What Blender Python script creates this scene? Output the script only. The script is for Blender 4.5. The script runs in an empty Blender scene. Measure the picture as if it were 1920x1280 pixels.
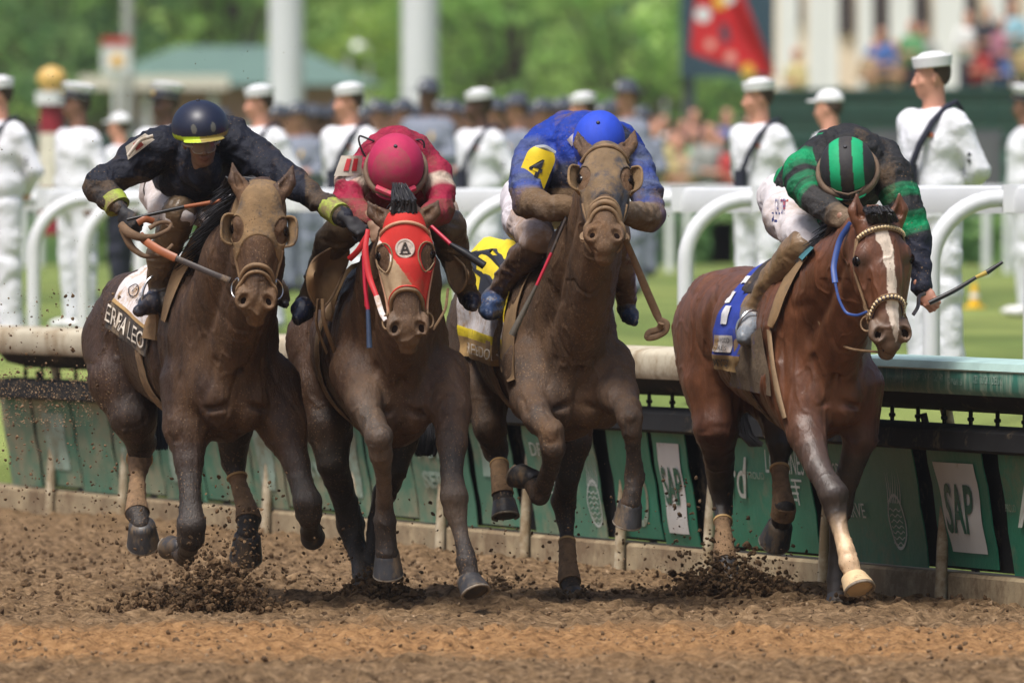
import bpy, bmesh, math, random
import numpy as np
from mathutils import Vector, Matrix
from mathutils.bvhtree import BVHTree
random.seed(7); np.random.seed(7)
R = math.radians
SC = bpy.context.scene
COL = SC.collection

# ---------------------------------------------------------------- camera, world, sun
F_PX = 21333.0      # focal length in pixels of the 1920 px wide photograph (400 mm on 36 mm)
CAM_D = 53.0        # the camera stands 53 m in front of the plane y = 0
CAM_H = 2.02        # its height above the dirt
HOR = 310.0         # pixel row of the horizon
cd = bpy.data.cameras.new('camera'); cam = bpy.data.objects.new('camera', cd); COL.objects.link(cam)
cam.location = (0, -CAM_D, CAM_H); cam.rotation_euler = (R(90), 0, 0)
cd.lens = 400.0; cd.sensor_width = 36.0; cd.sensor_fit = 'HORIZONTAL'
cd.shift_y = -(640 - HOR) / 1920.0
cd.clip_start = 1.0; cd.clip_end = 5000.0
cd.dof.use_dof = True; cd.dof.focus_distance = 52.2; cd.dof.aperture_fstop = 4.2
SC.camera = cam
w = bpy.data.worlds.new("World"); SC.world = w; w.use_nodes = True
nt = w.node_tree; nt.nodes.clear()
sky = nt.nodes.new('ShaderNodeTexSky'); sky.sky_type = 'NISHITA'; sky.sun_disc = False
SUN_EL, SUN_AZ = 64.0, 212.0        # elevation; azimuth clockwise from +Y
sky.sun_elevation = R(SUN_EL); sky.sun_rotation = R(SUN_AZ); sky.air_density = 1.0; sky.dust_density = 5.0; sky.ozone_density = 1.0
bg = nt.nodes.new('ShaderNodeBackground'); bg.inputs[1].default_value = 0.085
wo = nt.nodes.new('ShaderNodeOutputWorld')
nt.links.new(sky.outputs[0], bg.inputs[0]); nt.links.new(bg.outputs[0], wo.inputs[0])
sd = bpy.data.lights.new('sun', 'SUN'); sun = bpy.data.objects.new('sun', sd); COL.objects.link(sun)
sd.energy = 2.7; sd.angle = R(20); sd.color = (1.0, 0.965, 0.92)
_d = Vector((math.sin(R(SUN_AZ)) * math.cos(R(SUN_EL)), math.cos(R(SUN_AZ)) * math.cos(R(SUN_EL)), math.sin(R(SUN_EL))))
sun.rotation_euler = _d.to_track_quat('Z', 'Y').to_euler()
SC.view_settings.view_transform = 'Standard'; SC.view_settings.look = 'None'
SC.view_settings.exposure = 0.6; SC.view_settings.gamma = 1.0
SC.cycles.use_denoising = True
SC.cycles.max_bounces = 6; SC.cycles.transparent_max_bounces = 4
# ---------------------------------------------------------------- helpers
def P(px, py, y=0.0):
    """the point seen at photo pixel (px, py) whose world depth is y"""
    d = y + CAM_D
    return np.array(((px - 960) / F_PX * d, y, CAM_H - (py - HOR) / F_PX * d))
def PX(w, y=0.0): return w * (y + CAM_D) / F_PX       # pixels to metres at depth y
def V(*a): return np.array(a, float)
def unit(v): v = np.asarray(v, float); return v / (np.linalg.norm(v) + 1e-12)

def tag(o, label=None, cat=None, group=None, kind=None):
    if label: o['label'] = label
    if cat: o['category'] = cat
    if group: o['group'] = group
    if kind: o['kind'] = kind
    return o
def empty(name, loc=(0, 0, 0), rz=0.0):
    o = bpy.data.objects.new(name, None); COL.objects.link(o); o.location = Vector(loc); o.rotation_euler = (0, 0, rz)
    o.empty_display_size = .1
    return o
def link(name, me, mat=None, parent=None):
    o = bpy.data.objects.new(name, me); COL.objects.link(o)
    if mat is not None: me.materials.append(mat)
    if parent is not None:
        o.parent = parent
        if parent.type == 'EMPTY' or True:
            o.matrix_parent_inverse = world_of(parent).inverted()
    return o
def world_of(o):
    m = Matrix.LocRotScale(o.location, o.rotation_euler, o.scale)
    if o.parent: m = world_of(o.parent) @ o.matrix_parent_inverse @ m
    return m
def copy_tree(o, parent=None, mats=None):
    c = o.copy(); COL.objects.link(c)
    if parent is not None: c.parent = parent
    for ch in [x for x in KIDS.get(o.name, [])]:
        copy_tree(ch, c, mats)
    KIDS[c.name] = [x for x in COL.objects if False]
    return c
KIDS = {}
def kids(o): return [x for x in COL.objects if x.parent == o]
def dup(o, parent=None, swap=None):
    c = o.copy(); COL.objects.link(c)
    if parent is not None: c.parent = parent
    if swap and c.type == 'MESH' and c.data.materials and c.data.materials[0] and c.data.materials[0].name in swap:
        key = c.data.name + '|' + swap[c.data.materials[0].name].name
        if key not in SWAPPED:
            me = c.data.copy(); me.materials[0] = swap[c.data.materials[0].name]; SWAPPED[key] = me
        c.data = SWAPPED[key]
    for ch in kids(o): dup(ch, c, swap)
    return c
SWAPPED = {}

def mesh_np(name, verts, faces, smooth=True, cols=None, uv=None):
    """faces: an (n,k) int array or list of lists"""
    me = bpy.data.meshes.new(name)
    verts = np.asarray(verts, np.float32)
    if isinstance(faces, np.ndarray):
        n, k = faces.shape
        me.vertices.add(len(verts)); me.vertices.foreach_set('co', verts.ravel())
        me.loops.add(n * k); me.loops.foreach_set('vertex_index', faces.ravel().astype(np.int32))
        me.polygons.add(n); me.polygons.foreach_set('loop_start', np.arange(0, n * k, k, dtype=np.int32))
        try: me.polygons.foreach_set('loop_total', np.full(n, k, np.int32))
        except Exception: pass
        me.update(calc_edges=True)
    else:
        me.from_pydata([tuple(map(float, v)) for v in verts], [], [tuple(int(i) for i in f) for f in faces])
    if smooth: me.polygons.foreach_set('use_smooth', np.ones(len(me.polygons), bool))
    else: me.polygons.foreach_set('use_smooth', np.zeros(len(me.polygons), bool))
    if cols is not None:
        a = me.color_attributes.new('Col', 'FLOAT_COLOR', 'POINT')
        c4 = np.ones((len(verts), 4), np.float32); c4[:, :3] = cols[:, :3]
        if cols.shape[1] > 3: c4[:, 3] = cols[:, 3]
        a.data.foreach_set('color', c4.ravel())
    me.update()
    return me

class MB:
    """collects simple solids and builds them as one mesh"""
    def __init__(s): s.v = []; s.f = []; s.n = 0
    def add(s, v, f):
        v = np.asarray(v, float); s.v.append(v); s.f += [[i + s.n for i in q] for q in f]; s.n += len(v); return s
    def box(s, c, h, M=None):
        c = np.asarray(c, float)
        v = np.array([(x * h[0], y * h[1], z * h[2]) for x in (-1, 1) for y in (-1, 1) for z in (-1, 1)])
        if M is not None: v = v @ np.asarray(M, float).T
        return s.add(v + c, [(0, 1, 3, 2), (4, 6, 7, 5), (0, 4, 5, 1), (2, 3, 7, 6), (0, 2, 6, 4), (1, 5, 7, 3)])
    def tube(s, pts, rad, n=10, cap=True, flat=None, up=None):
        """tube through pts; rad scalar or list; flat=(f) squashes along a side axis"""
        pts = np.asarray(pts, float); m = len(pts)
        if np.isscalar(rad): rad = [rad] * m
        t = np.gradient(pts, axis=0); t /= np.linalg.norm(t, axis=1)[:, None] + 1e-9
        a = np.asarray(up if up is not None else ((0, 0, 1) if abs(t[0][2]) < .9 else (1, 0, 0)), float)
        V_ = []
        for i in range(m):
            x = a - t[i] * a.dot(t[i])
            if np.linalg.norm(x) < 1e-4: x = np.cross(t[i], (0.3, .5, .8))
            x = unit(x); y = np.cross(t[i], x)
            if up is None: a = x
            for k in range(n):
                q = 2 * math.pi * k / n
                V_.append(pts[i] + rad[i] * (math.cos(q) * x * (flat or 1) + math.sin(q) * y))
        f = [(i * n + k, i * n + (k + 1) % n, (i + 1) * n + (k + 1) % n, (i + 1) * n + k) for i in range(m - 1) for k in range(n)]
        if cap: f += [tuple(range(n))[::-1], tuple((m - 1) * n + k for k in range(n))]
        return s.add(V_, f)
    def lathe(s, prof, c=(0, 0, 0), M=None, n=24):
        """prof: (r, z) list"""
        m = len(prof); v = np.array([(r * math.cos(2 * math.pi * k / n), r * math.sin(2 * math.pi * k / n), z) for r, z in prof for k in range(n)])
        if M is not None: v = v @ np.asarray(M, float).T
        f = [(i * n + k, i * n + (k + 1) % n, (i + 1) * n + (k + 1) % n, (i + 1) * n + k) for i in range(m - 1) for k in range(n)]
        f += [tuple(range(n))[::-1], tuple((m - 1) * n + k for k in range(n))]
        return s.add(v + np.asarray(c, float), f)
    def grid(s, fn, nu, nv):
        v = [fn(i / nu, j / nv) for i in range(nu + 1) for j in range(nv + 1)]
        return s.add(v, [(i * (nv + 1) + j, (i + 1) * (nv + 1) + j, (i + 1) * (nv + 1) + j + 1, i * (nv + 1) + j + 1) for i in range(nu) for j in range(nv)])
    def slab(s, fn, nu, nv, off):
        """a sheet with thickness: fn(u,v)->point, off = offset vector or fn"""
        a = np.array([fn(i / nu, j / nv) for i in range(nu + 1) for j in range(nv + 1)])
        o = np.array([off(i / nu, j / nv) for i in range(nu + 1) for j in range(nv + 1)]) if callable(off) else np.asarray(off, float)
        b = a + o; N = len(a)
        def id(i, j): return i * (nv + 1) + j
        f = []
        for i in range(nu):
            for j in range(nv):
                q = (id(i, j), id(i + 1, j), id(i + 1, j + 1), id(i, j + 1)); f.append(q); f.append(tuple(N + k for k in q[::-1]))
        for i in range(nu):
            for j in (0, nv): f.append((id(i, j), N + id(i, j), N + id(i + 1, j), id(i + 1, j)))
        for j in range(nv):
            for i in (0, nu): f.append((id(i, j), id(i, j + 1), N + id(i, j + 1), N + id(i, j)))
        return s.add(np.vstack([a, b]), f)
    def build(s, name, mat, parent=None, smooth=True, angle=40):
        v = np.vstack(s.v)
        me = bpy.data.meshes.new(name); me.from_pydata([tuple(q) for q in v.tolist()], [], s.f)
        bm = bmesh.new(); bm.from_mesh(me); bmesh.ops.recalc_face_normals(bm, faces=bm.faces); bm.to_mesh(me); bm.free()
        if smooth:
            me.polygons.foreach_set('use_smooth', np.ones(len(me.polygons), bool))
            try: me.set_sharp_from_angle(angle=R(angle))
            except Exception: pass
        o = link(name, me, mat, parent)
        if parent is not None: to_local(o, parent)
        return o
def to_local(o, parent):
    """mesh data was written in world space: keep it there"""
    return o

# ---------------------------------------------------------------- numpy value noise
_L = np.random.RandomState(3).rand(32, 32, 32).astype(np.float32)
def vnoise(p):
    p = np.asarray(p, np.float32); i = np.floor(p).astype(int); f = p - i; f = f * f * (3 - 2 * f)
    def g(a, b, c): return _L[(i[:, 0] + a) % 32, (i[:, 1] + b) % 32, (i[:, 2] + c) % 32]
    x, y, z = f[:, 0], f[:, 1], f[:, 2]
    a = g(0, 0, 0) * (1 - x) + g(1, 0, 0) * x; b = g(0, 1, 0) * (1 - x) + g(1, 1, 0) * x
    c = g(0, 0, 1) * (1 - x) + g(1, 0, 1) * x; d = g(0, 1, 1) * (1 - x) + g(1, 1, 1) * x
    return (a * (1 - y) + b * y) * (1 - z) + (c * (1 - y) + d * y) * z - .5
def fbm(p, o=3):
    s = 0; a = 1.0
    for k in range(o): s = s + a * vnoise(p * (2 ** k) + 7.3 * k); a *= .5
    return s

# ---------------------------------------------------------------- smooth solids: signed distance fields + surface nets
class Sdf:
    def __init__(s): s.p = []
    def _a(s, kind, op, k, col, kc, **d): s.p.append(dict(kind=kind, op=op, k=k, col=col, kc=kc, **d)); return s
    def cone(s, a, b, ra, rb, k=.02, col=None, op='u', kc=.02, sq=None): return s._a('c', op, k, col, kc, a=V(*a), b=V(*b), ra=ra, rb=rb, sq=sq)
    def ell(s, c, r, M=None, k=.02, col=None, op='u', kc=.02): return s._a('e', op, k, col, kc, c=V(*c), r=V(*r), M=None if M is None else np.asarray(M, float))
    def ball(s, c, r, k=.02, col=None, op='u', kc=.02): return s.ell(c, (r, r, r), None, k, col, op, kc)
    def box(s, c, h, M=None, rd=.01, k=.01, col=None, op='u', kc=.0): return s._a('b', op, k, col, kc, c=V(*c), h=V(*h), M=None if M is None else np.asarray(M, float), rd=rd)
    def plane(s, c, n, k=.0, op='i'): return s._a('p', op, k, None, 0, c=V(*c), n=unit(n))
    def chain(s, pts, k=.02, col=None, kc=.02, sq=None):
        """pts: (point, radius) list"""
        for (a, ra), (b, rb) in zip(pts[:-1], pts[1:]): s.cone(a, b, ra, rb, k, col, kc=kc, sq=sq)
        return s
    def dist(s, q, p):
        kd = q['kind']
        if kd == 'c':
            a, b = q['a'], q['b']; ba = b - a; L = ba.dot(ba) + 1e-9; pa = p - a
            t = np.clip(pa @ ba / L, 0, 1)[:, None]; d = pa - t * ba
            if q['sq'] is not None:
                n, f = q['sq']; n = unit(n); d = d + np.outer(d @ n * (1 / f - 1), n)
            return np.linalg.norm(d, axis=1) - (q['ra'] + (q['rb'] - q['ra']) * t[:, 0])
        if kd == 'e':
            d = p - q['c']
            if q['M'] is not None: d = d @ q['M']
            k0 = np.linalg.norm(d / q['r'], axis=1); k1 = np.linalg.norm(d / (q['r'] ** 2), axis=1) + 1e-9
            return k0 * (k0 - 1) / k1
        if kd == 'b':
            d = p - q['c']
            if q['M'] is not None: d = d @ q['M']
            g = np.abs(d) - (q['h'] - q['rd'])
            return np.linalg.norm(np.maximum(g, 0), axis=1) + np.minimum(g.max(axis=1), 0) - q['rd']
        if kd == 'p': return (p - q['c']) @ q['n']
    def bb(s, q):
        kd = q['kind']
        if kd == 'c':
            f = 1.0
            return np.minimum(q['a'] - q['ra'], q['b'] - q['rb']), np.maximum(q['a'] + q['ra'], q['b'] + q['rb'])
        r = np.linalg.norm(q['r']) if (kd == 'e' and q['M'] is not None) else (q['r'] if kd == 'e' else np.linalg.norm(q['h']))
        return q['c'] - r, q['c'] + r
    def mesh(s, h, noise=None, clip=None, grow=0.0):
        U = [q for q in s.p if q['op'] == 'u']
        lo = np.min([s.bb(q)[0] for q in U], axis=0) - 3 * h - .02 - grow; hi = np.max([s.bb(q)[1] for q in U], axis=0) + 3 * h + .02 + grow
        if clip is not None: lo = np.maximum(lo, clip[0]); hi = np.minimum(hi, clip[1])
        n = np.ceil((hi - lo) / h).astype(int) + 1
        F = np.full(n, .5, np.float32)
        ax = [lo[i] + h * np.arange(n[i]) for i in range(3)]
        for q in s.p:
            if q['kind'] == 'p' or q['op'] == 'i': i0 = np.zeros(3, int); i1 = n
            else:
                a, b = s.bb(q); m = q['k'] + 2 * h + .012 + grow
                i0 = np.clip(np.floor((a - m - lo) / h).astype(int), 0, n); i1 = np.clip(np.ceil((b + m - lo) / h).astype(int) + 1, 0, n)
            if (i1 <= i0).any(): continue
            sl = tuple(slice(i0[i], i1[i]) for i in range(3))
            G = np.meshgrid(*[ax[i][sl[i]] for i in range(3)], indexing='ij')
            pp = np.stack([g.ravel() for g in G], 1)
            d = s.dist(q, pp).astype(np.float32).reshape(G[0].shape)
            D = F[sl]; k = q['k']
            if q['op'] == 'u':
                d = d - grow
                if k > 0: hh = np.clip(.5 + .5 * (D - d) / k, 0, 1); F[sl] = D * (1 - hh) + d * hh - k * hh * (1 - hh)
                else: F[sl] = np.minimum(D, d)
            else:
                if q['op'] == 's': d = -d
                if k > 0: hh = np.clip(.5 - .5 * (D - d) / k, 0, 1); F[sl] = D * (1 - hh) + d * hh + k * hh * (1 - hh)
                else: F[sl] = np.maximum(D, d)
        F[0] = F[-1] = .1; F[:, 0] = F[:, -1] = .1; F[:, :, 0] = F[:, :, -1] = .1
        S = F < 0
        cnt = np.zeros(n - 1, np.int8); offs = [(a, b, c) for a in (0, 1) for b in (0, 1) for c in (0, 1)]
        for a, b, c in offs: cnt += S[a:n[0] - 1 + a, b:n[1] - 1 + b, c:n[2] - 1 + c]
        A = (cnt > 0) & (cnt < 8); idx = np.argwhere(A); ID = np.full(n - 1, -1, np.int32); ID[A] = np.arange(len(idx))
        acc = np.zeros((len(idx), 3)); num = np.zeros(len(idx))
        cv = {o: F[idx[:, 0] + o[0], idx[:, 1] + o[1], idx[:, 2] + o[2]] for o in offs}
        for a in offs:
            for axn in range(3):
                if a[axn] == 0:
                    b = list(a); b[axn] = 1; b = tuple(b); fa, fb = cv[a], cv[b]; m = (fa < 0) != (fb < 0)
                    t = fa[m] / (fa[m] - fb[m]); q = np.tile(np.array(a, float), (m.sum(), 1)); q[:, axn] = t
                    acc[m] += q; num[m] += 1
        verts = lo + h * (idx + acc / np.maximum(num, 1)[:, None])
        quads = []
        for axn in range(3):
            o1, o2 = [(1, 2), (2, 0), (0, 1)][axn]
            s0 = [slice(0, None)] * 3; s1 = [slice(0, None)] * 3; s0[axn] = slice(0, -1); s1[axn] = slice(1, None)
            dif = S[tuple(s0)] != S[tuple(s1)]
            e = np.argwhere(dif); e = e[(e[:, o1] > 0) & (e[:, o2] > 0) & (e[:, o1] < n[o1] - 1) & (e[:, o2] < n[o2] - 1)]
            ins = S[e[:, 0], e[:, 1], e[:, 2]]
            def cell(d1, d2): c = e.copy(); c[:, o1] += d1; c[:, o2] += d2; return ID[c[:, 0], c[:, 1], c[:, 2]]
            q = np.stack([cell(-1, -1), cell(0, -1), cell(0, 0), cell(-1, 0)], 1)
            q[~ins] = q[~ins][:, ::-1]; quads.append(q)
        quads = np.vstack(quads); quads = quads[(quads >= 0).all(axis=1)]
        if noise is not None:
            # vertex normals
            a = verts[quads[:, 0]]; nn = np.cross(verts[quads[:, 1]] - a, verts[quads[:, 2]] - a); N = np.zeros_like(verts)
            for j in range(4): np.add.at(N, quads[:, j], nn)
            N /= np.linalg.norm(N, axis=1)[:, None] + 1e-12
            verts = verts + N * noise(verts)[:, None]
        return verts, quads
    def color(s, verts, base, wob=0.0):
        p = verts if not wob else verts + wob * np.stack([vnoise(verts * 14 + 5 * j) for j in range(3)], 1)
        D = np.full(len(p), 9.0); C = np.tile(np.array(base, float), (len(p), 1))
        for q in s.p:
            if q['op'] != 'u': continue
            d = s.dist(q, p); c = q['col'] if q['col'] is not None else base; kc = max(q['kc'], 1e-5)
            h = np.clip(.5 + .5 * (D - d) / kc, 0, 1)[:, None]; C = C * (1 - h) + np.array(c, float) * h; D = np.minimum(D, d)
        return C
    def build(s, name, h, mat, parent=None, noise=None, base=(.5, .5, .5), colf=None, grow=0.0, wob=0.0, crop=None, clip=None):
        v, f = s.mesh(h, noise, clip, grow)
        C = s.color(v, base, wob)
        if colf is not None: C = colf(v, C)
        me = mesh_np(name, v, f, True, C)
        return link(name, me, mat, parent)
def bvh_of(v, f): return BVHTree.FromPolygons([Vector(q) for q in v], [tuple(int(i) for i in q) for q in f])
def frame(z, x):
    """3x3 with columns x, y, z; z kept, x made perpendicular"""
    z = unit(z); x = np.asarray(x, float); x = unit(x - z * x.dot(z)); return np.stack([x, np.cross(z, x), z], 1)

# ---------------------------------------------------------------- materials
MATS = {}
def mat(name, col=(.5, .5, .5), rough=.6, metal=0.0, attr=False, nz=(12, .25), bump=(0, 0), mud=None, sheen=0.0, spec=.5, objcol=False, coat=0.0, trans=0.0, col2=None, stretch=None, speck=None):
    """nz=(scale, amount) brightness variation; bump=(scale, strength); mud=(colour, amount, scale); col2 mixes in a second colour in blotches"""
    if name in MATS: return MATS[name]
    m = bpy.data.materials.new(name); MATS[name] = m; m.use_nodes = True; t = m.node_tree; N = t.nodes; L = t.links; N.clear()
    out = N.new('ShaderNodeOutputMaterial'); b = N.new('ShaderNodeBsdfPrincipled'); L.new(b.outputs[0], out.inputs[0])
    b.inputs['Roughness'].default_value = rough; b.inputs['Metallic'].default_value = metal
    b.inputs['Specular IOR Level'].default_value = spec; b.inputs['Coat Weight'].default_value = coat
    if sheen: b.inputs['Sheen Weight'].default_value = sheen; b.inputs['Sheen Roughness'].default_value = .4
    if trans: b.inputs['Transmission Weight'].default_value = trans
    tc = N.new('ShaderNodeTexCoord'); src = tc.outputs['Object']
    if stretch:
        mp = N.new('ShaderNodeMapping'); mp.inputs['Scale'].default_value = stretch; L.new(src, mp.inputs[0]); src = mp.outputs[0]
    if attr:
        a = N.new('ShaderNodeVertexColor'); a.layer_name = 'Col'; c = a.outputs[0]; alpha = a.outputs[1]
    elif objcol:
        a = N.new('ShaderNodeObjectInfo'); c = a.outputs['Color']
    else:
        a = N.new('ShaderNodeRGB'); a.outputs[0].default_value = (*col, 1); c = a.outputs[0]
    def noise(sc, det=4, off=0.0, rg=.55):
        n = N.new('ShaderNodeTexNoise'); n.inputs['Scale'].default_value = sc; n.inputs['Detail'].default_value = det; n.inputs['Roughness'].default_value = rg
        if off:
            mp = N.new('ShaderNodeMapping'); mp.inputs['Location'].default_value = (off, off, off); L.new(src, mp.inputs[0]); L.new(mp.outputs[0], n.inputs['Vector'])
        else: L.new(src, n.inputs['Vector'])
        return n.outputs[0]
    def mix(f, a_, b_, mode='MIX'):
        x = N.new('ShaderNodeMix'); x.data_type = 'RGBA'; x.blend_type = mode
        if isinstance(f, (int, float)): x.inputs[0].default_value = f
        else: L.new(f, x.inputs[0])
        for i, q in ((6, a_), (7, b_)):
            if isinstance(q, tuple): x.inputs[i].default_value = (*q, 1)
            else: L.new(q, x.inputs[i])
        return x.outputs[2]
    def ramp(s, lo, hi):
        x = N.new('ShaderNodeMapRange'); x.inputs[1].default_value = lo; x.inputs[2].default_value = hi; L.new(s, x.inputs[0]); return x.outputs[0]
    if col2: c = mix(ramp(noise(col2[1], 5, 3.1), col2[2], col2[3]), c, col2[0])
    if nz[1]:
        x = N.new('ShaderNodeMapRange'); x.inputs[1].default_value = .25; x.inputs[2].default_value = .75; x.inputs[3].default_value = 1 - nz[1]; x.inputs[4].default_value = 1 + nz[1]; L.new(noise(nz[0], 5), x.inputs[0])
        cb = N.new('ShaderNodeCombineColor')
        for i in range(3): L.new(x.outputs[0], cb.inputs[i])
        c = mix(1.0, c, cb.outputs[0], 'MULTIPLY')
    if mud:
        mc, am, ms = mud
        n1 = noise(ms, 6, 5.7, .65); n2 = noise(ms * 6, 4, 1.3, .7)
        ad = N.new('ShaderNodeMath'); ad.operation = 'ADD'; L.new(n1, ad.inputs[0]); m2 = N.new('ShaderNodeMath'); m2.operation = 'MULTIPLY'; m2.inputs[1].default_value = .45; L.new(n2, m2.inputs[0]); L.new(m2.outputs[0], ad.inputs[1])
        mk = ramp(ad.outputs[0], .92 - am * .6, 1.12 - am * .6)
        if attr:
            # alpha of the attribute says how muddy the place is
            mm = N.new('ShaderNodeMath'); mm.operation = 'ADD'; L.new(ad.outputs[0], mm.inputs[0]); L.new(alpha, mm.inputs[1]); mk = ramp(mm.outputs[0], 1.30 - am * .6, 1.75 - am * .6)
        c = mix(mk, c, mc)
        rr = N.new('ShaderNodeMapRange'); rr.inputs[3].default_value = rough; rr.inputs[4].default_value = max(rough, .85); L.new(mk, rr.inputs[0]); L.new(rr.outputs[0], b.inputs['Roughness'])
    if speck:      # spattered drops of dirt
        vo = N.new('ShaderNodeTexVoronoi'); vo.inputs['Scale'].default_value = speck[1]; vo.inputs['Randomness'].default_value = 1.0; L.new(tc.outputs['Object'], vo.inputs['Vector'])
        q = N.new('ShaderNodeMath'); q.operation = 'MULTIPLY_ADD'; q.inputs[1].default_value = -.55; L.new(noise(7, 4, 2.2), q.inputs[0]); L.new(vo.outputs['Distance'], q.inputs[2])
        c = mix(ramp(q.outputs[0], speck[2] - .02, speck[2] - .10), c, speck[0])
    L.new(c, b.inputs['Base Color'])
    if bump[1]:
        bp = N.new('ShaderNodeBump'); bp.inputs['Strength'].default_value = bump[1]; bp.inputs['Distance'].default_value = bump[2] if len(bump) > 2 else .01
        L.new(noise(bump[0], 6, 0.0, .65), bp.inputs['Height']); L.new(bp.outputs[0], b.inputs['Normal'])
    return m

# ---------------------------------------------------------------- lettering
def text_mesh(s, bold=0.0, shear=0.0, res=3):
    c = bpy.data.curves.new('lettering', 'FONT'); c.body = s; c.offset = bold; c.shear = shear; c.resolution_u = res; c.fill_mode = 'FRONT'
    o = bpy.data.objects.new('lettering_tmp', c); COL.objects.link(o)
    dg = bpy.context.evaluated_depsgraph_get(); me = bpy.data.meshes.new_from_object(o.evaluated_get(dg))
    bm = bmesh.new(); bm.from_mesh(me)
    v = np.array([q.co[:2] for q in bm.verts]); f = [[q.index for q in p.verts] for p in bm.faces]; bm.free()
    bpy.data.objects.remove(o); bpy.data.curves.remove(c); bpy.data.meshes.remove(me)
    return v, f
def place_text(s, fn, box, m, parent, name='lettering', bold=0.0, shear=0.0, keep=False, th=.003):
    """fn(u,v,off)->world, box=(u0,u1,v0,v1) in fn's units"""
    v, f = text_mesh(s, bold, shear)
    lo, hi = v.min(0), v.max(0); q = (v - lo) / (hi - lo + 1e-9)
    u0, u1, v0, v1 = box
    a = np.array([fn(u0 + (u1 - u0) * x, v0 + (v1 - v0) * y, th) for x, y in q])
    me = mesh_np(name, a, f, False); return link(name, me, m, parent)
# ---------------------------------------------------------------- dirt, turf
TURF = .8
RA, RB = P(1930, 1150), P(-10, 940)      # only used for their x; the inner rail runs from near right to far left
def rail_line(px):
    """plan position of the inner rail's track-side foot, seen at photo column px"""
    x0, d0, x1, d1 = 2.36, 52.4, -3.06, 67.8
    k = (px - 960) / F_PX
    t = (k * d0 - x0) / ((x1 - x0) - k * (d1 - d0))
    return V(x0 + (x1 - x0) * t, d0 + (d1 - d0) * t - CAM_D, 0)
RD = unit(rail_line(1900) - rail_line(100))          # along the rail, to the right and nearer
RN = V(-RD[1], RD[0], 0); RN = RN if RN[0] > 0 else -RN   # away from the track
RO = rail_line(960)
def rp(a, off, z): return RO + RD * a + RN * off + V(0, 0, z)     # rail coordinates
def ra(px): return (rail_line(px) - RO).dot(RD)

def m_dirt():
    m = bpy.data.materials.new('dirt'); m.use_nodes = True; t = m.node_tree; N = t.nodes; L = t.links
    b = N['Principled BSDF']; b.inputs['Roughness'].default_value = .95; b.inputs['Specular IOR Level'].default_value = .15
    g = N.new('ShaderNodeNewGeometry'); sx = N.new('ShaderNodeSeparateXYZ'); L.new(g.outputs['Position'], sx.inputs[0])
    def noise(sc, det=5, rg=.6, dist=0.0):
        n = N.new('ShaderNodeTexNoise'); n.inputs['Scale'].default_value = sc; n.inputs['Detail'].default_value = det; n.inputs['Roughness'].default_value = rg; L.new(g.outputs['Position'], n.inputs['Vector']); return n.outputs[0]
    def rmp(s, stops):
        r = N.new('ShaderNodeValToRGB'); e = r.color_ramp.elements
        while len(e) < len(stops): e.new(.5)
        for i, (p, c) in enumerate(stops): e[i].position = p; e[i].color = (*c, 1)
        L.new(s, r.inputs[0]); return r.outputs[0]
    def mix(f, a, b_, mode='MIX'):
        x = N.new('ShaderNodeMix'); x.data_type = 'RGBA'; x.blend_type = mode; L.new(f, x.inputs[0]); L.new(a, x.inputs[6]); L.new(b_, x.inputs[7]); return x.outputs[2]
    base = rmp(noise(16, 9, .75), [(.36, (.060, .036, .018)), (.5, (.215, .135, .070)), (.66, (.41, .275, .155))])
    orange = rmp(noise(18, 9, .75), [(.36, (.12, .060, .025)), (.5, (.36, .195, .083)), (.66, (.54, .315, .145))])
    # a band of more orange colour crosses the track in front of the field
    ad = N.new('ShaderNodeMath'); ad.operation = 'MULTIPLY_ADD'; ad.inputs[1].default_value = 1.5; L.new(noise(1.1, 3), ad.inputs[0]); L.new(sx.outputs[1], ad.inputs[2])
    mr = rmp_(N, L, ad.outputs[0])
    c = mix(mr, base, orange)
    L.new(c, b.inputs['Base Color'])
    bp = N.new('ShaderNodeBump'); bp.inputs['Strength'].default_value = .9; bp.inputs['Distance'].default_value = .03; L.new(noise(38, 8, .75), bp.inputs['Height']); L.new(bp.outputs[0], b.inputs['Normal'])
    MATS['dirt'] = m; return m
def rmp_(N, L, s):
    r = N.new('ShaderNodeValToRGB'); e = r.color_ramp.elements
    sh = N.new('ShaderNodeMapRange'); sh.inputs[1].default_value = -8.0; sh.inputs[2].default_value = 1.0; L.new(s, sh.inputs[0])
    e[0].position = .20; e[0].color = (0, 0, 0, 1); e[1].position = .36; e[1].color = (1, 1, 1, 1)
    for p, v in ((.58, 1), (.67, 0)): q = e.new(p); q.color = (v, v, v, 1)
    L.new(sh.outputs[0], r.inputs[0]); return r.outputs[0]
M_DIRT = m_dirt()

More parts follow.
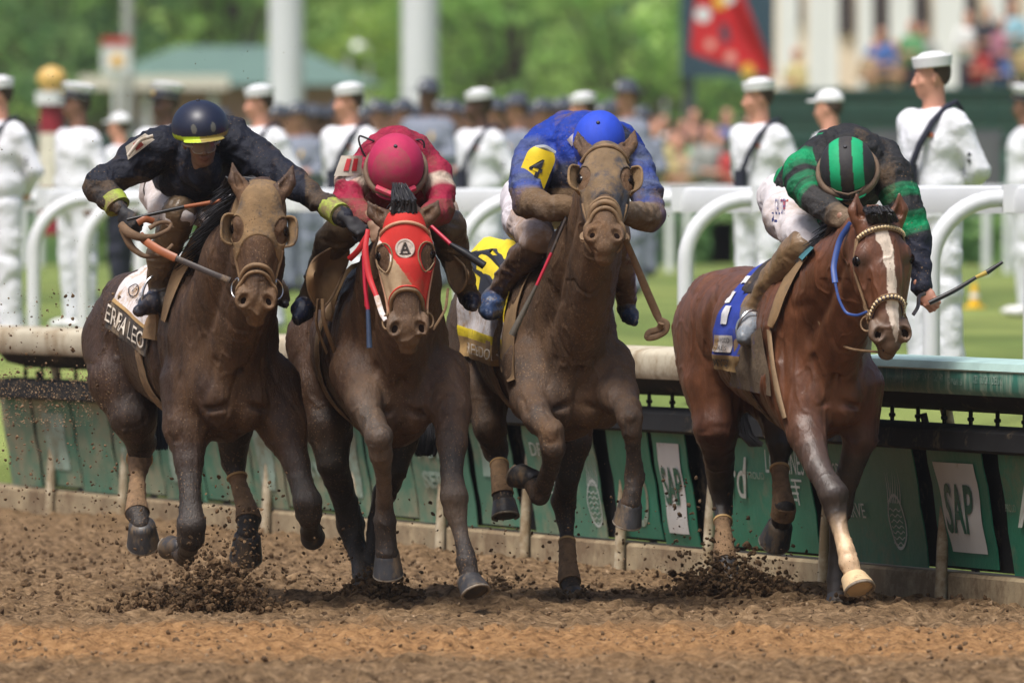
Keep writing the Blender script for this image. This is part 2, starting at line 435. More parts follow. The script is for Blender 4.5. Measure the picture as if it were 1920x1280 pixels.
def ground_z(x, y):
    """height of the raked dirt"""
    p = np.stack([x, y, np.zeros_like(x)], 1)
    z = .035 * fbm(p * np.array([2.2, 1.4, 1]), 3) + .065 * np.maximum(fbm(p * np.array([10, 6, 1]) + 3, 3) - .02, 0) + .036 * fbm(p * np.array([24, 15, 1]) + 9, 3)
    return z - .012
def build_dirt():
    xs = np.concatenate([[-900, -200, -40, -12], np.arange(-3.3, 3.6, .026), [12, 40, 200, 900]])
    ys = np.concatenate([[-300, -60, -14], np.arange(-9.6, 3, .034), np.arange(3, 18, .09), [24, 40, 120, 400, 1500]])
    X, Y = np.meshgrid(xs, ys, indexing='ij'); x, y = X.ravel(), Y.ravel()
    z = ground_z(x, y)
    far = (x < -3.4) | (x > 3.6) | (y < -10) | (y > 18); z[far] = -.01
    # prints pressed into the dirt where hooves have just pushed off
    off = (x - RO[0]) * RN[0] + (y - RO[1]) * RN[1]
    z = z + np.where(off > -.05, -.03, 0)
    z = np.where(off > 2.0, np.minimum(z, -.3), z)
    nx, ny = len(xs), len(ys); i, j = np.meshgrid(np.arange(nx - 1), np.arange(ny - 1), indexing='ij'); i, j = i.ravel(), j.ravel()
    q = np.stack([i * ny + j, (i + 1) * ny + j, (i + 1) * ny + j + 1, i * ny + j + 1], 1)
    me = mesh_np('dirt_track', np.stack([x, y, z], 1), q)
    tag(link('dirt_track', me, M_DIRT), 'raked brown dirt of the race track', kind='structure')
build_dirt()

M_GRASS = mat('grass', (.155, .215, .055), .9, nz=(.9, .35), col2=((.235, .285, .08), .35, .45, .6), bump=(60, .8, .04), spec=.2, stretch=(1, .35, 1))
def build_turf():
    pr = [(1.2, -.35), (1.21, .12), (1.8, .30), (2.6, .6), (3.4, .77), (4.2, TURF), (60, TURF), (400, TURF), (1400, TURF)]
    al = [-800, -60] + list(np.arange(-14, 12, .5)) + [40, 500]
    v = [rp(a, o, z + (.01 * math.sin(a * 3.1 + o) if 1.3 < o < 60 else 0)) for a in al for o, z in pr]
    n = len(pr); f = np.array([(i * n + j, (i + 1) * n + j, (i + 1) * n + j + 1, i * n + j + 1) for i in range(len(al) - 1) for j in range(n - 1)])
    tag(link('turf_course', mesh_np('turf_course', np.array(v), f[:, ::-1]), M_GRASS), 'mown green turf course behind the rails', kind='structure')
build_turf()

# ---------------------------------------------------------------- inner rail: cap, black padding, posts, leaning banners
def white(n='white_paint', c=(.66, .68, .70)): return mat(n, c, .45, nz=(3, .05))
M_WHITE = white()
M_BEIGE = mat('dirty_cream_fibreglass', (.50, .45, .34), .7, nz=(3, .12), mud=((.27, .2, .12), .42, 2.2), bump=(40, .2))
M_TEAL = mat('teal_fibreglass', (.05, .20, .155), .4, nz=(2, .15), mud=((.30, .38, .30), .40, 5.0), stretch=(3.5, 3.5, .35))
M_CAPTOP = mat('pale_cap_highlight', (.42, .60, .56), .4, nz=(8, .1))
M_BLACK = mat('black_rubber', (.012, .012, .013), .8, nz=(5, .3), mud=((.12, .09, .055), .22, 6), spec=.2)
M_BAN = mat('green_vinyl', (.014, .17, .10), .5, nz=(2, .2), mud=((.22, .22, .14), .27, 1.3), col2=((.03, .20, .135), 1.2, .5, .7), bump=(3.0, .25, .05))
M_BAN2 = mat('green_vinyl_dusty', (.08, .23, .15), .65, nz=(2, .2), mud=((.30, .29, .19), .42, 1.6), bump=(3.0, .25, .05))
M_PRINT = mat('white_print', (.52, .57, .53), .6, nz=(6, .15), mud=((.3, .27, .19), .25, 5))
M_PRINT2 = mat('faded_white_print', (.30, .42, .35), .6, nz=(6, .25), mud=((.2, .2, .13), .45, 4))
M_LOGOW = mat('white_vinyl', (.62, .62, .60), .5, nz=(3, .1), mud=((.35, .27, .17), .14, 4))
M_CONC = mat('dirty_concrete', (.36, .28, .17), .9, nz=(4, .25), mud=((.20, .135, .075), .45, 3), bump=(25, .5))
M_POST = mat('muddy_post', (.50, .43, .31), .8, nz=(3, .2), mud=((.25, .18, .10), .5, 3))

def cap_prof():
    return [(-.20, -.145), (-.215, -.12), (-.215, -.03), (-.20, -.008), (-.16, .004), (-.05, .012), (.10, .008), (.14, -.01), (.14, -.10), (.12, -.10), (.11, -.03), (-.17, -.03), (-.185, -.145)]
def extrude(prof, a0, a1, name, m, parent, step=.6, f=rp):
    n = max(1, int((a1 - a0) / step)); k = len(prof)
    v = [f(a0 + (a1 - a0) * i / n, o, z) for i in range(n + 1) for o, z in prof]
    fc = [(i * k + j, i * k + (j + 1) % k, (i + 1) * k + (j + 1) % k, (i + 1) * k + j) for i in range(n) for j in range(k)]
    fc += [tuple(range(k))[::-1], tuple(n * k + j for j in range(k))]
    b = MB().add(v, fc); return b.build(name, m, parent)
RAILZ = 1.105
def zrail(a): return RAILZ - .004 * max(0, (ra(1300) - a))    # the ground falls a little towards the far end
inner = empty('inner_rail', rp(0, 0, 0)); tag(inner, 'low inner rail of the dirt track with padded beam and beige then teal top', 'rail')
A0, A1, AM = ra(-60), ra(2060), ra(1668)
rf = lambda a, o, z: rp(a, o, z + zrail(a))
extrude(cap_prof(), A0, AM, 'rail_cap', M_BEIGE, inner, f=rf)['label'] = 'dusty beige length of rail top'
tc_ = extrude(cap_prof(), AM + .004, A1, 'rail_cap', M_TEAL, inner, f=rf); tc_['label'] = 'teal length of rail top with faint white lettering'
extrude([(-.202, .001), (-.21, -.012), (-.2175, -.028), (-.2175, -.035), (-.222, -.028), (-.206, .006), (-.16, .0145), (-.05, .0215), (.10, .0175), (.10, .010), (-.05, .015), (-.16, .008)], AM + .004, A1, 'cap_highlight', M_CAPTOP, tc_, f=rf)  # pale strip over the cap top, a highlight put into the colour
# wedge brackets and the lower padded beam
und = extrude([(-.17, -.146), (.10, -.1), (.10, -.17), (.02, -.235), (-.12, -.20)], A0 + 1.2, A1, 'cap_underside', M_BLACK, inner, f=rf)
extrude([(-.12, -.30), (-.15, -.32), (-.16, -.40), (-.13, -.415), (.0, -.41), (.02, -.32), (-.02, -.29)], ra(32), A1, 'padded_beam', M_BLACK, inner, f=rf)
a = ra(60)
while a < A1:
    b = MB(); z = zrail(a) - .24
    b.tube([rp(a, -.04, z + .02), rp(a, -.04, z - .06)], .010, 8); b.lathe([(.009, 0), (.016, .005), (.016, .018), (.009, .022)], rp(a, -.04, z - .036), n=10); a += .335
    b.build('bolt', M_BLACK, inner)
POSTS = [100, 236, 372, 505, 668, 832, 990, 1169, 1334, 1551, 1771, 1990]
for px in POSTS:
    a = ra(px); b = MB(); zt = zrail(a) - .2
    b.tube([rp(a, -.03, -.2), rp(a, -.01, .25), rp(a, .01, .5), rp(a, .03, zt - .12), rp(a, .0, zt)], [.030, .027, .025, .025, .03], 14)
    b.build('rail_post', M_POST, inner)
    s_ = MB(); s_.tube([rp(a - .16, .32, -.1), rp(a - .13, .05, .45), rp(a - .12, -.06, zt - .05)], [.02, .018, .018], 8); s_.build('brace', M_BLACK, inner)
# concrete footing blocks between the posts
for p0, p1 in zip([-60] + POSTS, POSTS + [2060]):
    a0, a1 = ra(p0) + .045, ra(p1) - .045
    extrude([(.0, -.2), (.0, .10), (.015, .115), (.17, .115), (.18, .1), (.18, -.2)], a0, a1, 'footing', M_CONC, inner)

extrude([(.06, .13), (.075, .13), (.02, .73), (.005, .73)], ra(30), A1, 'backing_sheet', M_BLACK, inner)  # black rubber sheet that also stands in for shadow in the gaps
def pan(a0, a1, zt, zb, lean=.16):
    """returns fn(u, v, off) on the leaning banner, u,v in 0..1"""
    def f(u, v, off=0.0):
        a = a0 + (a1 - a0) * u; z = zb + (zt - zb) * v
        o = -.075 + lean * .62 * (1 - v) - off + .004 * math.sin(7 * u + 3 * v) + .004 * math.sin(13 * v + a0)
        return rp(a - .02 * (1 - v), o, z)
    return f
def ring_mesh(f, c, r, w, n=28, r2=None, th=.004, wob=0):
    v = []; r2 = r2 or r
    for i in range(n):
        q = 2 * math.pi * i / n; k = 1 + wob * math.sin(9 * q)
        v += [f(c[0] + r * k * math.cos(q), c[1] + r2 * k * math.sin(q), th), f(c[0] + (r - w) * k * math.cos(q), c[1] + (r2 - w * r2 / r) * k * math.sin(q), th)]
    return v, [(2 * i, 2 * ((i + 1) % n), 2 * ((i + 1) % n) + 1, 2 * i + 1) for i in range(n)]
def quad_on(f, box, m, parent, name, th=.006, nu=8, nv=10):
    u0, u1, v0, v1 = box
    return MB().grid(lambda a, b: f(u0 + (u1 - u0) * a, v0 + (v1 - v0) * b, th), nu, nv).build(name, m, parent)
BANS = [  # px left, px right at mid height, kind
    (18, 74, 'x'), (79, 149, 's'), (153, 218, 'x'), (222, 304, 'b'), (308, 382, 's'), (386, 474, 'x'), (478, 534, 's'), (538, 640, 'b'), (644, 694, 's'), (698, 779, 'f'), (783, 889, 'b'), (900, 972, 'f'),
    (1000, 1132, 'w'), (1158, 1236, 'l'), (1243, 1306, 'sap'), (1338, 1532, 'fl'), (1560, 1735, 'wr'), (1762, 1866, 'sap2'), (1896, 2050, 'f2')]
LBL = {'x': 'dusty plain green banner', 's': 'small dusty green banner with a pale patch', 'b': 'dusty green banner with blurred pale lettering', 'f': 'dusty green banner with a faded blot', 'w': 'dusty green banner lettered DFORD RESERVE',
       'l': 'narrow green banner with an oval outline', 'sap': 'dusty green banner with SAP on white, further one', 'fl': 'green banner lettered Ford and LONGINES', 'wr': 'green banner lettered FORD RESERVE with an engraved emblem', 'sap2': 'clean green banner with large SAP on white', 'f2': 'green banner cut by the frame edge, lettered Fo'}
for i, (p0, p1, kd) in enumerate(BANS):
    a0, a1 = ra(p0), ra(p1); zt = zrail((a0 + a1) / 2) - .385; zb = .125 + (.02 if i % 2 else 0)
    f = pan(a0, a1, zt, zb)
    dusty = p1 < 1150
    bo = MB().slab(lambda u, v: f(u, v), 8, 6, RN * .006).build('banner', M_BAN2 if dusty else M_BAN, inner); bo['label'] = LBL[kd]
    def T(s, box, m=M_PRINT, **k): k['th'] = .012; place_text(s, f, box, m, bo, **k)
    if kd == 'sap2':
        MB().grid(lambda a, b: f(.12 + .10 * (1 - b) + (.72 - .08 * (1 - b)) * a, .12 + .73 * b, .006), 8, 10).build('white_field', M_LOGOW, bo)
        T('SAP', (.24, .74, .27, .68), mat('print_green', (.015, .11, .07), .5), bold=.02, shear=.05)
    elif kd == 'sap':
        quad_on(f, (.18, .80, .10, .86), M_LOGOW, bo, 'white_field'); T('SAP', (.24, .77, .34, .66), mat('print_green', (.015, .11, .07), .5), bold=.02)
    elif kd == 'fl':
        T('Ford', (.04, .44, .42, .78), bold=.0, shear=.45); T('PROUD', (.44, .60, .60, .66), M_PRINT2); T('LONGINES', (.62, .985, .66, .86))
        mb = MB()
        for k in range(4): q = (.83 - .02 * k, .93 - .025 * k, .60 - .055 * k, .62 - .055 * k); mb.grid(lambda a, b: f(q[0] + (q[1] - q[0]) * a, q[2] + (q[3] - q[2]) * b, .004), 1, 1)
        mb.grid(lambda a, b: f(.86 + .012 * a, .40 + .22 * b, .0045), 1, 1); mb.build('wing_mark', M_PRINT, bo)
    elif kd in ('wr', 'w'):
        T('WOODFORD' if kd == 'wr' else 'DFORD', (.02, .36, .66, .79) if kd == 'wr' else (.12, .62, .68, .80)); T('RESERVE' if kd == 'wr' else 'ESERVE', (.10, .44, .36, .48) if kd == 'wr' else (.16, .68, .36, .48))
        c = (.74, .45) if kd == 'wr' else (.9, .4)
        mb = MB(); r, r2 = (.085, .30) if kd == 'wr' else (.09, .28)
        mb.add(*ring_mesh(f, (c[0] + .005, c[1] - .10), r, .010, r2=r2 * .75))
        for k in range(7):
            y0 = -.26 + .045 * k
            for j in range(8):
                u = -r * .7 + j * r * 1.4 / 8; mb.grid(lambda a, b: f(c[0] + u + r * 1.4 / 8 * a + .0, c[1] - .02 + y0 + .010 * b + .012 * math.sin((j + a) * 1.7 + k), .004), 1, 1)
        for k in range(7):
            u = -r * .75 + k * r * .25; h0 = .17 + .025 * math.sin(k * 2.3)
            mb.grid(lambda a, b: f(c[0] + u + .010 * (1 - b) * a + .006 * math.sin(b * 5 + k), c[1] + .05 + h0 * b * 1.5, .004), 1, 4)
        mb.build('engraved_emblem', M_PRINT, bo)
    elif kd == 'l': mb = MB(); mb.add(*ring_mesh(f, (.62, .34), .2, .05, r2=.24)); mb.build('oval_outline', M_PRINT2, bo)
    elif kd == 'f2': T('Fo', (.16, .72, .38, .72), shear=.45); T('PROUD', (.02, .15, .5, .56), M_PRINT2)
    elif kd in ('s', 'f'): quad_on(f, (.25, .78, .18 if kd == 's' else .45, .80), M_PRINT2, bo, 'pale_patch')
    elif kd == 'b': T('FORD', (.18, .85, .6, .76), M_PRINT2, bold=.05); T('SERVE', (.2, .88, .32, .48), M_PRINT2, bold=.05)
# faint lettering on the teal rail top
def capf(a, z, off): return rf(a, -.2155 - off * .6, z)
pr_ = mat('worn_white_print', (.42, .52, .46), .6, nz=(30, .2), mud=((.06, .20, .155), .50, 22))
for (p0, p1, s_, z0, z1) in ((1674, 1727, 'KENTUCKY DERBY', -.088, -.05), (1749, 1775, 'TWINSPIRES', -.10, -.07), (1796, 1850, 'KENTUCKY DERBY', -.088, -.05), (1858, 1885, 'TWINSPIRES', -.10, -.07), (1906, 1962, 'KENTUCKY DERBY', -.088, -.05)):
    place_text(s_, capf, (ra(p0), ra(p1), z0, z1), pr_, tc_, bold=.01)

# ---------------------------------------------------------------- white running rails with goose-neck posts
def running_rail(pts, label, posts, h=1.1, big=True):
    root = empty('running_rail', pts[0]); tag(root, label, 'rail')
    pts = [V(*p) for p in pts]; L = [0]
    for p, q in zip(pts[:-1], pts[1:]): L.append(L[-1] + np.linalg.norm(q - p))
    def at(px):
        k = (px - 960) / F_PX
        for p, q in zip(pts[:-1], pts[1:]):
            a, b = p[0] - k * (p[1] + CAM_D), q[0] - k * (q[1] + CAM_D)
            if a * b <= 0: t = a / (a - b); return p + (q - p) * t
        return pts[0]
    up = V(0, 0, h)
    d = unit(pts[-1] - pts[0]); nrm = unit(np.cross(d, V(0, 0, 1))); nrm = nrm if nrm[1] < 0 else -nrm
    # aluminium rail: rounded trough section
    prof = [(.055, -.10), (.06, -.02), (.04, .035), (.0, .05), (-.04, .035), (-.06, -.02), (-.055, -.10), (-.04, -.10), (.04, -.10)]
    v = [p + up + nrm * o + V(0, 0, z) for p in pts for o, z in prof]; k = len(prof)
    f = [(i * k + j, i * k + (j + 1) % k, (i + 1) * k + (j + 1) % k, (i + 1) * k + j) for i in range(len(pts) - 1) for j in range(k)]
    MB().add(v, f).build('top_rail', M_WHITE, root)
    for px in posts:
        c = at(px); b = MB(); g = c + nrm * .50
        if big:
            pth = [g + V(0, 0, -.1), g + V(0, 0, h * .62)]
            for q in np.linspace(.1, 1, 9): th = q * math.pi / 2; pth.append(g - nrm * (.38 * (1 - math.cos(th))) + V(0, 0, h * .62 + .36 * math.sin(th)))
            pth.append(c + V(0, 0, h * .62 + .36))
            pth.append(c - nrm * .04 + V(0, 0, h * .62 + .36))
            b.tube(pth, .046, 14, up=d)
            b.build('goose_neck_post', M_WHITE, root)
            MB().box(c + V(0, 0, h * .62 + .36), (.10, .08, .075)).build('clamp', M_WHITE, root)
        else:
            b.tube([c + V(0, 0, -.1), c + V(0, 0, h - .02)], .05, 10); b.build('post', M_WHITE, root)
    return root
def g(px, d, z=TURF): return P(px, 0, d - CAM_D) * V(1, 1, 0) + V(0, 0, z)
NR = [g(2130, 57.5, .87), g(1900, 60.2, .865), g(1500, 64.5, .85), g(1100, 69, .835), g(700, 73, .82), g(300, 77.5, .81), g(-60, 81.5, .80)]
# posts seen at photo columns; the goose neck leans towards the left, so its foot shows left of the rail joint
run_near = running_rail(NR, 'white running rail on big curved goose-neck posts, the nearer one behind the horses', [2110, 1915, 1442, 1290, 1010, 760, 560, 400, 290, 195, 95, 10], 1.0)
FR = [g(2000, 128), g(1300, 130), g(600, 134), g(-60, 138)]
run_far = running_rail(FR, 'further white running rail on plain straight posts before the hedge', [1890, 1850, 1690, 1662, 1440, 1290, 1256, 1100, 960, 820, 700, 560, 420, 300, 250, 75, 45, -20], .93, big=False)
# ---------------------------------------------------------------- horses
TAN = (.30, .20, .11); MUDC = (.145, .076, .034)
M_COAT = {}
def coat(i, rough, mud):
    return mat('coat_%d' % i, attr=True, rough=rough, nz=(22, .38), mud=mud, bump=(95, (.9 if i < 4 else .40), .008), spec=(.42 if i < 4 else .5), stretch=(1, 1, .35), speck=((.20, .12, .062) if i < 4 else (.13, .07, .035), 75, (0, -.05, -.05, -.02, -.12)[i]))
M_HOOF = mat('hoof_horn', (.035, .034, .037), .42, nz=(30, .4), mud=((.17, .115, .065), .36, 11), stretch=(1, 1, .4), bump=(60, .4, .004))
M_HOOFW = mat('pale_hoof_horn', (.62, .45, .26), .45, nz=(14, .15), mud=((.25, .17, .10), .2, 12))
M_SHOE = mat('shoe_metal', (.30, .26, .21), .5, metal=.3, mud=((.17, .115, .065), .4, 30))
M_WRAP = mat('muddy_leg_wrap', (.24, .145, .075), .85, nz=(22, .35), bump=(50, .9, .010), mud=((.09, .055, .03), .22, 9))
M_TACK = mat('muddy_leather', (.215, .135, .07), .7, nz=(25, .35), bump=(60, .5, .004), mud=((.08, .05, .03), .2, 14))
M_DTACK = mat('dark_leather', (.035, .025, .022), .5, nz=(20, .2), mud=((.2, .14, .085), .25, 14))
M_STEEL = mat('steel', (.55, .55, .56), .25, metal=1.0)
M_EYE = mat('eye', (.006, .004, .004), .12, nz=(1, 0), spec=.45)
M_HAIR = mat('black_hair', (.010, .009, .011), .5, nz=(30, .3), spec=.4)
M_NOSE = mat('dark_nostril', (.010, .006, .005), .95, nz=(1, 0), spec=0.0)
M_HOOD = mat('muddy_hood', (.205, .128, .060), .85, nz=(14, .3), mud=((.075, .06, .05), .30, 9), bump=(26, .7, .010), speck=((.10, .062, .03), 60, -.08))

def hoofpart(C, S, w, toe, m, parent, name='hoof', shoe=True):
    """C coronet centre, S sole centre, w width at the sole, toe = direction the toe points"""
    C, S, toe = V(*C), V(*S), V(*toe); z = unit(C - S); x = unit(toe - z * z.dot(toe)); y = np.cross(z, x); H = np.linalg.norm(C - S); r = w / 2
    def ring(t, k, push, n=28):
        c = S + (C - S) * t + x * push; out = []
        for i in range(n):
            q = 2 * math.pi * i / n; rx = r * k * (1.12 if math.cos(q) > 0 else .92); out.append(c + x * rx * math.cos(q) + y * r * k * math.sin(q) + (z * 0))
        return out
    b = MB(); R_ = [ring(-.01, .90, .01), ring(0, 1.0, .014), ring(.3, .95, .006), ring(.65, .88, -.004), ring(.9, .83, -.012), ring(1.0, .82, -.014), ring(1.12, .76, -.016), ring(1.25, .60, -.018)]
    n = 28; v = [p for rr in R_ for p in rr]; f = [(i * n + k, i * n + (k + 1) % n, (i + 1) * n + (k + 1) % n, (i + 1) * n + k) for i in range(len(R_) - 1) for k in range(n)]
    f += [tuple(range(n))[::-1], tuple((len(R_) - 1) * n + k for k in range(n))]
    b.add(v, f); o = b.build(name, m, parent, angle=50)
    if shoe:
        sv = MB(); pts = []
        for q in np.linspace(-2.4, 2.4, 22): pts.append(S + x * (.014 + r * .93 * math.cos(q) * (1.1 if abs(q) < 1.57 else .9)) + y * r * .93 * math.sin(q) - z * .006)
        sv.tube(pts, r * .10, 8, up=z); sv.build('horseshoe', M_SHOE, o)
    return o

def head_sdf(s, Hh, sc, col, dk, light=None):
    """adds the head; Hh(u,v,w)->world, sc size. v runs down the face, w out of the face towards the camera side, u sideways"""
    B = np.stack([unit(Hh(1, 0, 0) - Hh(0, 0, 0)), unit(Hh(0, 1, 0) - Hh(0, 0, 0)), unit(Hh(0, 0, 1) - Hh(0, 0, 0))], 1)
    def E(c, r, k=.02, cc=col, op='u', kc=.03): s.ell(Hh(*c), np.array(r) * sc, B, k, cc, op, kc)
    def K(a, b, r1, r2, k=.02, cc=col, op='u', kc=.03): s.cone(Hh(*a), Hh(*b), r1 * sc, r2 * sc, k, cc, op, kc)
    E((0, .09, -.055), (.092, .10, .085), .03)
    E((0, .17, -.035), (.102, .10, .068), .03)
    E((0, .26, -.035), (.088, .12, .062), .03)
    K((0, .27, -.032), (0, .50, -.04), .074, .062, .03)
    for q in (-1, 1):
        E((q * .086, .190, -.034), (.032, .048, .034), .03)                 # brow
        E((q * .093, .228, -.050), (.030, .040, .032), .02)
        K((q * .086, .255, -.045), (q * .064, .41, -.055), .026, .014, .018)  # facial crest
        E((q * .068, .235, -.135), (.040, .125, .095), .03)                 # cheek
        K((q * .052, .34, -.125), (q * .036, .54, -.085), .036, .028, .03)  # jaw
        K((q * .022, .30, -.008), (q * .017, .47, -.005), .020, .016, .02)
    E((0, .535, -.050), (.078, .070, .062), .03, dk, kc=.10)
    E((0, .588, -.052), (.053, .040, .045), .02, dk, kc=.05)                 # upper lip
    E((0, .614, -.088), (.044, .036, .038), .015, dk, kc=.04)                # chin
    for q in (-1, 1):
        E((q * .056, .540, -.014), (.036, .044, .031), .018, dk, kc=.05)     # nostril wings
        E((q * .066, .515, -.028), (.022, .045, .026), .018, dk, kc=.05)
    for q in (-1, 1):
        s.ell(Hh(q * .055, .545, .022), V(.0235, .034, .036) * sc, B @ np.array(Matrix.Rotation(q * -.45, 3, 'Z')), .010, None, 's')
        s.ell(Hh(q * .120, .212, -.034), V(.013, .020, .020) * sc, B, .008, None, 's')
    s.cone(Hh(-.06, .606, -.035), Hh(.06, .606, -.06), .006 * sc, .006 * sc, .010, None, 's')
   # mouth line
    return B

def ear(s, Hh, sc, q, tip, col, wd=.030):
    """q side, tip in head coordinates"""
    b = V(q * .056, .068, -.060); t = V(*tip); m = b * .45 + t * .55 + V(q * .018, 0, 0)
    s.cone(Hh(*b), Hh(*(b * .65 + t * .35 + V(q * .010, 0, 0))), .044 * sc, wd * sc * 1.15, .025, col, kc=.02, sq=(Hh(0, 0, 1) - Hh(0, 0, 0), .62))
    s.cone(Hh(*(b * .65 + t * .35 + V(q * .010, 0, 0))), Hh(*m), wd * 1.15 * sc, wd * sc * .98, .010, col, kc=.02, sq=(Hh(0, 0, 1) - Hh(0, 0, 0), .6))
    s.cone(Hh(*m), Hh(*t), wd * .98 * sc, .006 * sc, .010, col, kc=.02, sq=(Hh(0, 0, 1) - Hh(0, 0, 0), .6))
    a = b * .6 + t * .4 + V(q * .008, 0, .024); c = b * .15 + t * .85 + V(q * .006, 0, .016)
    s.cone(Hh(*a), Hh(*c), .019 * sc, .006 * sc, .008, None, 's')

HORSES = {}
def make_horse(key, name, label, X0, Y0, yaw, col, dk, cm, head, legs, extra=None, chest=(1, 0), neck=None, mudf=None, headcol=None, blaze=None, hoofs=None, wraps=()):
    yw = R(yaw); rr = V(math.cos(yw), math.sin(yw), 0); bk = V(-math.sin(yw), math.cos(yw), 0); O = P(X0, HOR, Y0) * V(1, 1, 0)
    L = lambda x, y, z: O + rr * x + bk * y + V(0, 0, z)
    root = empty(name, O); tag(root, label, 'horse', 'racehorses galloping abreast')
    Bt = np.stack([rr, bk, V(0, 0, 1)], 1); s = Sdf()
    cw, cz = chest
    def E(c, r, k=.06, rot=None, cc=col, kc=.04): s.ell(L(*c), r, Bt if rot is None else Bt @ np.array(rot), k, cc, kc=kc)
    E((0, .70, 1.18 + cz), (.285 * cw, .60, .345), .05)
    E((0, 1.12, 1.20 + cz), (.265 * cw, .45, .31), .08)
    s.cone(L(0, .36, 1.46), L(0, .95, 1.44), .10, .11, .08, col)                   # withers and back
    E((0, 1.42, 1.31 + cz), (.24, .36, .22), .08)
    E((0, 1.62, 1.28 + cz), (.25, .30, .25), .08)
    for q in (-1, 1):
        E((q * .135, 1.66, 1.17), (.145, .30, .33), .06)                           # haunch
        E((q * .125, .32, 1.25 + cz), (.125 * cw, .21, .34), .08, Matrix.Rotation(R(-22), 3, 'X'))   # shoulder blade
        E((q * .138 * cw, .11, 1.05 + cz), (.088, .12, .18), .05, Matrix.Rotation(R(q * -8), 3, 'Y'))               # point of shoulder
        E((q * .082 * cw, .015, .955 + cz), (.090, .090, .145), .022, Matrix.Rotation(R(q * 12), 3, 'Y'))               # pectorals
        E((q * .06, .06, 1.12 + cz), (.10, .12, .17), .03)
    E((0, .20, 1.02 + cz), (.20 * cw, .24, .27), .05)
    E((0, .42, .93 + cz), (.17, .35, .17), .05)
    # head frame
    D0 = Y0 + head['dy']; Hp = P(*head['poll'], D0); Hl = P(*head['lip'], D0 + head['dv']); vv = unit(Hl - Hp); sc = np.linalg.norm(Hl - Hp) / .645
    w0 = V(0, -1, 0); w0 = unit(w0 - vv * vv.dot(w0)); u0 = np.cross(w0, vv); u0 = u0 if u0[0] > 0 else -u0
    tn = R(head.get('turn', 0)); ww = math.cos(tn) * w0 + math.sin(tn) * u0; uu = math.cos(tn) * u0 - math.sin(tn) * w0
    fw = head.get('fw', 1.0)
    Hh = lambda u, v, w_: Hp + (uu * u * fw + vv * v + ww * w_) * sc
    # neck
    nk = neck or {}
    pb = Hh(0, .10, -.16); base = L(*nk.get('base', (0, .22, 1.24))); mid = (pb * .5 + base * .5) + V(0, .02, nk.get('arch', .05))
    cr = nk.get('r', (.115, .165, .23)); s.cone(pb, mid, cr[0], cr[1], .05, col, sq=(rr, .92)); s.cone(mid, base, cr[1], cr[2], .08, col)
    crest0 = Hh(0, .02, -.13); crest = L(0, .38, 1.50); s.cone(crest0, crest, .07, .09, .06, col)
    s.cone(Hh(0, .26, -.20), L(0, .08, 1.02 + cz), .065, .12, .06, col)
    for q in (-1, 1): s.cone(Hh(q * .05, .20, -.19), L(q * .07, .06, 1.06 + cz), .045, .06, .03, col)
    for q in (-1, 1):
        E((q * .185 * cw, .30, 1.04 + cz), (.055, .13, .12), .03)                       # triceps
        s.cone(L(q * .012, -.085, .93 + cz), L(q * .175 * cw, -.02, .90 + cz), .010, .010, .03, None, 's')
        s.cone(L(q * .11, -.075, 1.13 + cz), L(q * .165 * cw, -.035, .95 + cz), .008, .012, .03, None, 's')
        s.cone(L(q * .235, .50, 1.32), L(q * .255, .46, 1.02), .016, .016, .05, None, 's')
        s.cone(L(q * .22, 1.28, 1.42), L(q * .27, 1.40, 1.00), .014, .022, .06, None, 's')
    s.cone(L(0, -.10, 1.10 + cz), L(0, -.09, .84 + cz), .014, .016, .03, None, 's')
    if extra: extra(s, L, col)
    # legs
    LG = {}
    for ln, ch in legs.items():
        pts = []
        for j, q in enumerate(ch):
            p = P(q[0], q[1], Y0 + q[2]); pts.append((p, PX(q[3], Y0 + q[2]) / 2, q[4] if len(q) > 4 else None))
        LG[ln] = pts
        for j in range(len(pts) - 1):
            (a, ra_, c0), (b, rb_, c1) = pts[j], pts[j + 1]
            s.cone(a, b, ra_, rb_, .05 if j == 0 else (.028 if j < 3 else .012), c1 if c1 is not None else col, kc=.05)
        n = len(pts)
    headS = Sdf(); headS.p = list(s.p); bodyS = s
    Bh = head_sdf(headS, Hh, sc, headcol or col, head.get('muz', dk))
    noear = list(headS.p)
    for q, tip in zip((-1, 1), head['ears']):
        e = P(tip[0], tip[1], D0 + tip[2]) - Hp; ear(headS, Hh, sc, q, (e.dot(uu) / sc / fw, e.dot(vv) / sc, e.dot(ww) / sc), headcol or col, head.get('ew', .030))
    def nz_(p):
        r = np.abs(vnoise(p * np.array([9, 9, 3.2]) + 4)) ; r2 = np.abs(vnoise(p * np.array([17, 17, 6]) + 9))
        return .004 * fbm(p * 8, 3) + .0012 * fbm(p * 40, 2) - .006 * np.exp(-(r / .06) ** 2) * (p[:, 2] > .75) * (p[:, 2] < 1.5) + .0045 * np.exp(-(r2 / .030) ** 2)
    vA, fA = bodyS.mesh(.0095, nz_)
    lo = np.min([Hh(a, b, c) for a in (-.2, .2) for b in (-.27, .72) for c in (-.28, .1)], axis=0); hi = np.max([Hh(a, b, c) for a in (-.2, .2) for b in (-.27, .72) for c in (-.28, .1)], axis=0)
    vB, fB = headS.mesh(.0055, nz_, (lo, hi))
    # the two grids meet on a box round the head
    lo2, hi2 = lo + .02, hi - .02
    cA = vA[fA].mean(1); keepA = ~((cA > lo2 + .004) & (cA < hi2 - .004)).all(1); cB = vB[fB].mean(1); keepB = ((cB > lo2 - .004) & (cB < hi2 + .004)).all(1)
    fA, fB = fA[keepA], fB[keepB]
    bvA = bvh_of(vA, fA)
    C = np.vstack([bodyS.color(vA, col), headS.color(vB, headcol or col)]); v = np.vstack([vA, vB]); f = np.vstack([fA, fB + len(vA)])
    al = np.full(len(v), .5)
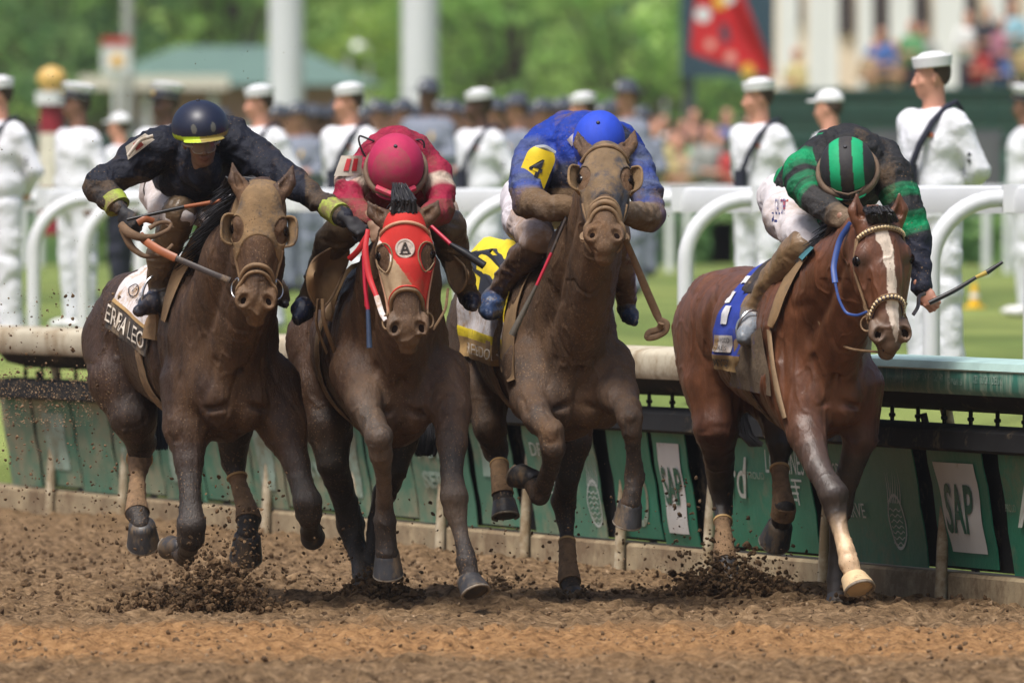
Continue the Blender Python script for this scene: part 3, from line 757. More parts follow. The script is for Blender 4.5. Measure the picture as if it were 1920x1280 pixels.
    hv = (v - Hp) / sc; hu, hvv, hw = hv @ uu / fw, hv @ vv, hv @ ww
    if mudf: al = mudf(v, L, hu, hvv, hw)
    if blaze: C = blaze(C, hu, hvv, hw)
    Cc = np.concatenate([C, al[:, None]], 1)
    me = mesh_np(name + '_body', v, f, True, Cc); body = link('body', me, cm, root)
    hB = bvh_of(vB, fB)
    for q in (-1, 1):
        b = MB(); b.lathe([(1e-4, -.0235), (.010, -.021), (.0175, -.015), (.022, -.006), (.0235, .003), (.020, .012), (.010, .0195), (1e-4, .021)], Hh(q * .104, .212, -.032), Bh @ np.diag([1, 1, 1]) * sc * 1.12, 16); b.build('eye', M_EYE, root)
        # lids, brow
        for sg in (1, -1):
            lid = MB(); pts = [Hh(q * (.105 + .015 * math.cos(t)), .212 - sg * .022 * math.sin(t), -.032 + .027 * math.cos(t * 1.0) * .9) for t in np.linspace(-.2, 1.9, 8)]
            lid.tube(pts, [.002, .004, .005, .005, .005, .005, .004, .002], 6); lid.build('eyelid', M_NOSE if sg > 0 else M_NOSE, root)
        b = MB(); b.lathe([(1e-4, 0), (.016, .0), (.022, .004)], Hh(q * .055, .547, -.012), Bh * sc, 12); b.build('nostril', M_NOSE, root)  # near-black disc in the hole, its inner shade put into the colour
    # hooves
    for ln, hf in (hoofs or {}).items():
        c = P(hf[0], hf[1], Y0 + hf[2]); sl = P(hf[3], hf[4], Y0 + hf[5]); hoofpart(c, sl, PX(hf[6], Y0 + hf[2]), hf[7], hf[8] if len(hf) > 8 else M_HOOF, root)
    # leg wraps
    for ln, y0, y1, ex in wraps:
        pts = LG[ln]; zz = [p[0][2] for p in pts]; out = []
        for t in np.linspace(0, 1, 15):
            py = y0 + (y1 - y0) * t
            for (a, r0, _), (b, r1, _) in zip(pts[:-1], pts[1:]):
                pa = HOR + (CAM_H - a[2]) / (a[1] + CAM_D) * F_PX; pb_ = HOR + (CAM_H - b[2]) / (b[1] + CAM_D) * F_PX
                if pa <= py <= pb_ or pb_ <= py <= pa:
                    k = (py - pa) / (pb_ - pa + 1e-9); out.append((a + (b - a) * k, r0 + (r1 - r0) * k + .007 + .0015 * math.sin(t * 40) + ex * 0)); break
        if len(out) > 2:
            b = MB(); b.tube([o[0] for o in out], [o[1] for o in out], 20); wr = b.build('leg_wrap', M_WRAP, root)
            top = MB(); q = out[0]; d = out[1][0] - out[0][0]; top.tube([q[0] - d * .15, q[0] + d * .45], q[1] + .003, 20); top.build('wrap_band', mat('wrap_tape', (.52, .33, .13), .6), wr)
    H = dict(root=root, L=L, O=O, Y0=Y0, rr=rr, bk=bk, Hh=Hh, sc=sc, uu=uu, vv=vv, ww=ww, headbvh=hB, bvh=bvA, headS=headS, noear=noear, key=key, LG=LG, B=Bh, bodyS=bodyS)
    HORSES[key] = H
    return H

def on_body(H, y, th, off=.0, z0=1.16):
    """point on the barrel surface; y back from the chest, th degrees from straight up (negative = image left)"""
    o = H['L'](0, y, z0); d = H['rr'] * math.sin(R(th)) + V(0, 0, math.cos(R(th)))
    far = o + d * 1.0; hit = H['bvh'].ray_cast(Vector(far), Vector(-d), 1.0)
    p = np.array(hit[0]) if hit[0] is not None else o + d * .3
    return p + d * off
def body_band(H, y0, y1, t0, t1, off, th, m, name, parent=None, nu=5, nv=28, edge=None):
    """a sheet lying on the body between y0..y1 and angles t0..t1; edge(v)->(y0,y1) lets the outline vary"""
    def f(u, v):
        a, b = edge(v) if edge else (y0, y1)
        return on_body(H, a + (b - a) * u, t0 + (t1 - t0) * v, off)
    def o(u, v):
        t = t0 + (t1 - t0) * v; return (H['rr'] * math.sin(R(t)) + V(0, 0, math.cos(R(t)))) * th
    b = MB().slab(f, nu, nv, o); return b.build(name, m, parent if parent is not None else H['root'])
def on_head(H, v, ang, off=0.004, tilt=0.0, w0=-.06):
    """surface point of the head at height v, ang degrees from the face normal (positive to image right); tilt drops it with the side"""
    Hh = H['Hh']; d = H['uu'] * math.sin(R(ang)) + H['ww'] * math.cos(R(ang)); vv_ = v + tilt * (1 - math.cos(R(ang)))
    o = Hh(0, vv_, w0); hit = H['headbvh'].ray_cast(Vector(o + d * .3), Vector(-d), .3)
    p = np.array(hit[0]) if hit[0] is not None else o + d * .07
    return p + d * off
def onpx(H, px, py, off=.01, fall=.3):
    """the spot of the horse's own surface behind photo pixel (px, py), lifted off by off"""
    c = V(0, -CAM_D, CAM_H); d = unit(P(px, py, 0) - c); h = H['bvh'].ray_cast(Vector(c), Vector(d))
    if h[0] is None or h[0][1] > H['Y0'] + 1.9: return P(px, py, H['Y0'] + fall)
    n = np.array(h[1]); n = n if n.dot(d) < 0 else -n
    return np.array(h[0]) + (n * .6 - d * .4) * off
def strip_px(H, pts, m, name, parent, th=.016, fall=.3, off=.008, sm=2):
    """pts: ((left px, py), (right px, py)) pairs down the strip; a padded strip lying on the body"""
    A = np.array([[onpx(H, *a, off, fall), onpx(H, *b, off, fall)] for a, b in pts]); t = np.linspace(0, 1, len(A)); tt = np.linspace(0, 1, len(A) * 4)
    Q = np.stack([[np.interp(tt, t, A[:, j, i]) for i in range(3)] for j in (0, 1)], 0)      # side, xyz, n
    for _ in range(sm): Q[:, :, 1:-1] = Q[:, :, 1:-1] * .5 + (Q[:, :, :-2] + Q[:, :, 2:]) * .25
    n = len(tt) - 1
    def f(u, v): k = v * n; i = min(int(k + 1e-6), n); return Q[0, :, i] * (1 - u) + Q[1, :, i] * u + V(0, -.010 * math.sin(math.pi * u), 0)
    return MB().slab(f, 4, n, V(-.2 * th, -th, 0)).build(name, m, parent)
def head_strap(H, pts, rad, m, name, n=8, parent=None, flat=None):
    """pts: (v, ang, off)"""
    P_ = [on_head(H, *q) for q in pts]
    # resample smoothly
    P_ = np.array(P_); t = np.linspace(0, 1, len(P_)); tt = np.linspace(0, 1, len(P_) * 3); Q = np.stack([np.interp(tt, t, P_[:, i]) for i in range(3)], 1)
    for _ in range(2): Q[1:-1] = Q[1:-1] * .5 + (Q[:-2] + Q[2:]) * .25
    return MB().tube(Q, rad, n, flat=flat).build(name, m, parent if parent is not None else H['root'])
def ring_at(c, nrm, r, th, m, name, parent, xdir=(0, 0, 1)):
    M = frame(nrm, xdir); pts = [V(*c) + M @ V(r * math.cos(q), r * math.sin(q), 0) for q in np.linspace(0, 2 * math.pi, 25)]
    return MB().tube(pts, th, 8, cap=False).build(name, m, parent)
def shell(H, cut, grow, h, m, name, cols=None, subs=(), base=TAN, crop=(-.05, .52)):
    """a hood: the head grown outwards, kept between two planes, with the eye holes cut"""
    s = Sdf(); Hh = H['Hh']
    s.p = [dict(q) for q in H['noear']]
    # no nostril / mouth cuts needed
    lo = np.min([Hh(a, b, c) for a in (-.17, .17) for b in (crop[0] - .03, crop[1] + .05) for c in (-.22, .08)], axis=0); hi = np.max([Hh(a, b, c) for a in (-.17, .17) for b in (crop[0] - .03, crop[1] + .05) for c in (-.22, .08)], axis=0)
    s.p = [q for q in s.p if q['op'] == 'u']
    for c in cut: s.plane(*c)
    for c in subs: s.p.append(c)
    o = s.build(name, h, m, H['root'], grow=grow, clip=(lo, hi), base=base, colf=cols)
    return o
def strands(name, m, parent, items, rad=.004, n=5):
    """items: lists of points, each one lock of hair"""
    b = MB()
    for pts in items:
        k = len(pts); b.tube(pts, [rad * (1 - .85 * i / (k - 1)) + .0006 for i in range(k)], n)
    return b.build(name, m, parent)
DKB = (.036, .027, .022)
def mudbase(lo, hi, face, legk=.5):
    def f(v, L, hu, hv, hw):
        a = np.full(len(v), lo); z = v[:, 2]
        o = L(0, 0, 0); d = (v - o) @ unit(L(0, 1, 0) - o)
        a += (hi - lo) * np.clip(1 - d / .9, 0, 1) * np.clip((z - .5) / .3, 0, 1)
        a = np.where(z < .75, a * .4 + legk * .35, a)
        m = (hv > .0) & (hv < .75) & (np.abs(hu) < .25) & (hw > -.2); a = np.where(m, face, a)
        return a
    return f
# --- first horse from the left of the field: dark brown, tan hood with cups
W_ = DKB
H1 = make_horse('h1', 'racehorse', 'dark muddy racehorse in tan hood with cup blinkers, under the navy jockey leaning out', 440, -1.0, 15, (.046, .023, .013), (.14, .083, .043), coat(1, .45, (MUDC, .26, 7)),
    dict(poll=(490, 343), lip=(478, 605), dy=-.62, dv=-.12, ears=[(436, 306, .08), (549, 312, .08)], fw=1.05, ew=.034),
    dict(foreL=[(366, 725, .20, 135), (352, 800, .12, 92), (353, 865, .05, 50), (357, 935, -.02, 38, W_), (359, 985, -.06, 54, W_), (358, 1008, -.04, 50, W_), (352, 1030, .12, 32, W_), (347, 1043, .22, 36, W_), (337, 1037, .28, 30, W_)],
         foreR=[(503, 725, .20, 125), (530, 800, .12, 88), (556, 868, .04, 48), (566, 905, 0, 42, W_), (577, 940, -.05, 54, W_), (579, 962, -.03, 48, W_), (582, 985, .12, 30, W_), (581, 996, .20, 38, W_)],
         hindL=[(235, 640, 1.62, 165), (236, 715, 1.45, 135), (250, 780, 1.35, 88), (264, 830, 1.45, 56, W_), (262, 856, 1.5, 44, W_), (258, 895, 1.38, 24, W_), (256, 940, 1.25, 32, W_), (257, 960, 1.2, 42, W_), (264, 985, 1.15, 36, W_)],
         hindR=[(385, 640, 1.62, 165), (412, 740, 1.45, 115), (438, 800, 1.3, 72, W_), (438, 866, 1.35, 48, W_), (447, 905, 1.3, 25, W_), (461, 948, 1.2, 33, W_), (466, 970, 1.15, 44, W_), (464, 1000, 1.1, 38, W_)]),
    neck=dict(base=(.0, .22, 1.24), r=(.12, .18, .24)), mudf=mudbase(.22, .52, .62),
    hoofs=dict(foreL=(338, 1030, .28, 318, 1018, .36, 46, (-.2, .3, -1)), foreR=(582, 990, .20, 586, 1000, .28, 46, (0, -.5, -1)),
               hindL=(266, 988, 1.14, 269, 1014, 1.19, 62, (0, -.7, -1)), hindR=(464, 1010, 1.09, 461, 1040, 1.14, 62, (0, -.7, -1))),
    wraps=[('hindL', 858, 962, 0), ('hindR', 893, 975, 0)])
# --- second horse: red and white mask
H2 = make_horse('h2', 'racehorse', 'brown racehorse in red mask with round badge, under the magenta helmet', 748, -1.2, 8, (.064, .033, .019), (.13, .082, .050), coat(2, .45, (MUDC, .28, 8)),
    dict(poll=(757, 388), lip=(766, 657), dy=-.62, dv=-.12, ears=[(690, 378, .05), (822, 376, .05)], fw=1.05, ew=.034),
    dict(foreL=[(680, 700, .12, 130), (681, 752, -.08, 66), (698, 790, -.2, 46, (.10, .07, .05)), (711, 820, -.28, 52, W_), (714, 850, -.25, 42, (.13, .09, .065)), (719, 892, -.15, 28, (.12, .085, .06)), (721, 950, -.02, 31, (.13, .09, .065)), (722, 975, .0, 40, W_), (725, 1018, .02, 36, W_), (726, 1036, .02, 42, W_)],
         foreR=[(824, 705, .12, 115), (846, 770, -.05, 74), (848, 830, -.15, 54), (847, 884, -.22, 41, W_), (851, 930, -.27, 52, W_), (854, 958, -.27, 43, (.12, .085, .06)), (863, 998, -.3, 28, (.12, .085, .06)), (873, 1038, -.35, 33, W_), (875, 1054, -.36, 38, W_), (881, 1080, -.38, 36, W_)],
         hindL=[(610, 640, 1.5, 150), (612, 730, 1.35, 120), (618, 800, 1.25, 88), (624, 870, 1.2, 60, W_), (648, 942, 1.35, 44, W_), (657, 983, 1.4, 52, W_), (664, 1015, 1.38, 40, W_), (674, 1052, 1.3, 29, W_), (680, 1090, 1.2, 35, W_), (684, 1118, 1.15, 38, W_)],
         hindR=[(760, 700, 1.5, 150), (760, 770, 1.4, 96), (752, 825, 1.3, 60, W_), (740, 880, 1.25, 46, W_), (720, 925, 1.35, 44, W_), (704, 970, 1.35, 26, W_), (695, 1035, 1.3, 24, W_), (692, 1066, 1.3, 32, W_)]),
    neck=dict(base=(0, .22, 1.22), r=(.12, .18, .24)), mudf=mudbase(.26, .46, .50), chest=(1.0, -.02),
    hoofs=dict(foreL=(726, 1042, .02, 728, 1072, .05, 57, (0, -.8, -1)), foreR=(880, 1083, -.38, 890, 1112, -.42, 57, (.35, -1, .1)), hindL=(684, 1112, 1.15, 687, 1134, 1.12, 44, (.2, -1, 0)), hindR=(692, 1062, 1.3, 692, 1084, 1.32, 40, (0, -.6, -.6))))
# --- third horse: grey brown, tan hood, high head
def bulge(s, L, col):
    s.ell(P(1131, 775, -.70), (.085, .10, .07), None, .04, col)
H3 = make_horse('h3', 'racehorse', 'dusty brown racehorse with high head and tan hood, wearing the yellow cloth', 1078, -.8, 11, (.060, .037, .024), (.10, .066, .042), coat(3, .50, (MUDC, .36, 8)),
    dict(poll=(1136, 262), lip=(1133, 473), dy=-.58, dv=-.36, ears=[(1083, 247, .22), (1190, 245, .22)], fw=1.05, ew=.031),
    dict(foreL=[(1000, 690, .12, 120), (992, 750, -.05, 70), (1008, 786, -.2, 52, (.10, .07, .055)), (1034, 812, -.3, 52, W_), (1037, 838, -.3, 48, W_), (1033, 872, -.2, 33, W_), (1019, 912, -.02, 34, W_), (1012, 928, .02, 38, W_), (1000, 910, .08, 34, W_)],
         foreR=[(1134, 690, .12, 115), (1160, 742, -.1, 72), (1177, 766, -.25, 48, (.10, .07, .055)), (1181, 785, -.3, 47, W_), (1184, 806, -.3, 36, W_), (1188, 850, -.25, 26, W_), (1190, 893, -.2, 37, W_), (1186, 925, -.22, 31, W_), (1183, 942, -.22, 38, W_)],
         hindL=[(935, 640, 1.5, 140), (912, 730, 1.35, 92), (919, 800, 1.25, 60), (930, 843, 1.3, 46, W_), (936, 868, 1.25, 29, W_), (940, 905, 1.15, 33, W_), (942, 920, 1.1, 36, W_), (944, 938, 1.08, 38, W_)],
         hindR=[(1060, 690, 1.5, 150), (1074, 780, 1.35, 84), (1078, 830, 1.3, 58), (1064, 895, 1.3, 43, W_), (1057, 938, 1.4, 47, W_), (1060, 972, 1.4, 33, W_), (1063, 1010, 1.35, 25, W_), (1065, 1060, 1.25, 30, W_), (1067, 1083, 1.2, 38, W_), (1073, 1106, 1.15, 34, W_)]),
    neck=dict(base=(.0, .22, 1.22), r=(.105, .155, .21), arch=.02), mudf=mudbase(.40, .52, .60), extra=bulge, chest=(.93, 0),
    hoofs=dict(foreL=(996, 902, .10, 974, 884, .16, 50, (-.5, .2, -1)), foreR=(1182, 947, -.22, 1176, 976, -.19, 55, (-.1, -.8, -1)), hindL=(945, 938, 1.08, 948, 968, 1.05, 53, (0, -1, -.2)), hindR=(1073, 1102, 1.15, 1077, 1122, 1.12, 42, (.2, -1, 0))),
    wraps=[('hindL', 870, 926, 0), ('hindR', 1014, 1092, 0)])
# --- fourth horse: bright bay with a blaze
CR = (.60, .42, .26)
def blz(C, hu, hv, hw):
    n = fbm(np.stack([hu, hv, hw], 1) * 22, 2) * .012
    cx = np.interp(hv, [.02, .10, .16, .25, .36, .44, .55, .60], [-.006, -.014, .0, .008, .008, .010, .010, .012])
    wd = np.interp(hv, [.06, .085, .12, .20, .26, .36, .42, .47, .54, .585], [.0, .026, .027, .022, .019, .018, .027, .022, .012, .0])
    m = (np.abs(hu - cx + n) < wd) & (hw > -.06) & (hv > .06) & (hv < .585)
    C = C.copy(); C[m] = (.66, .56, .46)
    # darker skin round the eyes
    for q in (-1, 1):
        d = np.sqrt(((hu - q * .093) / .034) ** 2 + ((hv - .215) / .045) ** 2 + ((hw + .02) / .06) ** 2); k = np.clip(1.3 - d, 0, 1)[:, None] * .75
        C = C * (1 - k) + np.array((.035, .022, .016)) * k
    return C
def mud4(v, L, hu, hv, hw):
    a = np.full(len(v), .22); z = v[:, 2]; a = np.where(z < .95, .35, a); m = (hv > .44) & (hv < .75) & (np.abs(hu) < .2) & (hw > -.2); a = np.where(m, .5, a)
    return a
H4 = make_horse('h4', 'racehorse', 'glossy bay racehorse with white blaze and studded bridle, wearing the blue cloth', 1558, -.5, 14, (.120, .046, .022), (.12, .08, .055), coat(4, .40, ((.17, .095, .05), .22, 8)),
    dict(poll=(1652, 396), lip=(1676, 668), dy=-.62, dv=-.10, turn=16, ears=[(1606, 366, .02), (1686, 364, .06)], fw=1.12, ew=.036),
    dict(foreL=[(1505, 725, .14, 160), (1512, 812, -.05, 70), (1535, 880, -.2, 46, (.075, .045, .035)), (1563, 926, -.3, 53, (.06, .045, .04)), (1567, 955, -.3, 44, W_), (1575, 992, -.35, 30, W_), (1587, 1032, -.42, 32, CR), (1592, 1055, -.44, 37, CR), (1601, 1080, -.46, 35, CR)],
         foreR=[(1602, 725, .15, 115), (1614, 815, .15, 64, (.11, .04, .025)), (1590, 895, .2, 41, W_), (1575, 955, .25, 44, W_), (1570, 985, .28, 30, W_), (1567, 1050, .3, 27, W_), (1568, 1085, .3, 34, W_), (1569, 1115, .28, 36, W_)],
         hindL=[(1350, 620, 1.66, 175), (1345, 720, 1.5, 130), (1343, 800, 1.42, 82), (1347, 855, 1.5, 57, (.07, .03, .022)), (1352, 906, 1.6, 47, W_), (1355, 950, 1.6, 36, W_), (1356, 990, 1.5, 25, W_), (1358, 1036, 1.4, 37, W_), (1361, 1058, 1.35, 42, W_)],
         hindR=[(1440, 640, 1.62, 170), (1447, 740, 1.45, 105), (1462, 795, 1.35, 66, (.07, .03, .022)), (1463, 834, 1.3, 47, W_), (1461, 868, 1.3, 32, W_), (1463, 895, 1.25, 26, W_), (1467, 930, 1.2, 33, W_), (1470, 953, 1.15, 42, W_), (1464, 982, 1.2, 38, W_)]),
    neck=dict(base=(.0, .22, 1.24), r=(.12, .18, .24)), mudf=mud4, blaze=blz, chest=(.92, 0),
    hoofs=dict(foreL=(1602, 1080, -.46, 1610, 1106, -.50, 60, (.3, -1, .1), M_HOOFW), foreR=(1569, 1108, .28, 1570, 1132, .26, 44, (0, -1, 0)), hindL=(1362, 1058, 1.34, 1366, 1094, 1.3, 56, (.2, -1, 0)), hindR=(1462, 988, 1.2, 1453, 1012, 1.25, 60, (-.3, -.8, -1))),
    wraps=[('hindL', 976, 1060, 0), ('hindR', 877, 968, 0)])
# ---------------------------------------------------------------- hoods, bridles, cloths, saddles
def hh_cut(H, v1, w1, v2, w2, keep_up=True):
    """plane through (v1,w1) and (v2,w2) in the head's side view, as a keep-above cut"""
    a, b = V(0, v1, w1), V(0, v2, w2); t = unit(b - a); n = V(0, -t[2], t[1]);
    if n[1] < 0: n = -n
    if not keep_up: n = -n
    nw = n[0] * H['uu'] + n[1] * H['vv'] + n[2] * H['ww']
    return (H['Hh'](*a), nw, 0.0, 'i')
def eye_subs(H, r=(.046, .060, .055), c=(.100, .215, -.015)):
    return [dict(kind='e', op='s', k=.004, col=None, kc=0, c=H['Hh'](q * c[0], c[1], c[2]), r=V(*r) * H['sc'], M=H['B'] @ np.array(Matrix.Rotation(q * .5, 3, 'Y'))) for q in (-1, 1)]
def cup(H, q, m, parent, out=.052, fwd=.045, hh=.064, c=(.098, .218, -.035)):
    Hh = H['Hh']; b = MB()
    def f(u, v):
        th = R(-88 + 176 * v); k = u
        cs = abs(math.cos(th)) ** .45; sn = math.copysign(abs(math.sin(th)) ** .7, math.sin(th))
        uu_ = q * (c[0] + .004 + .022 * cs + out * k * (.05 + .95 * cs)); vv_ = c[1] + hh * sn * (1 + .10 * k * (1 if sn < 0 else .6))
        return Hh(uu_, vv_, c[2] - .018 + (fwd + .022) * k ** .8 * (.45 + .55 * cs))
    def o(u, v): th = R(-88 + 176 * v); return (H['uu'] * q * math.cos(th) + H['vv'] * math.sin(th)) * .006
    b.slab(f, 6, 18, o)
    rim = [f(1, t) for t in np.linspace(0, 1, 19)]; b.tube(rim, .006, 8)
    return b.build('blinker_cup', m, parent)
def noseband(H, v, tilt, m, rad=.009, flat=None, span=125, off=.006, n=23, name='noseband', parent=None):
    return head_strap(H, [(v, a, off, tilt) for a in np.linspace(-span, span, n)], rad, m, name, 10, parent, flat)

# horse 1
hd = shell(H1, [hh_cut(H1, .265, .03, .43, -.11), hh_cut(H1, -.03, .0, -.03, -.2, False), (H1['Hh'](0, 0, -.21), -H1['ww'], 0, 'i')], .006, .005, M_HOOD, 'hood', subs=eye_subs(H1))
for q in (-1, 1): cup(H1, q, M_HOOD, hd, out=.040)
noseband(H1, .385, .085, M_TACK, .011); noseband(H1, .415, .10, M_TACK, .008, name='drop_noseband')
def bridle(H, m, vb=.47, side=(.16, .40), rr_=.036, ring_m=M_STEEL, angs=(78, 100), lean=.0):
    for q in (-1, 1):
        head_strap(H, [(side[0], q * angs[0], .006), (side[0] * .6 + side[1] * .4, q * (angs[0] + 8), .006), (side[1], q * (angs[1] - 6), .007), (vb, q * angs[1], .010)], .007, m, 'cheek_strap')
        c = on_head(H, vb, q * angs[1], .016); ring_at(c, H['uu'] * q * .8 + H['ww'] * .75, rr_, .0045, ring_m, 'bit_ring', H['root'])
        H['bit%d' % q] = c
        ring_at(c - H['vv'] * .03 + H['ww'] * .01, H['uu'] * q, .013, .004, ring_m, 'buckle', H['root'])
bridle(H1, M_TACK, .475, (.30, .42), .046)
# horse 2: red mask with tan lower left part, badge
def maskcol(v, C):
    Hp = H2['Hh'](0, 0, 0); hv = (v - Hp) / H2['sc']; u, w_ = hv @ H2['uu'], hv @ H2['vv']
    n = fbm(v * 30, 2) * .012
    C = np.tile(np.array((.50, .018, .013)), (len(v), 1)); a = np.full(len(v), .20)
    low = (w_ > .155 + 1.55 * (u + .105)); C[low] = (.42, .31, .19); a[low] = .45
    wt = low & (w_ < .175 + 1.55 * (u + .105) + .012) & (u < -.06); C[wt] = (.7, .68, .64)
    a = a + np.clip((w_ - .2) * 1.2, 0, .28) * (u > -.02)
    return np.concatenate([C, a[:, None]], 1)
M_MASK = mat('red_and_white_cloth', attr=True, rough=.8, nz=(12, .15), mud=((.26, .14, .07), .32, 7), bump=(150, .35, .003))
ms = shell(H2, [hh_cut(H2, .375, .03, .50, -.10), hh_cut(H2, .015, .0, .03, -.2, False), (H2['Hh'](0, 0, -.13), -H2['ww'], 0, 'i')], .006, .005, M_MASK, 'mask', cols=maskcol, subs=eye_subs(H2, (.044, .062, .06), (.100, .228, -.01)))
for q in (-1, 1):
    pts = [on_head(H2, .228 + .066 * math.sin(t), q * (54 + 22 * math.cos(t)), .009) for t in np.linspace(0, 2 * math.pi, 21)]
    MB().tube(pts, .0035, 6, cap=False).build('eye_hole_trim', M_TACK, ms)
c = on_head(H2, .195, 0, .010); Mb = frame(H2['ww'], H2['uu'])
bd = MB().lathe([(1e-4, .003), (.034, .003), (.036, .0055), (.043, .0055), (.045, .0)], c - H2['ww'] * .002, Mb, 40).build('badge', mat('badge_silver', (.50, .42, .36), .4, nz=(60, .3)), ms)
bb_ = MB(); dn = frame(-H2['vv'], H2['uu'])
for a_, b_, r_ in (((-.017, -.020), (-.003, .020), .005), ((.017, -.020), (.003, .020), .005), ((-.010, -.006), (.010, -.006), .004), ((0, .02), (0, .028), .006), ((-.026, -.024), (.026, -.024), .003)):
    bb_.tube([c + H2['uu'] * a_[0] - H2['vv'] * a_[1] + H2['ww'] * .003, c + H2['uu'] * b_[0] - H2['vv'] * b_[1] + H2['ww'] * .003], r_, 6)
bb_.build('badge_figure', M_DTACK, bd)
M_COP = mat('copper_piping', (.50, .27, .17), .45, nz=(20, .2))
noseband(H2, .375, .085, M_TACK, .010); noseband(H2, .362, .080, mat('red_piping', (.55, .03, .02), .5), .004, off=.012, name='piping')
head_strap(H2, [(.075 + .05 * (1 - math.cos(R(a))), a, .010) for a in np.linspace(-85, 85, 19)], .008, M_COP, 'browband')
bridle(H2, M_COP, .50, (.10, .40), .034, M_TACK, (84, 98))
# horse 3
hd = shell(H3, [hh_cut(H3, .345, .03, .52, -.11), hh_cut(H3, -.03, .0, -.03, -.2, False), (H3['Hh'](0, 0, -.21), -H3['ww'], 0, 'i')], .006, .005, mat('muddy_blue_hood', (.18, .118, .062), .85, nz=(14, .3), mud=((.035, .04, .055), .46, 5.5), bump=(26, .7, .010)), 'hood', subs=eye_subs(H3))
for q in (-1, 1): cup(H3, q, M_HOOD, hd, out=.040)
noseband(H3, .385, .095, M_TACK, .014); noseband(H3, .415, .10, M_TACK, .010, name='drop_noseband'); noseband(H3, .36, .09, M_TACK, .008, name='sheepskin_band')
head_strap(H3, [(.06 + .04 * (1 - math.cos(R(a))), a, .010) for a in np.linspace(-85, 85, 15)], .008, M_TACK, 'browband')
bridle(H3, M_TACK, .50, (.34, .44), .028, M_TACK, (80, 102))
for q in (-1, 1): MB().lathe([(1e-4, .008), (.024, .008), (.027, 0), (.024, -.008), (1e-4, -.008)], H3['bit%d' % q], frame(H3['uu'] * q * .5 + H3['ww'], H3['vv']), 18).build('bit_guard', M_TACK, H3['root'])
# horse 4: studded browband and noseband
M_GOLD = mat('pale_gold_stud', (.66, .52, .30), .4, nz=(20, .2)); M_NAVY = mat('navy_leather', (.02, .03, .12), .5)
def studded(H, v, tilt, span, name, n=21):
    base = head_strap(H, [(v, a, .006, tilt) for a in np.linspace(-span, span, n)], .010, M_NAVY, name)
    st = MB(); k = 19
    for a in np.linspace(-span + 4, span - 4, k):
        p = on_head(H, v, a, .014, tilt); nn = H['uu'] * math.sin(R(a)) + H['ww'] * math.cos(R(a)); st.lathe([(.0085, -.004), (.0085, .002), (.005, .006), (1e-4, .008)], p, frame(nn, H['vv']), 6)
    st.build('stud_row', M_GOLD, base)
    for dv_ in (-.011, .011): head_strap(H, [(v + dv_, a, .008, tilt) for a in np.linspace(-span, span, n)], .004, M_TACK, 'piping', parent=base)
studded(H4, .075, .045, 78, 'browband'); studded(H4, .385, .08, 92, 'noseband')
bridle(H4, M_TACK, .485, (.11, .41), .034, M_TACK, (80, 98))
bridle_extra = head_strap(H4, [(.11, -88, .012), (.25, -96, .012), (.38, -100, .012), (.47, -102, .012)], .005, M_TACK, 'cheek_strap')
for q in (-1, 1):
    head_strap(H4, [(.40, q * 92, .012), (.42, q * 96, .016), (.44, q * 92, .012), (.46, q * 96, .014)], .009, M_TACK, 'strap_knot')

# cloths: sheets lying over the back, wrapped on the barrel
def cloth(H, y0, y1, tmax, name, bands, skew=0.0, cup_=.012, tmin=None, tilt=0, flare=None):
    """bands: (t from, t to, material); skew pulls the lower edge back"""
    tmin = tmin if tmin is not None else -tmax
    root = None
    def f(u, v, off=.0):      # u along the horse 0..1 front to back, v in degrees
        v = v - math.copysign(1, v) * tilt * u * min(1, abs(v) / 60)
        p = on_body(H, y0 + (y1 - y0) * u + skew * (abs(v) / 100) ** 2, v, cup_ + off + .004 * math.sin(u * 9 + v * .12) + .003 * math.sin(v * .31))
        return p + (flare(u, v) if flare else 0)
    for i, (a, b, m, nm) in enumerate(bands):
        o = MB().slab(lambda u, v: f(u, a + (b - a) * v), 12, max(6, int(abs(b - a) / 5)), lambda u, v: (H['rr'] * math.sin(R(a + (b - a) * v)) + V(0, 0, math.cos(R(a + (b - a) * v)))) * (.006 + .0005 * i)).build(name if i == 0 else nm, m, H['root'] if i == 0 else root)
        if i == 0: root = o
    return root, f
def cpatch(f, m, parent, name, u0, u1, v0, v1, off=.012):
    return MB().grid(lambda a, b: f(u0 + (u1 - u0) * a, v0 + (v1 - v0) * b, off), 8, 8).build(name, m, parent)
def ctext(s, f, box, m, parent, off=.015, **k): return place_text(s, lambda u, v, o: f(u, v, off), box, m, parent, **k)
M_BLUE = mat('blue_cloth', (.018, .045, .34), .75, nz=(14, .2), mud=((.20, .15, .10), .22, 5), bump=(90, .3, .004))
M_YEL = mat('yellow_cloth', (.78, .60, .02), .75, nz=(14, .12), mud=((.22, .15, .06), .20, 5), bump=(12, .35, .02))
M_WHC = mat('soiled_white_cloth', (.62, .58, .58), .8, nz=(10, .1), mud=((.36, .22, .11), .36, 7), bump=(14, .35, .02))
M_GOLDC = mat('muddy_gold_cloth', (.40, .25, .10), .75, nz=(18, .25), bump=(30, .4, .01))
M_BLKC = mat('muddy_black_cloth', (.045, .036, .030), .8, nz=(10, .2), mud=((.18, .125, .07), .38, 6), bump=(40, .3, .01))
M_BLK = mat('black_print', (.016, .018, .03), .7, nz=(14, .2))
M_WPR = mat('cream_print', (.62, .55, .46), .7, nz=(20, .15), mud=((.25, .17, .1), .25, 14))
M_TANPAD = mat('tan_pad', (.25, .155, .075), .8, nz=(12, .2), bump=(60, .3, .005), mud=((.16, .11, .065), .3, 6))
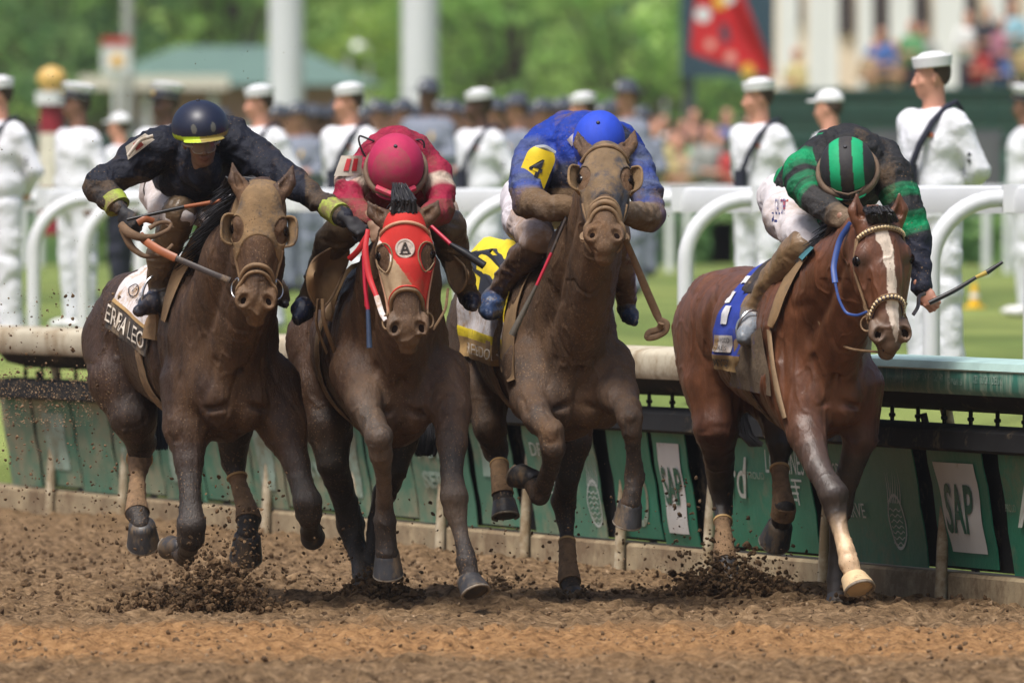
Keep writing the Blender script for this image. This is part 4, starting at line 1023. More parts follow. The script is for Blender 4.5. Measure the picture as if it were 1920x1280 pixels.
# horse 1: soiled white cloth, dark edge strip lettered ERRA LEO
r1, f1 = cloth(H1, .50, 1.30, 100, 'saddle_cloth', [(-70, 66, M_WHC, ''), (-94, -70, M_BLKC, 'name_strip'), (66, 84, M_BLKC, 'name_strip')], skew=.04, tilt=24, flare=lambda u, v: V(-.05 * u * u * (v < 0) * min(1, -v / 50), 0, .02 * u))
cpatch(f1, M_GOLDC, r1, 'gold_stripe', 0, 1, -72, -69); ctext('ERRA LEO', f1, (.92, .02, -89, -75), M_WPR, r1)
ctext('W', f1, (.52, .44, -54, -50), M_BLK, r1); ctext('R', f1, (.51, .45, -60, -56), M_BLK, r1)
mb = MB()
for k in range(1): mb.tube([f1(.66 + .09 * math.cos(t), -53 + 6 * math.sin(t), .014) for t in np.linspace(0, 2 * math.pi, 25)], .0025, 6, cap=False)
mb.build('round_emblem', M_BLK, r1); ctext('V', f1, (.69, .63, -56, -50), M_BLK, r1)
# horse 3: yellow cloth with black 4, muddy gold strip lettered FREEDO
r3, f3 = cloth(H3, .40, 1.45, 100, 'saddle_cloth', [(-62, 62, M_YEL, ''), (-78, -62, M_WHC, 'label_strip'), (-86, -78, M_YEL, 'lower_band'), (-106, -86, M_GOLDC, 'name_strip')], tilt=8, flare=lambda u, v: (V(-.03, 0, .17) * math.exp(-((v + 22) / 30) ** 2)) * math.sin(min(1, u * 1.15) * math.pi * .6) ** 2)
ctext('4', f3, (.98, .22, -56, -12), M_BLK, r3, bold=.07); ctext('FREEDOM', f3, (.86, .02, -100, -90), M_WPR, r3)
# horse 4: blue cloth with white figures, cream label, gold strip
r4, f4 = cloth(H4, .44, 1.02, 100, 'saddle_cloth', [(-70, 72, M_BLUE, ''), (-96, -70, M_BLUE, 'lower_cloth'), (-112, -96, M_GOLDC, 'name_strip')], skew=.16)
M_WFIG = mat('white_figure', (.72, .72, .76), .7, nz=(10, .1))
for (a, b, c, d) in ((.80, .98, -47, -36), (.62, .95, -28, -22), (.35, .62, -24, -18), (.66, .84, -66, -50), (.30, .55, -12, -8)): cpatch(f4, M_WFIG, r4, 'white_figure', a, b, c, d)
lb = cpatch(f4, M_WHC, r4, 'cream_label', .30, .92, -93, -77); ctext('15', f4, (.88, .72, -91, -80), M_GOLDC, lb, bold=.02); ctext('WOOD', f4, (.66, .34, -84, -79.5), M_BLK, lb, off=.018); ctext('RES', f4, (.66, .42, -91, -87), M_BLK, lb, off=.018)
ctext('MYST', f4, (.86, .30, -108, -100), M_DTACK, r4, bold=.02)
# saddle pads (the padded front edge), saddles, girths, stirrups
def saddle(H, y=.50, t=80, w=.055, th=.022, m=M_TANPAD, flap=None, hang=None):
    sd_ = empty('saddle', H['L'](0, .7, 1.5)); sd_.parent = H['root']; sd_.matrix_parent_inverse = world_of(H['root']).inverted()
    s = MB().slab(lambda u, v: on_body(H, .58 + .20 * u, -38 + 76 * v, .02 + .015 * math.exp(-((u - .95) / .14) ** 2)), 14, 14, V(0, 0, .012)).build('saddle_seat', M_DTACK, sd_)
    body_band(H, y, y + w, -t, t, .012, th, m, 'pad_edge', sd_, edge=lambda v: (y + .05 * abs(v - .5) * 2, y + .05 * abs(v - .5) * 2 + w * (.7 + .5 * abs(v - .5) * 2)))
    body_band(H, .63, .72, -178, 178, .008, .008, M_TACK, 'girth', sd_, nv=60)
    return sd_
S1 = saddle(H1, .44, 78); S2 = saddle(H2, .46, 60); S3 = saddle(H3, .42, 98, .06, .02); S4 = saddle(H4, .44, 66)
strip_px(H4, [((1400, 640), (1434, 612)), ((1390, 662), (1440, 655)), ((1380, 695), (1446, 700)), ((1374, 720), (1452, 742))], mat('muddy_blue_pad', (.17, .12, .075), .85, nz=(9, .3), mud=((.02, .045, .30), .22, 7), bump=(22, .7, .012)), 'pad_corner', S4, .014, .35, .03)
strip_px(H4, [((1503, 472), (1518, 482)), ((1480, 508), (1496, 516)), ((1460, 550), (1476, 557)), ((1446, 592), (1462, 597)), ((1443, 610), (1452, 616))], M_TANPAD, 'front_pad', S4, .03, .25, .012)
strip_px(H4, [((1512, 458), (1530, 470)), ((1494, 478), (1512, 490))], mat('teal_cloth', (.04, .16, .19), .8), 'pad_collar', S4, .02, .25, .03)
M_BAND = mat('tan_strap', (.26, .175, .10), .8, nz=(20, .3), bump=(50, .5, .004))
strip_px(H4, [((1440, 618), (1448, 620)), ((1446, 680), (1455, 684)), ((1456, 740), (1466, 740)), ((1470, 785), (1476, 782))], M_BAND, 'girth_strap', S4, .010, .3, .012)
strip_px(H1, [((372, 424), (392, 434)), ((350, 462), (372, 474)), ((326, 510), (345, 520)), ((312, 560), (326, 566)), ((306, 600), (314, 604))], M_TANPAD, 'front_pad', S1, .022, .25, .012)
strip_px(H3, [((985, 488), (1006, 500)), ((955, 520), (985, 532)), ((938, 570), (972, 580)), ((934, 630), (968, 635)), ((940, 690), (966, 690)), ((956, 716), (968, 712))], M_TANPAD, 'front_pad', S3, .022, .25, .012)
# horse 2's big stiff flaps, standing away from the shoulders
def flap(H, q, pts, dy, name='saddle_flap'):
    c = np.mean(pts, axis=0); n = len(pts); cw_ = []
    # smooth closed outline
    P_ = np.array(pts, float); t = np.arange(n + 1); Q = np.vstack([P_, P_[:1]]); tt = np.linspace(0, n, 48, endpoint=False); Q = np.stack([np.interp(tt, t, Q[:, i]) for i in range(2)], 1)
    for _ in range(4): Q = .5 * Q + .25 * np.roll(Q, 1, 0) + .25 * np.roll(Q, -1, 0)
    b = MB(); N = len(Q); rings = []
    for k, bul in ((1, 0), (.9, .012), (.6, .03), (.25, .04)): rings.append([P(*(c + (p - c) * k), H['Y0'] + dy + q * (p[0] - c[0]) / 400 * -.9) + V(q * bul, -bul * .7, 0) for p in Q])
    v = [p for r_ in rings for p in r_] + [P(*c, H['Y0'] + dy) + V(q * .04, -.03, 0)]; m = len(rings)
    f = [(i * N + k, i * N + (k + 1) % N, (i + 1) * N + (k + 1) % N, (i + 1) * N + k) for i in range(m - 1) for k in range(N)] + [((m - 1) * N + k, (m - 1) * N + (k + 1) % N, m * N) for k in range(N)]
    back = [p + V(0, .012, 0) for p in v]; nv = len(v)
    f2 = [tuple(nv + i for i in g_[::-1]) for g_ in f]; rim = [(k, nv + k, nv + (k + 1) % N, (k + 1) % N) for k in range(N)]
    b.add(v + back, f + f2 + rim); o = b.build(name, M_TANPAD, H['sad'])
    tr = MB(); tr.tube(rings[0] + rings[0][:1], .006, 8, cap=False); tr.build('flap_trim', M_TACK, o)
H2['sad'] = S2
flap(H2, -1, [(652, 452), (618, 466), (586, 486), (574, 520), (580, 556), (600, 584), (622, 560), (640, 520), (655, 484)], .12)
flap(H2, 1, [(838, 470), (858, 486), (872, 500), (877, 520), (870, 540), (856, 552), (842, 530), (836, 500)], .15)
def tubepx(pts, w, m, name, parent, Y0, n=8, flat=None, up=None):
    """pts (px,py,dy); smooth"""
    A = np.array([P(a, b, Y0 + c) for a, b, c in pts]); t = np.linspace(0, 1, len(A)); tt = np.linspace(0, 1, max(len(A) * 5, 12))
    Q = np.stack([np.interp(tt, t, A[:, i]) for i in range(3)], 1)
    for _ in range(4): Q[1:-1] = Q[1:-1] * .5 + (Q[:-2] + Q[2:]) * .25
    if not np.isscalar(w): w = [PX(x) / 2 for x in np.interp(tt, np.linspace(0, 1, len(w)), w)]
    else: w = PX(w) / 2
    return MB().tube(Q, w, n, flat=flat, up=up).build(name, m, parent)
# long straps hanging in front of the cloths
tubepx([(605, 560, .05), (606, 600, .05), (620, 640, .1), (637, 680, .2), (648, 712, .35)], 8, M_TACK, 'breast_strap', H2['root'], H2['Y0'])
tubepx([(596, 560, .06), (592, 610, .08), (612, 660, .15)], 14, M_TACK, 'surcingle', H2['root'], H2['Y0'], flat=.4)
# horse 4: martingale loop and the neck strap
tubepx([(1536, 490, -.05), (1528, 530, -.10), (1529, 590, -.12), (1548, 628, -.16), (1590, 655, -.25), (1650, 660, -.62)], 5, M_TACK, 'martingale', H4['root'], H4['Y0'])

# ---------------------------------------------------------------- manes, forelocks, tails
def mane(H, n, lean, ln=.22, seed=1, side=0, t0=0.0, t1=1.0):
    rs = np.random.RandomState(seed); a = H['Hh'](0, .02, -.16) + V(0, 0, .06); b = H['L'](0, .40, 1.57); it = []
    for i in range(n):
        t = rs.uniform(t0, t1); p = a * (1 - t) + b * t + V(rs.uniform(-.02, .02), 0, rs.uniform(-.05, .02) - .02 * math.sin(t * 3)); d = unit(V(lean + rs.uniform(-.5, .5), .5 + rs.uniform(-.3, .3), .9 + rs.uniform(-.4, .3))); L_ = ln * rs.uniform(.5, 1.1); pts = []
        for k in range(6): s_ = k / 5; pts.append(p + d * L_ * s_ + V(lean * .5 * s_ * s_ * L_, 0, -.9 * L_ * s_ * s_))
        it.append(pts)
    strands('mane', M_HAIR, H['root'], it, .006, 4)
mane(H1, 420, -.7, .21, 1); mane(H2, 150, -.1, .14, 2); mane(H3, 120, -.2, .10, 3, t0=.2); mane(H4, 380, -.9, .14, 4, t0=.3)
def forelock(H, pts, n, w, seed=5):
    rs = np.random.RandomState(seed); it = []
    for i in range(n):
        o = rs.uniform(-1, 1); it.append([P(a + o * w * k + rs.uniform(-3, 3), b + rs.uniform(-4, 4), H['Y0'] + c + rs.uniform(-.02, .02)) for (a, b, c), k in zip(pts, (1, .9, .8, .5))])
    strands('forelock', M_HAIR, H['root'], it, .008, 5)
forelock(H2, [(755, 398, -.62), (757, 378, -.63), (752, 362, -.58), (748, 346, -.52)], 90, 22)
forelock(H4, [(1655, 414, -.655), (1650, 400, -.68), (1644, 390, -.65), (1632, 394, -.60)], 90, 28, 6)
forelock(H1, [(455, 345, -.52), (452, 340, -.48), (440, 335, -.42), (425, 350, -.38)], 70, 20, 7)
def tail(H, pts, n, w, seed=8):
    rs = np.random.RandomState(seed); it = []
    for i in range(n):
        o, d = rs.uniform(-1, 1, 2); e = rs.uniform(.8, 1.1)
        it.append([P(a + o * w * k * ww_ + rs.uniform(-2, 2), b + (rs.uniform(-4, 6) if k == 1 else 0), H['Y0'] + c + d * .08 * k) for (a, b, c, ww_), k in zip(pts, np.linspace(.3, 1, len(pts)))])
    strands('tail', M_HAIR, H['root'], it, .006, 4)
tail(H1, [(275, 600, 2.02, .5), (278, 690, 2.10, .8), (280, 740, 2.10, 1.1), (280, 790, 2.0, 1.0), (290, 838, 1.90, .5)], 300, 46)
tail(H2, [(700, 640, 2.0, .5), (760, 720, 2.15, .8), (800, 790, 2.15, 1.0), (802, 820, 2.1, 1.0), (798, 850, 2.1, .6)], 260, 32, 9)
tail(H3, [(930, 600, 2.0, .5), (925, 680, 2.10, 1), (930, 730, 2.1, 1), (945, 745, 2.1, .8)], 150, 26, 10)
tail(H4, [(1370, 600, 2.0, .5), (1385, 700, 2.2, .8), (1390, 780, 2.25, 1.0), (1398, 815, 2.25, 1.0), (1418, 832, 2.25, .8)], 170, 16, 11)
# ---------------------------------------------------------------- people: heads, hands, helmets
SKIN = (.42, .22, .15); SKIN_D = (.10, .050, .032); SKIN_T = (.34, .17, .105)
M_SKIN = mat('skin', attr=True, rough=.5, nz=(30, .08), bump=(90, .15, .003), mud=((.22, .14, .085), .18, 9))
def wrinkle(amp=.0045, sc=11, st=(1, 1, 1)):
    st = np.array(st)
    def f(p):
        q = p * sc * st + 2.0 * np.stack([vnoise(p * 6), vnoise(p * 6 + 9), vnoise(p * 6 + 17)], 1)
        r = 1 - 2 * np.abs(vnoise(q)) * 2
        q2 = p * sc * 2.1 * st[::-1] + 3.0 * np.stack([vnoise(p * 9 + 3), vnoise(p * 9 + 12), vnoise(p * 9 + 21)], 1)
        r2 = 1 - 4 * np.abs(vnoise(q2))
        return amp * 1.1 * (np.abs(r) ** .7 * np.sign(r) - .4) + amp * .55 * r2 + amp * .3 * fbm(p * 34, 2)
    return f
def face_sdf(s, Fh, col, sc=1.0, hair=None):
    """Fh(u,v,w): u sideways, v down the face, w out of the face; origin between the ears at eye height"""
    B = np.stack([unit(Fh(1, 0, 0) - Fh(0, 0, 0)), unit(Fh(0, 1, 0) - Fh(0, 0, 0)), unit(Fh(0, 0, 1) - Fh(0, 0, 0))], 1)
    E = lambda c, r, k=.015, cc=col, op='u': s.ell(Fh(*c), np.array(r) * sc, B, k, cc, op)
    E((0, -.035, -.01), (.075, .088, .095), .02); E((0, .045, .030), (.056, .070, .058), .03); E((0, .095, .055), (.026, .020, .022), .02)
    for q in (-1, 1):
        E((q * .034, .030, .062), (.024, .022, .020), .015); E((q * .030, -.012, .082), (.022, .008, .010), .010)
        E((q * .031, .004, .090), (.013, .008, .010), .006, None, 's')
        E((q * .031, .004, .074), (.0125, .0115, .0125), .002, (.30, .22, .18))
        E((q * .076, .012, -.005), (.010, .028, .018), .006)
        E((q * .011, .045, .092), (.008, .007, .009), .006)
    s.cone(Fh(0, -.005, .084), Fh(0, .040, .104), .009 * sc, .012 * sc, .010, col)
    E((0, .066, .083), (.024, .007, .010), .006, tuple(np.array(col) * (.75, .5, .5))); E((0, .076, .081), (.020, .007, .010), .004, tuple(np.array(col) * (.8, .5, .5)))
    s.cone(Fh(-.02, .0712, .094), Fh(.02, .0712, .094), .0022, .0022, .002, None, 's')
    return B
def hand_sdf(s, W, d, n, side, col, curl=1.0, sc=1.0, tint=None):
    """W wrist, d forearm direction, n back of the hand, side +1/-1 where the thumb lies"""
    W, d = V(*W), unit(d); n = unit(V(*n) - d * np.dot(n, d)); c = np.cross(d, n) * side; B = np.stack([c, d, n], 1)
    s.cone(W - d * .03, W + d * .02, .027 * sc, .026 * sc, .015, col)
    s.ell(W + d * .052 * sc, V(.042, .050, .019) * sc, B, .015, col)
    tips = []
    for i, (o, L_) in enumerate(((.031, .92), (.011, 1.0), (-.009, .96), (-.028, .80))):
        p = W + d * .092 * sc + c * o * sc - d * abs(o) * .25; an = 0.0; r = .0098 * sc
        for j, (l, a) in enumerate(((.040, 52), (.027, 66), (.021, 48))):
            an += a * curl * (1 + .08 * (i - 1.5)); q = p + (d * math.cos(R(an)) - n * math.sin(R(an))) * l * L_ * sc
            s.cone(p, q, r, r * .92, .004 if j else .010, col, kc=.002); s.ball(p + n * .001, r * 1.08, .003, col); p = q; r *= .90
        s.ball(p, r, .003, tint or col); tips.append(p)
    b = W + d * .022 * sc + c * .030 * sc - n * .006; m = b + (d * .030 + c * .016 - n * .016) * sc; e = m + (d * .022 - c * .010 * curl - n * .020) * sc; t = e + (d * .008 - c * .022 * curl - n * .004) * sc
    s.cone(b, m, .016 * sc, .0125 * sc, .012, col); s.cone(m, e, .0115 * sc, .0105 * sc, .004, col); s.cone(e, t, .0105 * sc, .0090 * sc, .004, col)
    return W + d * .085 * sc - n * .022 * sc      # centre of the grip
def CH(Y0, pts):
    return [(P(a, b, Y0 + c), PX(w_, Y0 + c) / 2) for a, b, c, w_ in pts]
def merged(name, parts, mat_, parent, base=(.5, .5, .5), mudv=.3):
    """several distance fields at their own resolution in one mesh: (sdf, h, noise)"""
    VV, FF, CC, n = [], [], [], 0
    for s, h, nz in parts:
        v, f = s.mesh(h, nz); VV.append(v); FF.append(f + n); n += len(v); CC.append(s.color(v, base))
    C = np.vstack(CC); C = np.concatenate([C, np.full((len(C), 1), mudv)], 1)
    me = mesh_np(name, np.vstack(VV), np.vstack(FF), True, C); return link(name, me, mat_, parent)
def clothes(name, s, h, m, parent, base, colf=None, noise=None, mudv=.3, grow=0.0):
    def cf(v, C):
        if colf is not None: C = colf(v, C)
        return C if C.shape[1] == 4 else np.concatenate([C, np.full((len(C), 1), mudv)], 1)
    return s.build(name, h, m, parent, noise=noise or wrinkle(), base=base, colf=cf, grow=grow)
def under(Fh, B, dv=.052, dw=-.004):
    return lambda a, b, d: Fh(a, b + dv, d + dw)
def hframe(c, tilt, yaw=0.0, roll=0.0):
    """helmet frame: tilt degrees the crown leans towards the camera; yaw turns the face to image right"""
    M = Matrix.Rotation(R(yaw), 3, 'Z') @ Matrix.Rotation(R(roll), 3, 'Y') @ Matrix.Rotation(R(tilt), 3, 'X')
    M = np.array(M); u, f, up = M @ V(1, 0, 0), M @ V(0, -1, 0), M @ V(0, 0, 1); c = V(*c)
    return (lambda a, b, d: c + u * a - up * b + f * d), np.stack([u, -up, f], 1)      # (sideways, down, forward)
def helmet(c, tilt, yaw, roll, size, m, parent, colf, band=None, visor=None, name='helmet'):
    Fh, B = hframe(c, tilt, yaw, roll); s = Sdf(); a, b, d = size
    s.ell(Fh(0, 0, 0), (a, b, d), B, 0); s.plane(Fh(0, .042, 0), B @ V(0, 1, .0), .012); s.ell(Fh(0, .06, 0), (a * .8, .06, d * .8), B, .004, None, 's')
    if visor is not None: s.ell(Fh(0, .036, d * .80), (a * .74, .009, .058), B, .008, visor)
    o = s.build(name, .0045, m, parent, base=(.1, .1, .1), colf=lambda v, C: colf(((v - V(*c)) @ B), C))
    MB().lathe([(.009, -.002), (.009, .004), (.006, .008), (1e-4, .009)], Fh(0, -b + .001, 0), frame(-B[:, 1], B[:, 0]), 12).build('helmet_button', m_button, o)
    return o, Fh, B
m_button = mat('button_cloth', (.02, .02, .03), .6)
def goggles(Fh, B, parent, a, d, v, m_frame, m_lens, rad=.011, up=0.0, lens=True, flatband=1.6):
    """strap round the helmet plus goggle body in front at height v"""
    pts = [Fh((a + .006) * math.sin(t), v + up * (1 - math.cos(t)) * .5, (d + .005) * math.cos(t)) for t in np.linspace(-math.pi, math.pi, 41)]
    st = MB().tube(pts, rad, 10, cap=False, flat=flatband, up=-B[:, 1]).build('goggle_strap', m_frame, parent)
    if lens:
        b = MB(); b.slab(lambda p, q: Fh((a * .86) * math.sin(R(-52 + 104 * p)), v - .022 + .05 * q + .0, (d + .012) * math.cos(R(-52 + 104 * p)) * (1 - .05 * abs(q - .5))), 16, 6, B @ V(0, 0, .012)); g_ = b.build('goggles', m_lens, parent)
        rim = [Fh((a * .86) * math.sin(R(x)), v + y, (d + .018) * math.cos(R(x))) for x, y in [(-52, -.02), (-30, -.026), (0, -.024), (30, -.026), (52, -.02), (54, .008), (40, .028), (14, .030), (0, .018), (-14, .030), (-40, .028), (-54, .008), (-52, -.02)]]
        MB().tube(rim, .005, 8, cap=False).build('goggle_frame', m_frame, g_)
    return st
MUDT = (.14, .088, .048)
def silkmat(name, amt, rough=.5): return mat(name, attr=True, rough=.62, nz=(22, .22), mud=(MUDT, amt, 12), bump=(34, .8, .016), spec=.3, speck=((.17, .105, .055), 60, -.11))
M_LENS = mat('muddy_lens', (.16, .12, .10), .15, nz=(9, .4), spec=.7); M_LENSB = mat('black_lens', (.02, .018, .018), .12, spec=.7, mud=((.22, .15, .09), .2, 20))
M_STRAP = mat('muddy_strap', (.15, .10, .065), .7, nz=(20, .3), bump=(60, .3, .003))
M_BLKG = mat('black_glove', (.014, .014, .018), .7, nz=(30, .3), bump=(60, .4, .004), mud=((.15, .1, .06), .22, 12))
M_BOOT = mat('boot', attr=True, rough=.35, nz=(10, .2), mud=((.185, .12, .068), .34, 6), bump=(22, .6, .012), coat=.1, speck=((.20, .125, .065), 60, -.04))
M_WHIPB = mat('black_whip', (.012, .012, .014), .35, nz=(60, .3)); 
def person_root(name, label, loc, group=None):
    r = empty(name, loc); tag(r, label, 'person', group); return r
GJ = 'jockeys crouched on the galloping horses'
def patch(pts, dy, Y0, m, name, parent, curve=.03, th=.006):
    """four corners in pixels (top left, top right, bottom right, bottom left), bulging towards the camera"""
    A = [np.array(p, float) for p in pts]
    def f(u, v, off=0.0):
        q = (A[0] * (1 - u) + A[1] * u) * (1 - v) + (A[3] * (1 - u) + A[2] * u) * v
        return P(q[0], q[1], Y0 + dy - curve * math.sin(math.pi * min(max(u, 0), 1)) - off)
    return MB().slab(f, 10, 8, V(0, th, 0)).build(name, m, parent), f
def bodymesh(parent, torso, limbs, head, hands, col, mudv, hcol=None):
    s = Sdf()
    for q in torso: s.cone(*q)
    for ch in limbs: s.chain(ch, .02, col)
    hs = Sdf(); face_sdf(hs, head, hcol or col); hs.cone(head(0, .08, -.01), head(0, .17, -.045), .050, .058, .02, hcol or col)
    parts = [(s, .009, None), (hs, .0035, None)] + [(h, .0032, None) for h in hands]
    return merged('body', parts, M_SKIN, parent, col, mudv)
def thin(ch, k=.8): return [(p, r * min(k, .58)) for p, r in ch]
def foot(s, A, T, w, h, col, k=.02):
    """boot foot from ankle/heel A to toe T"""
    A, T = V(*A), V(*T); T = A + (T - A) * 1.25; s.cone(A, A * .5 + T * .5, w * .42, w * .42, k, col); s.cone(A * .5 + T * .5, T, w * .42, w * .22, k, col); s.ball(A + V(0, .02, -w * .12), w * .36, k, col)
def boot(s, J): return clothes('boot', s, .0075, M_BOOT, J, (.09, .06, .04), None, wrinkle(.004, 14, (1, 1, 2)), .35)
def stirrup(c, r, parent, toe=(0, -1, 0)):
    b = MB(); M = frame(V(*toe), V(1, 0, 0)); c = V(*c)
    pts = [c + M @ V(r * math.sin(t) * .95, 0, 0) + V(0, 0, r * 1.25 * math.cos(t)) for t in np.linspace(-2.2, 2.2, 21)]; b.tube(pts, .006, 8); b.tube([pts[0] - V(0, 0, .002), pts[-1] - V(0, 0, .002)], .009, 8, flat=.6); return b.build('stirrup', M_STEEL, parent)

# ============ jockey 1: navy and grey, leaning out over the arm of his neighbour
Y = H1['Y0']; J1 = person_root('jockey', 'jockey in muddy navy silks and navy helmet with a lime band, one arm stretched out', P(370, 480, Y + .6), GJ)
NV = (.006, .008, .018); GR = (.022, .020, .021)
armL = CH(Y, [(300, 278, .10, 82), (262, 300, .06, 76), (196, 340, -.02, 54), (184, 350, -.03, 50), (208, 374, -.12, 44), (226, 392, -.18, 34)])
armR = CH(Y, [(430, 262, .10, 86), (480, 300, .04, 74), (545, 338, -.14, 52), (560, 350, -.18, 48), (610, 384, -.34, 40), (646, 408, -.46, 30)])
tors = CH(Y, [(372, 290, .22, 130), (362, 320, .36, 134), (340, 350, .62, 128), (325, 368, .82, 105)])
s = Sdf(); s.chain(tors, .05, NV); s.ell(P(332, 284, Y + .18), (.12, .11, .11), None, .06, NV); s.ell(P(410, 287, Y + .18), (.11, .11, .11), None, .06, NV); s.chain(armL, .025, NV); s.chain(armR, .025, NV); s.cone(P(372, 305, Y + .10), P(380, 322, Y - .05), .11, .082, .04, NV)
s.ell(P(370, 345, Y + .16), (.17, .10, .08), None, .05, NV)
def c1(v, C):
    n = fbm(v * 8, 3); C = C.copy(); px = 960 + v[:, 0] / (v[:, 1] + CAM_D) * F_PX
    g_ = ((px > 572) & (px < 640)) | ((px < 285) & (v[:, 2] < P(0, 335, Y)[2] + .02 * n)); C[g_] = GR; return np.concatenate([C, np.where(g_, .50, .30)[:, None] + .15 * n[:, None]], 1)
sh1 = clothes('silks', s, .0065, silkmat('navy_silk', .34), J1, NV, c1, wrinkle(.0105, 8))
legL = CH(Y, [(318, 352, .80, 92), (318, 380, .45, 78), (335, 402, .12, 64)]); legR = CH(Y, [(372, 352, .80, 92), (388, 385, .45, 78), (405, 412, .15, 62)])
s = Sdf(); s.ell(P(338, 360, Y + .88), (.19, .15, .14), None, .05, (.60, .56, .55)); s.chain(legL, .03, (.60, .56, .55)); s.chain(legR, .03, (.60, .56, .55))
s.cone(P(300, 350, Y + .5), P(296, 395, Y + .3), PX(26), PX(22), .03, (.62, .58, .58))
clothes('breeches', s, .008, mat('soiled_breeches', attr=True, rough=.7, nz=(14, .1), mud=((.30, .19, .12), .45, 5), bump=(24, .4, .01)), J1, (.6, .56, .55), None, wrinkle(.006, 9), .35)
cfL = CH(Y, [(337, 398, .12, 66), (325, 430, .2, 62), (304, 480, .33, 56), (300, 520, .42, 44), (300, 545, .46, 42)]); cfR = CH(Y, [(406, 408, .15, 66), (425, 440, .25, 58), (470, 500, .4, 50), (520, 545, .45, 44)])
s = Sdf(); s.chain(cfL, .02, (.13, .088, .052)); foot(s, P(302, 556, Y + .46), P(268, 578, Y + .30), PX(46), 0, (.03, .035, .055)); s.ell(P(318, 566, Y + .40), (PX(20), .07, PX(26)), None, .02, (.07, .055, .035)); sB = Sdf(); sB.chain(cfR, .02, (.10, .07, .045)); foot(sB, P(520, 548, Y + .5), P(532, 566, Y + .44), PX(34), 0, (.02, .02, .03)); boot(sB, J1)
bt1 = clothes('boot', s, .0065, M_BOOT, J1, (.1, .07, .05), None, wrinkle(.004, 14, (1, 1, 2)), .42)
hc = P(375, 238, Y - .14)
h1, Fh, B = helmet(hc, 12, 8, -6, (.130, .122, .150), mat('helmet_gloss', attr=True, rough=.42, nz=(20, .15), mud=((.13, .095, .065), .16, 9), bump=(60, .15, .002)), J1,
    lambda q, C: np.concatenate([np.where(((q[:, 1] > .014) & (q[:, 1] < .036) & (q[:, 2] > -.1))[:, None], np.where((q[:, 0] < -.02)[:, None], np.array([(.42, .55, .03)]), np.array([(.27, .21, .05)])), np.where((((np.abs(q[:, 0]) - .045) / .012) ** 2 + ((q[:, 1] + .022) / .022) ** 2 < 1)[:, None] & (q[:, 2] > 0)[:, None], np.array([(.10, .10, .09)]), np.array([(.010, .014, .035)]))), np.full((len(q), 1), .30)], 1), visor=(.012, .014, .03))
Ff, Bf = under(Fh, B, .058, .006), B
hdL, hdR = Sdf(), Sdf(); gl1 = hand_sdf(hdL, P(230, 396, Y - .20), V(.55, -.45, -.75), V(-.5, -.75, .35), 1, (.1, .1, .1)); gr1 = hand_sdf(hdR, P(652, 412, Y - .48), V(.8, -.3, -.62), V(.3, -.75, .5), -1, (.1, .1, .1))
bodymesh(J1, [(P(368, 308, Y + .26), P(338, 358, Y + .80), .075, .08)], [thin(armL, .7), thin(armR, .7), thin(legL, .7), thin(legR, .7), thin(cfL, .7), thin(cfR, .7)], Ff, [], SKIN_T, .42, (.20, .115, .075))
goggles(Ff, Bf, h1, .078, .088, .012, mat('clear_frame', (.30, .27, .24), .3), M_LENS, .004)
for nm, hs in (('glove', hdL), ('glove', hdR)): hs.build(nm, .0032, M_BLKG, J1)
M_LIME = mat('lime_band', (.30, .38, .05), .6, nz=(30, .3), mud=((.2, .15, .07), .42, 12))
tubepx([(210, 372, -.12), (221, 388, -.15)], 50, M_LIME, 'wrist_band', J1, Y, 14); tubepx([(616, 388, -.36), (638, 403, -.44)], 45, M_LIME, 'wrist_band', J1, Y, 14)
ab, fa = patch([(235, 275), (272, 250), (290, 262), (240, 300)], -.04, Y, mat('cream_patch', (.50, .45, .38), .7, mud=((.25, .18, .1), .25, 10)), 'number_patch', J1, .01)
tubepx([(240, 292, -.06), (262, 262, -.07), (287, 255, -.06)], 7, mat('cream_patch'), 'patch_edge', ab, Y); place_text('1', lambda u, v, o: fa(u, 1 - v, .006), (.35, .65, .2, .85), mat('dull_red', (.35, .06, .05), .7), ab)
stirrup(P(298, 560, Y + .36), PX(36), bt1, (.5, -1, 0))

# ============ jockey 2: magenta silks, head down behind the red mask
Y = H2['Y0']; J2 = person_root('jockey', 'jockey in magenta silks and magenta cap, head down, wire frame behind the helmet', P(745, 480, Y + .6), GJ)
MG = (.27, .008, .038); MW = (.46, .37, .30)
armL = CH(Y, [(700, 305, .12, 76), (670, 322, .06, 62), (652, 362, -.05, 52), (655, 385, -.10, 52), (688, 408, -.22, 38), (700, 414, -.26, 32)])
armR = CH(Y, [(788, 308, .12, 68), (814, 328, .06, 60), (826, 368, -.04, 50), (828, 392, -.10, 50), (808, 405, -.2, 40), (795, 410, -.26, 34)])
tors = CH(Y, [(745, 315, .12, 150), (745, 330, .40, 150), (742, 360, .75, 130), (740, 380, .9, 110)])
s = Sdf(); s.chain(tors, .05, MG)
for ch in (armL, armR):
    s.cone(ch[0][0], ch[1][0], ch[0][1], ch[1][1], .025, MG); a, b = ch[1], ch[2]
    s.cone(a[0], a[0] * .55 + b[0] * .45, a[1], a[1] * .6 + b[1] * .4, .025, MG, kc=.004); s.cone(a[0] * .5 + b[0] * .5, a[0] * .32 + b[0] * .68, a[1] * .5 + b[1] * .5 + .004, a[1] * .4 + b[1] * .6 + .004, .01, MW, kc=.003); s.cone(a[0] * .3 + b[0] * .7, b[0], b[1] * 1.02, b[1], .01, MG, kc=.003)
    s.chain(ch[2:], .02, MG)
sh2 = clothes('silks', s, .0065, silkmat('magenta_silk', .30), J2, MG, lambda v, C: np.concatenate([C, (.34 + .3 * fbm(v * 7, 2) + .25 * (v[:, 2] < P(0, 372, Y)[2]))[:, None]], 1), wrinkle(.0105, 8))
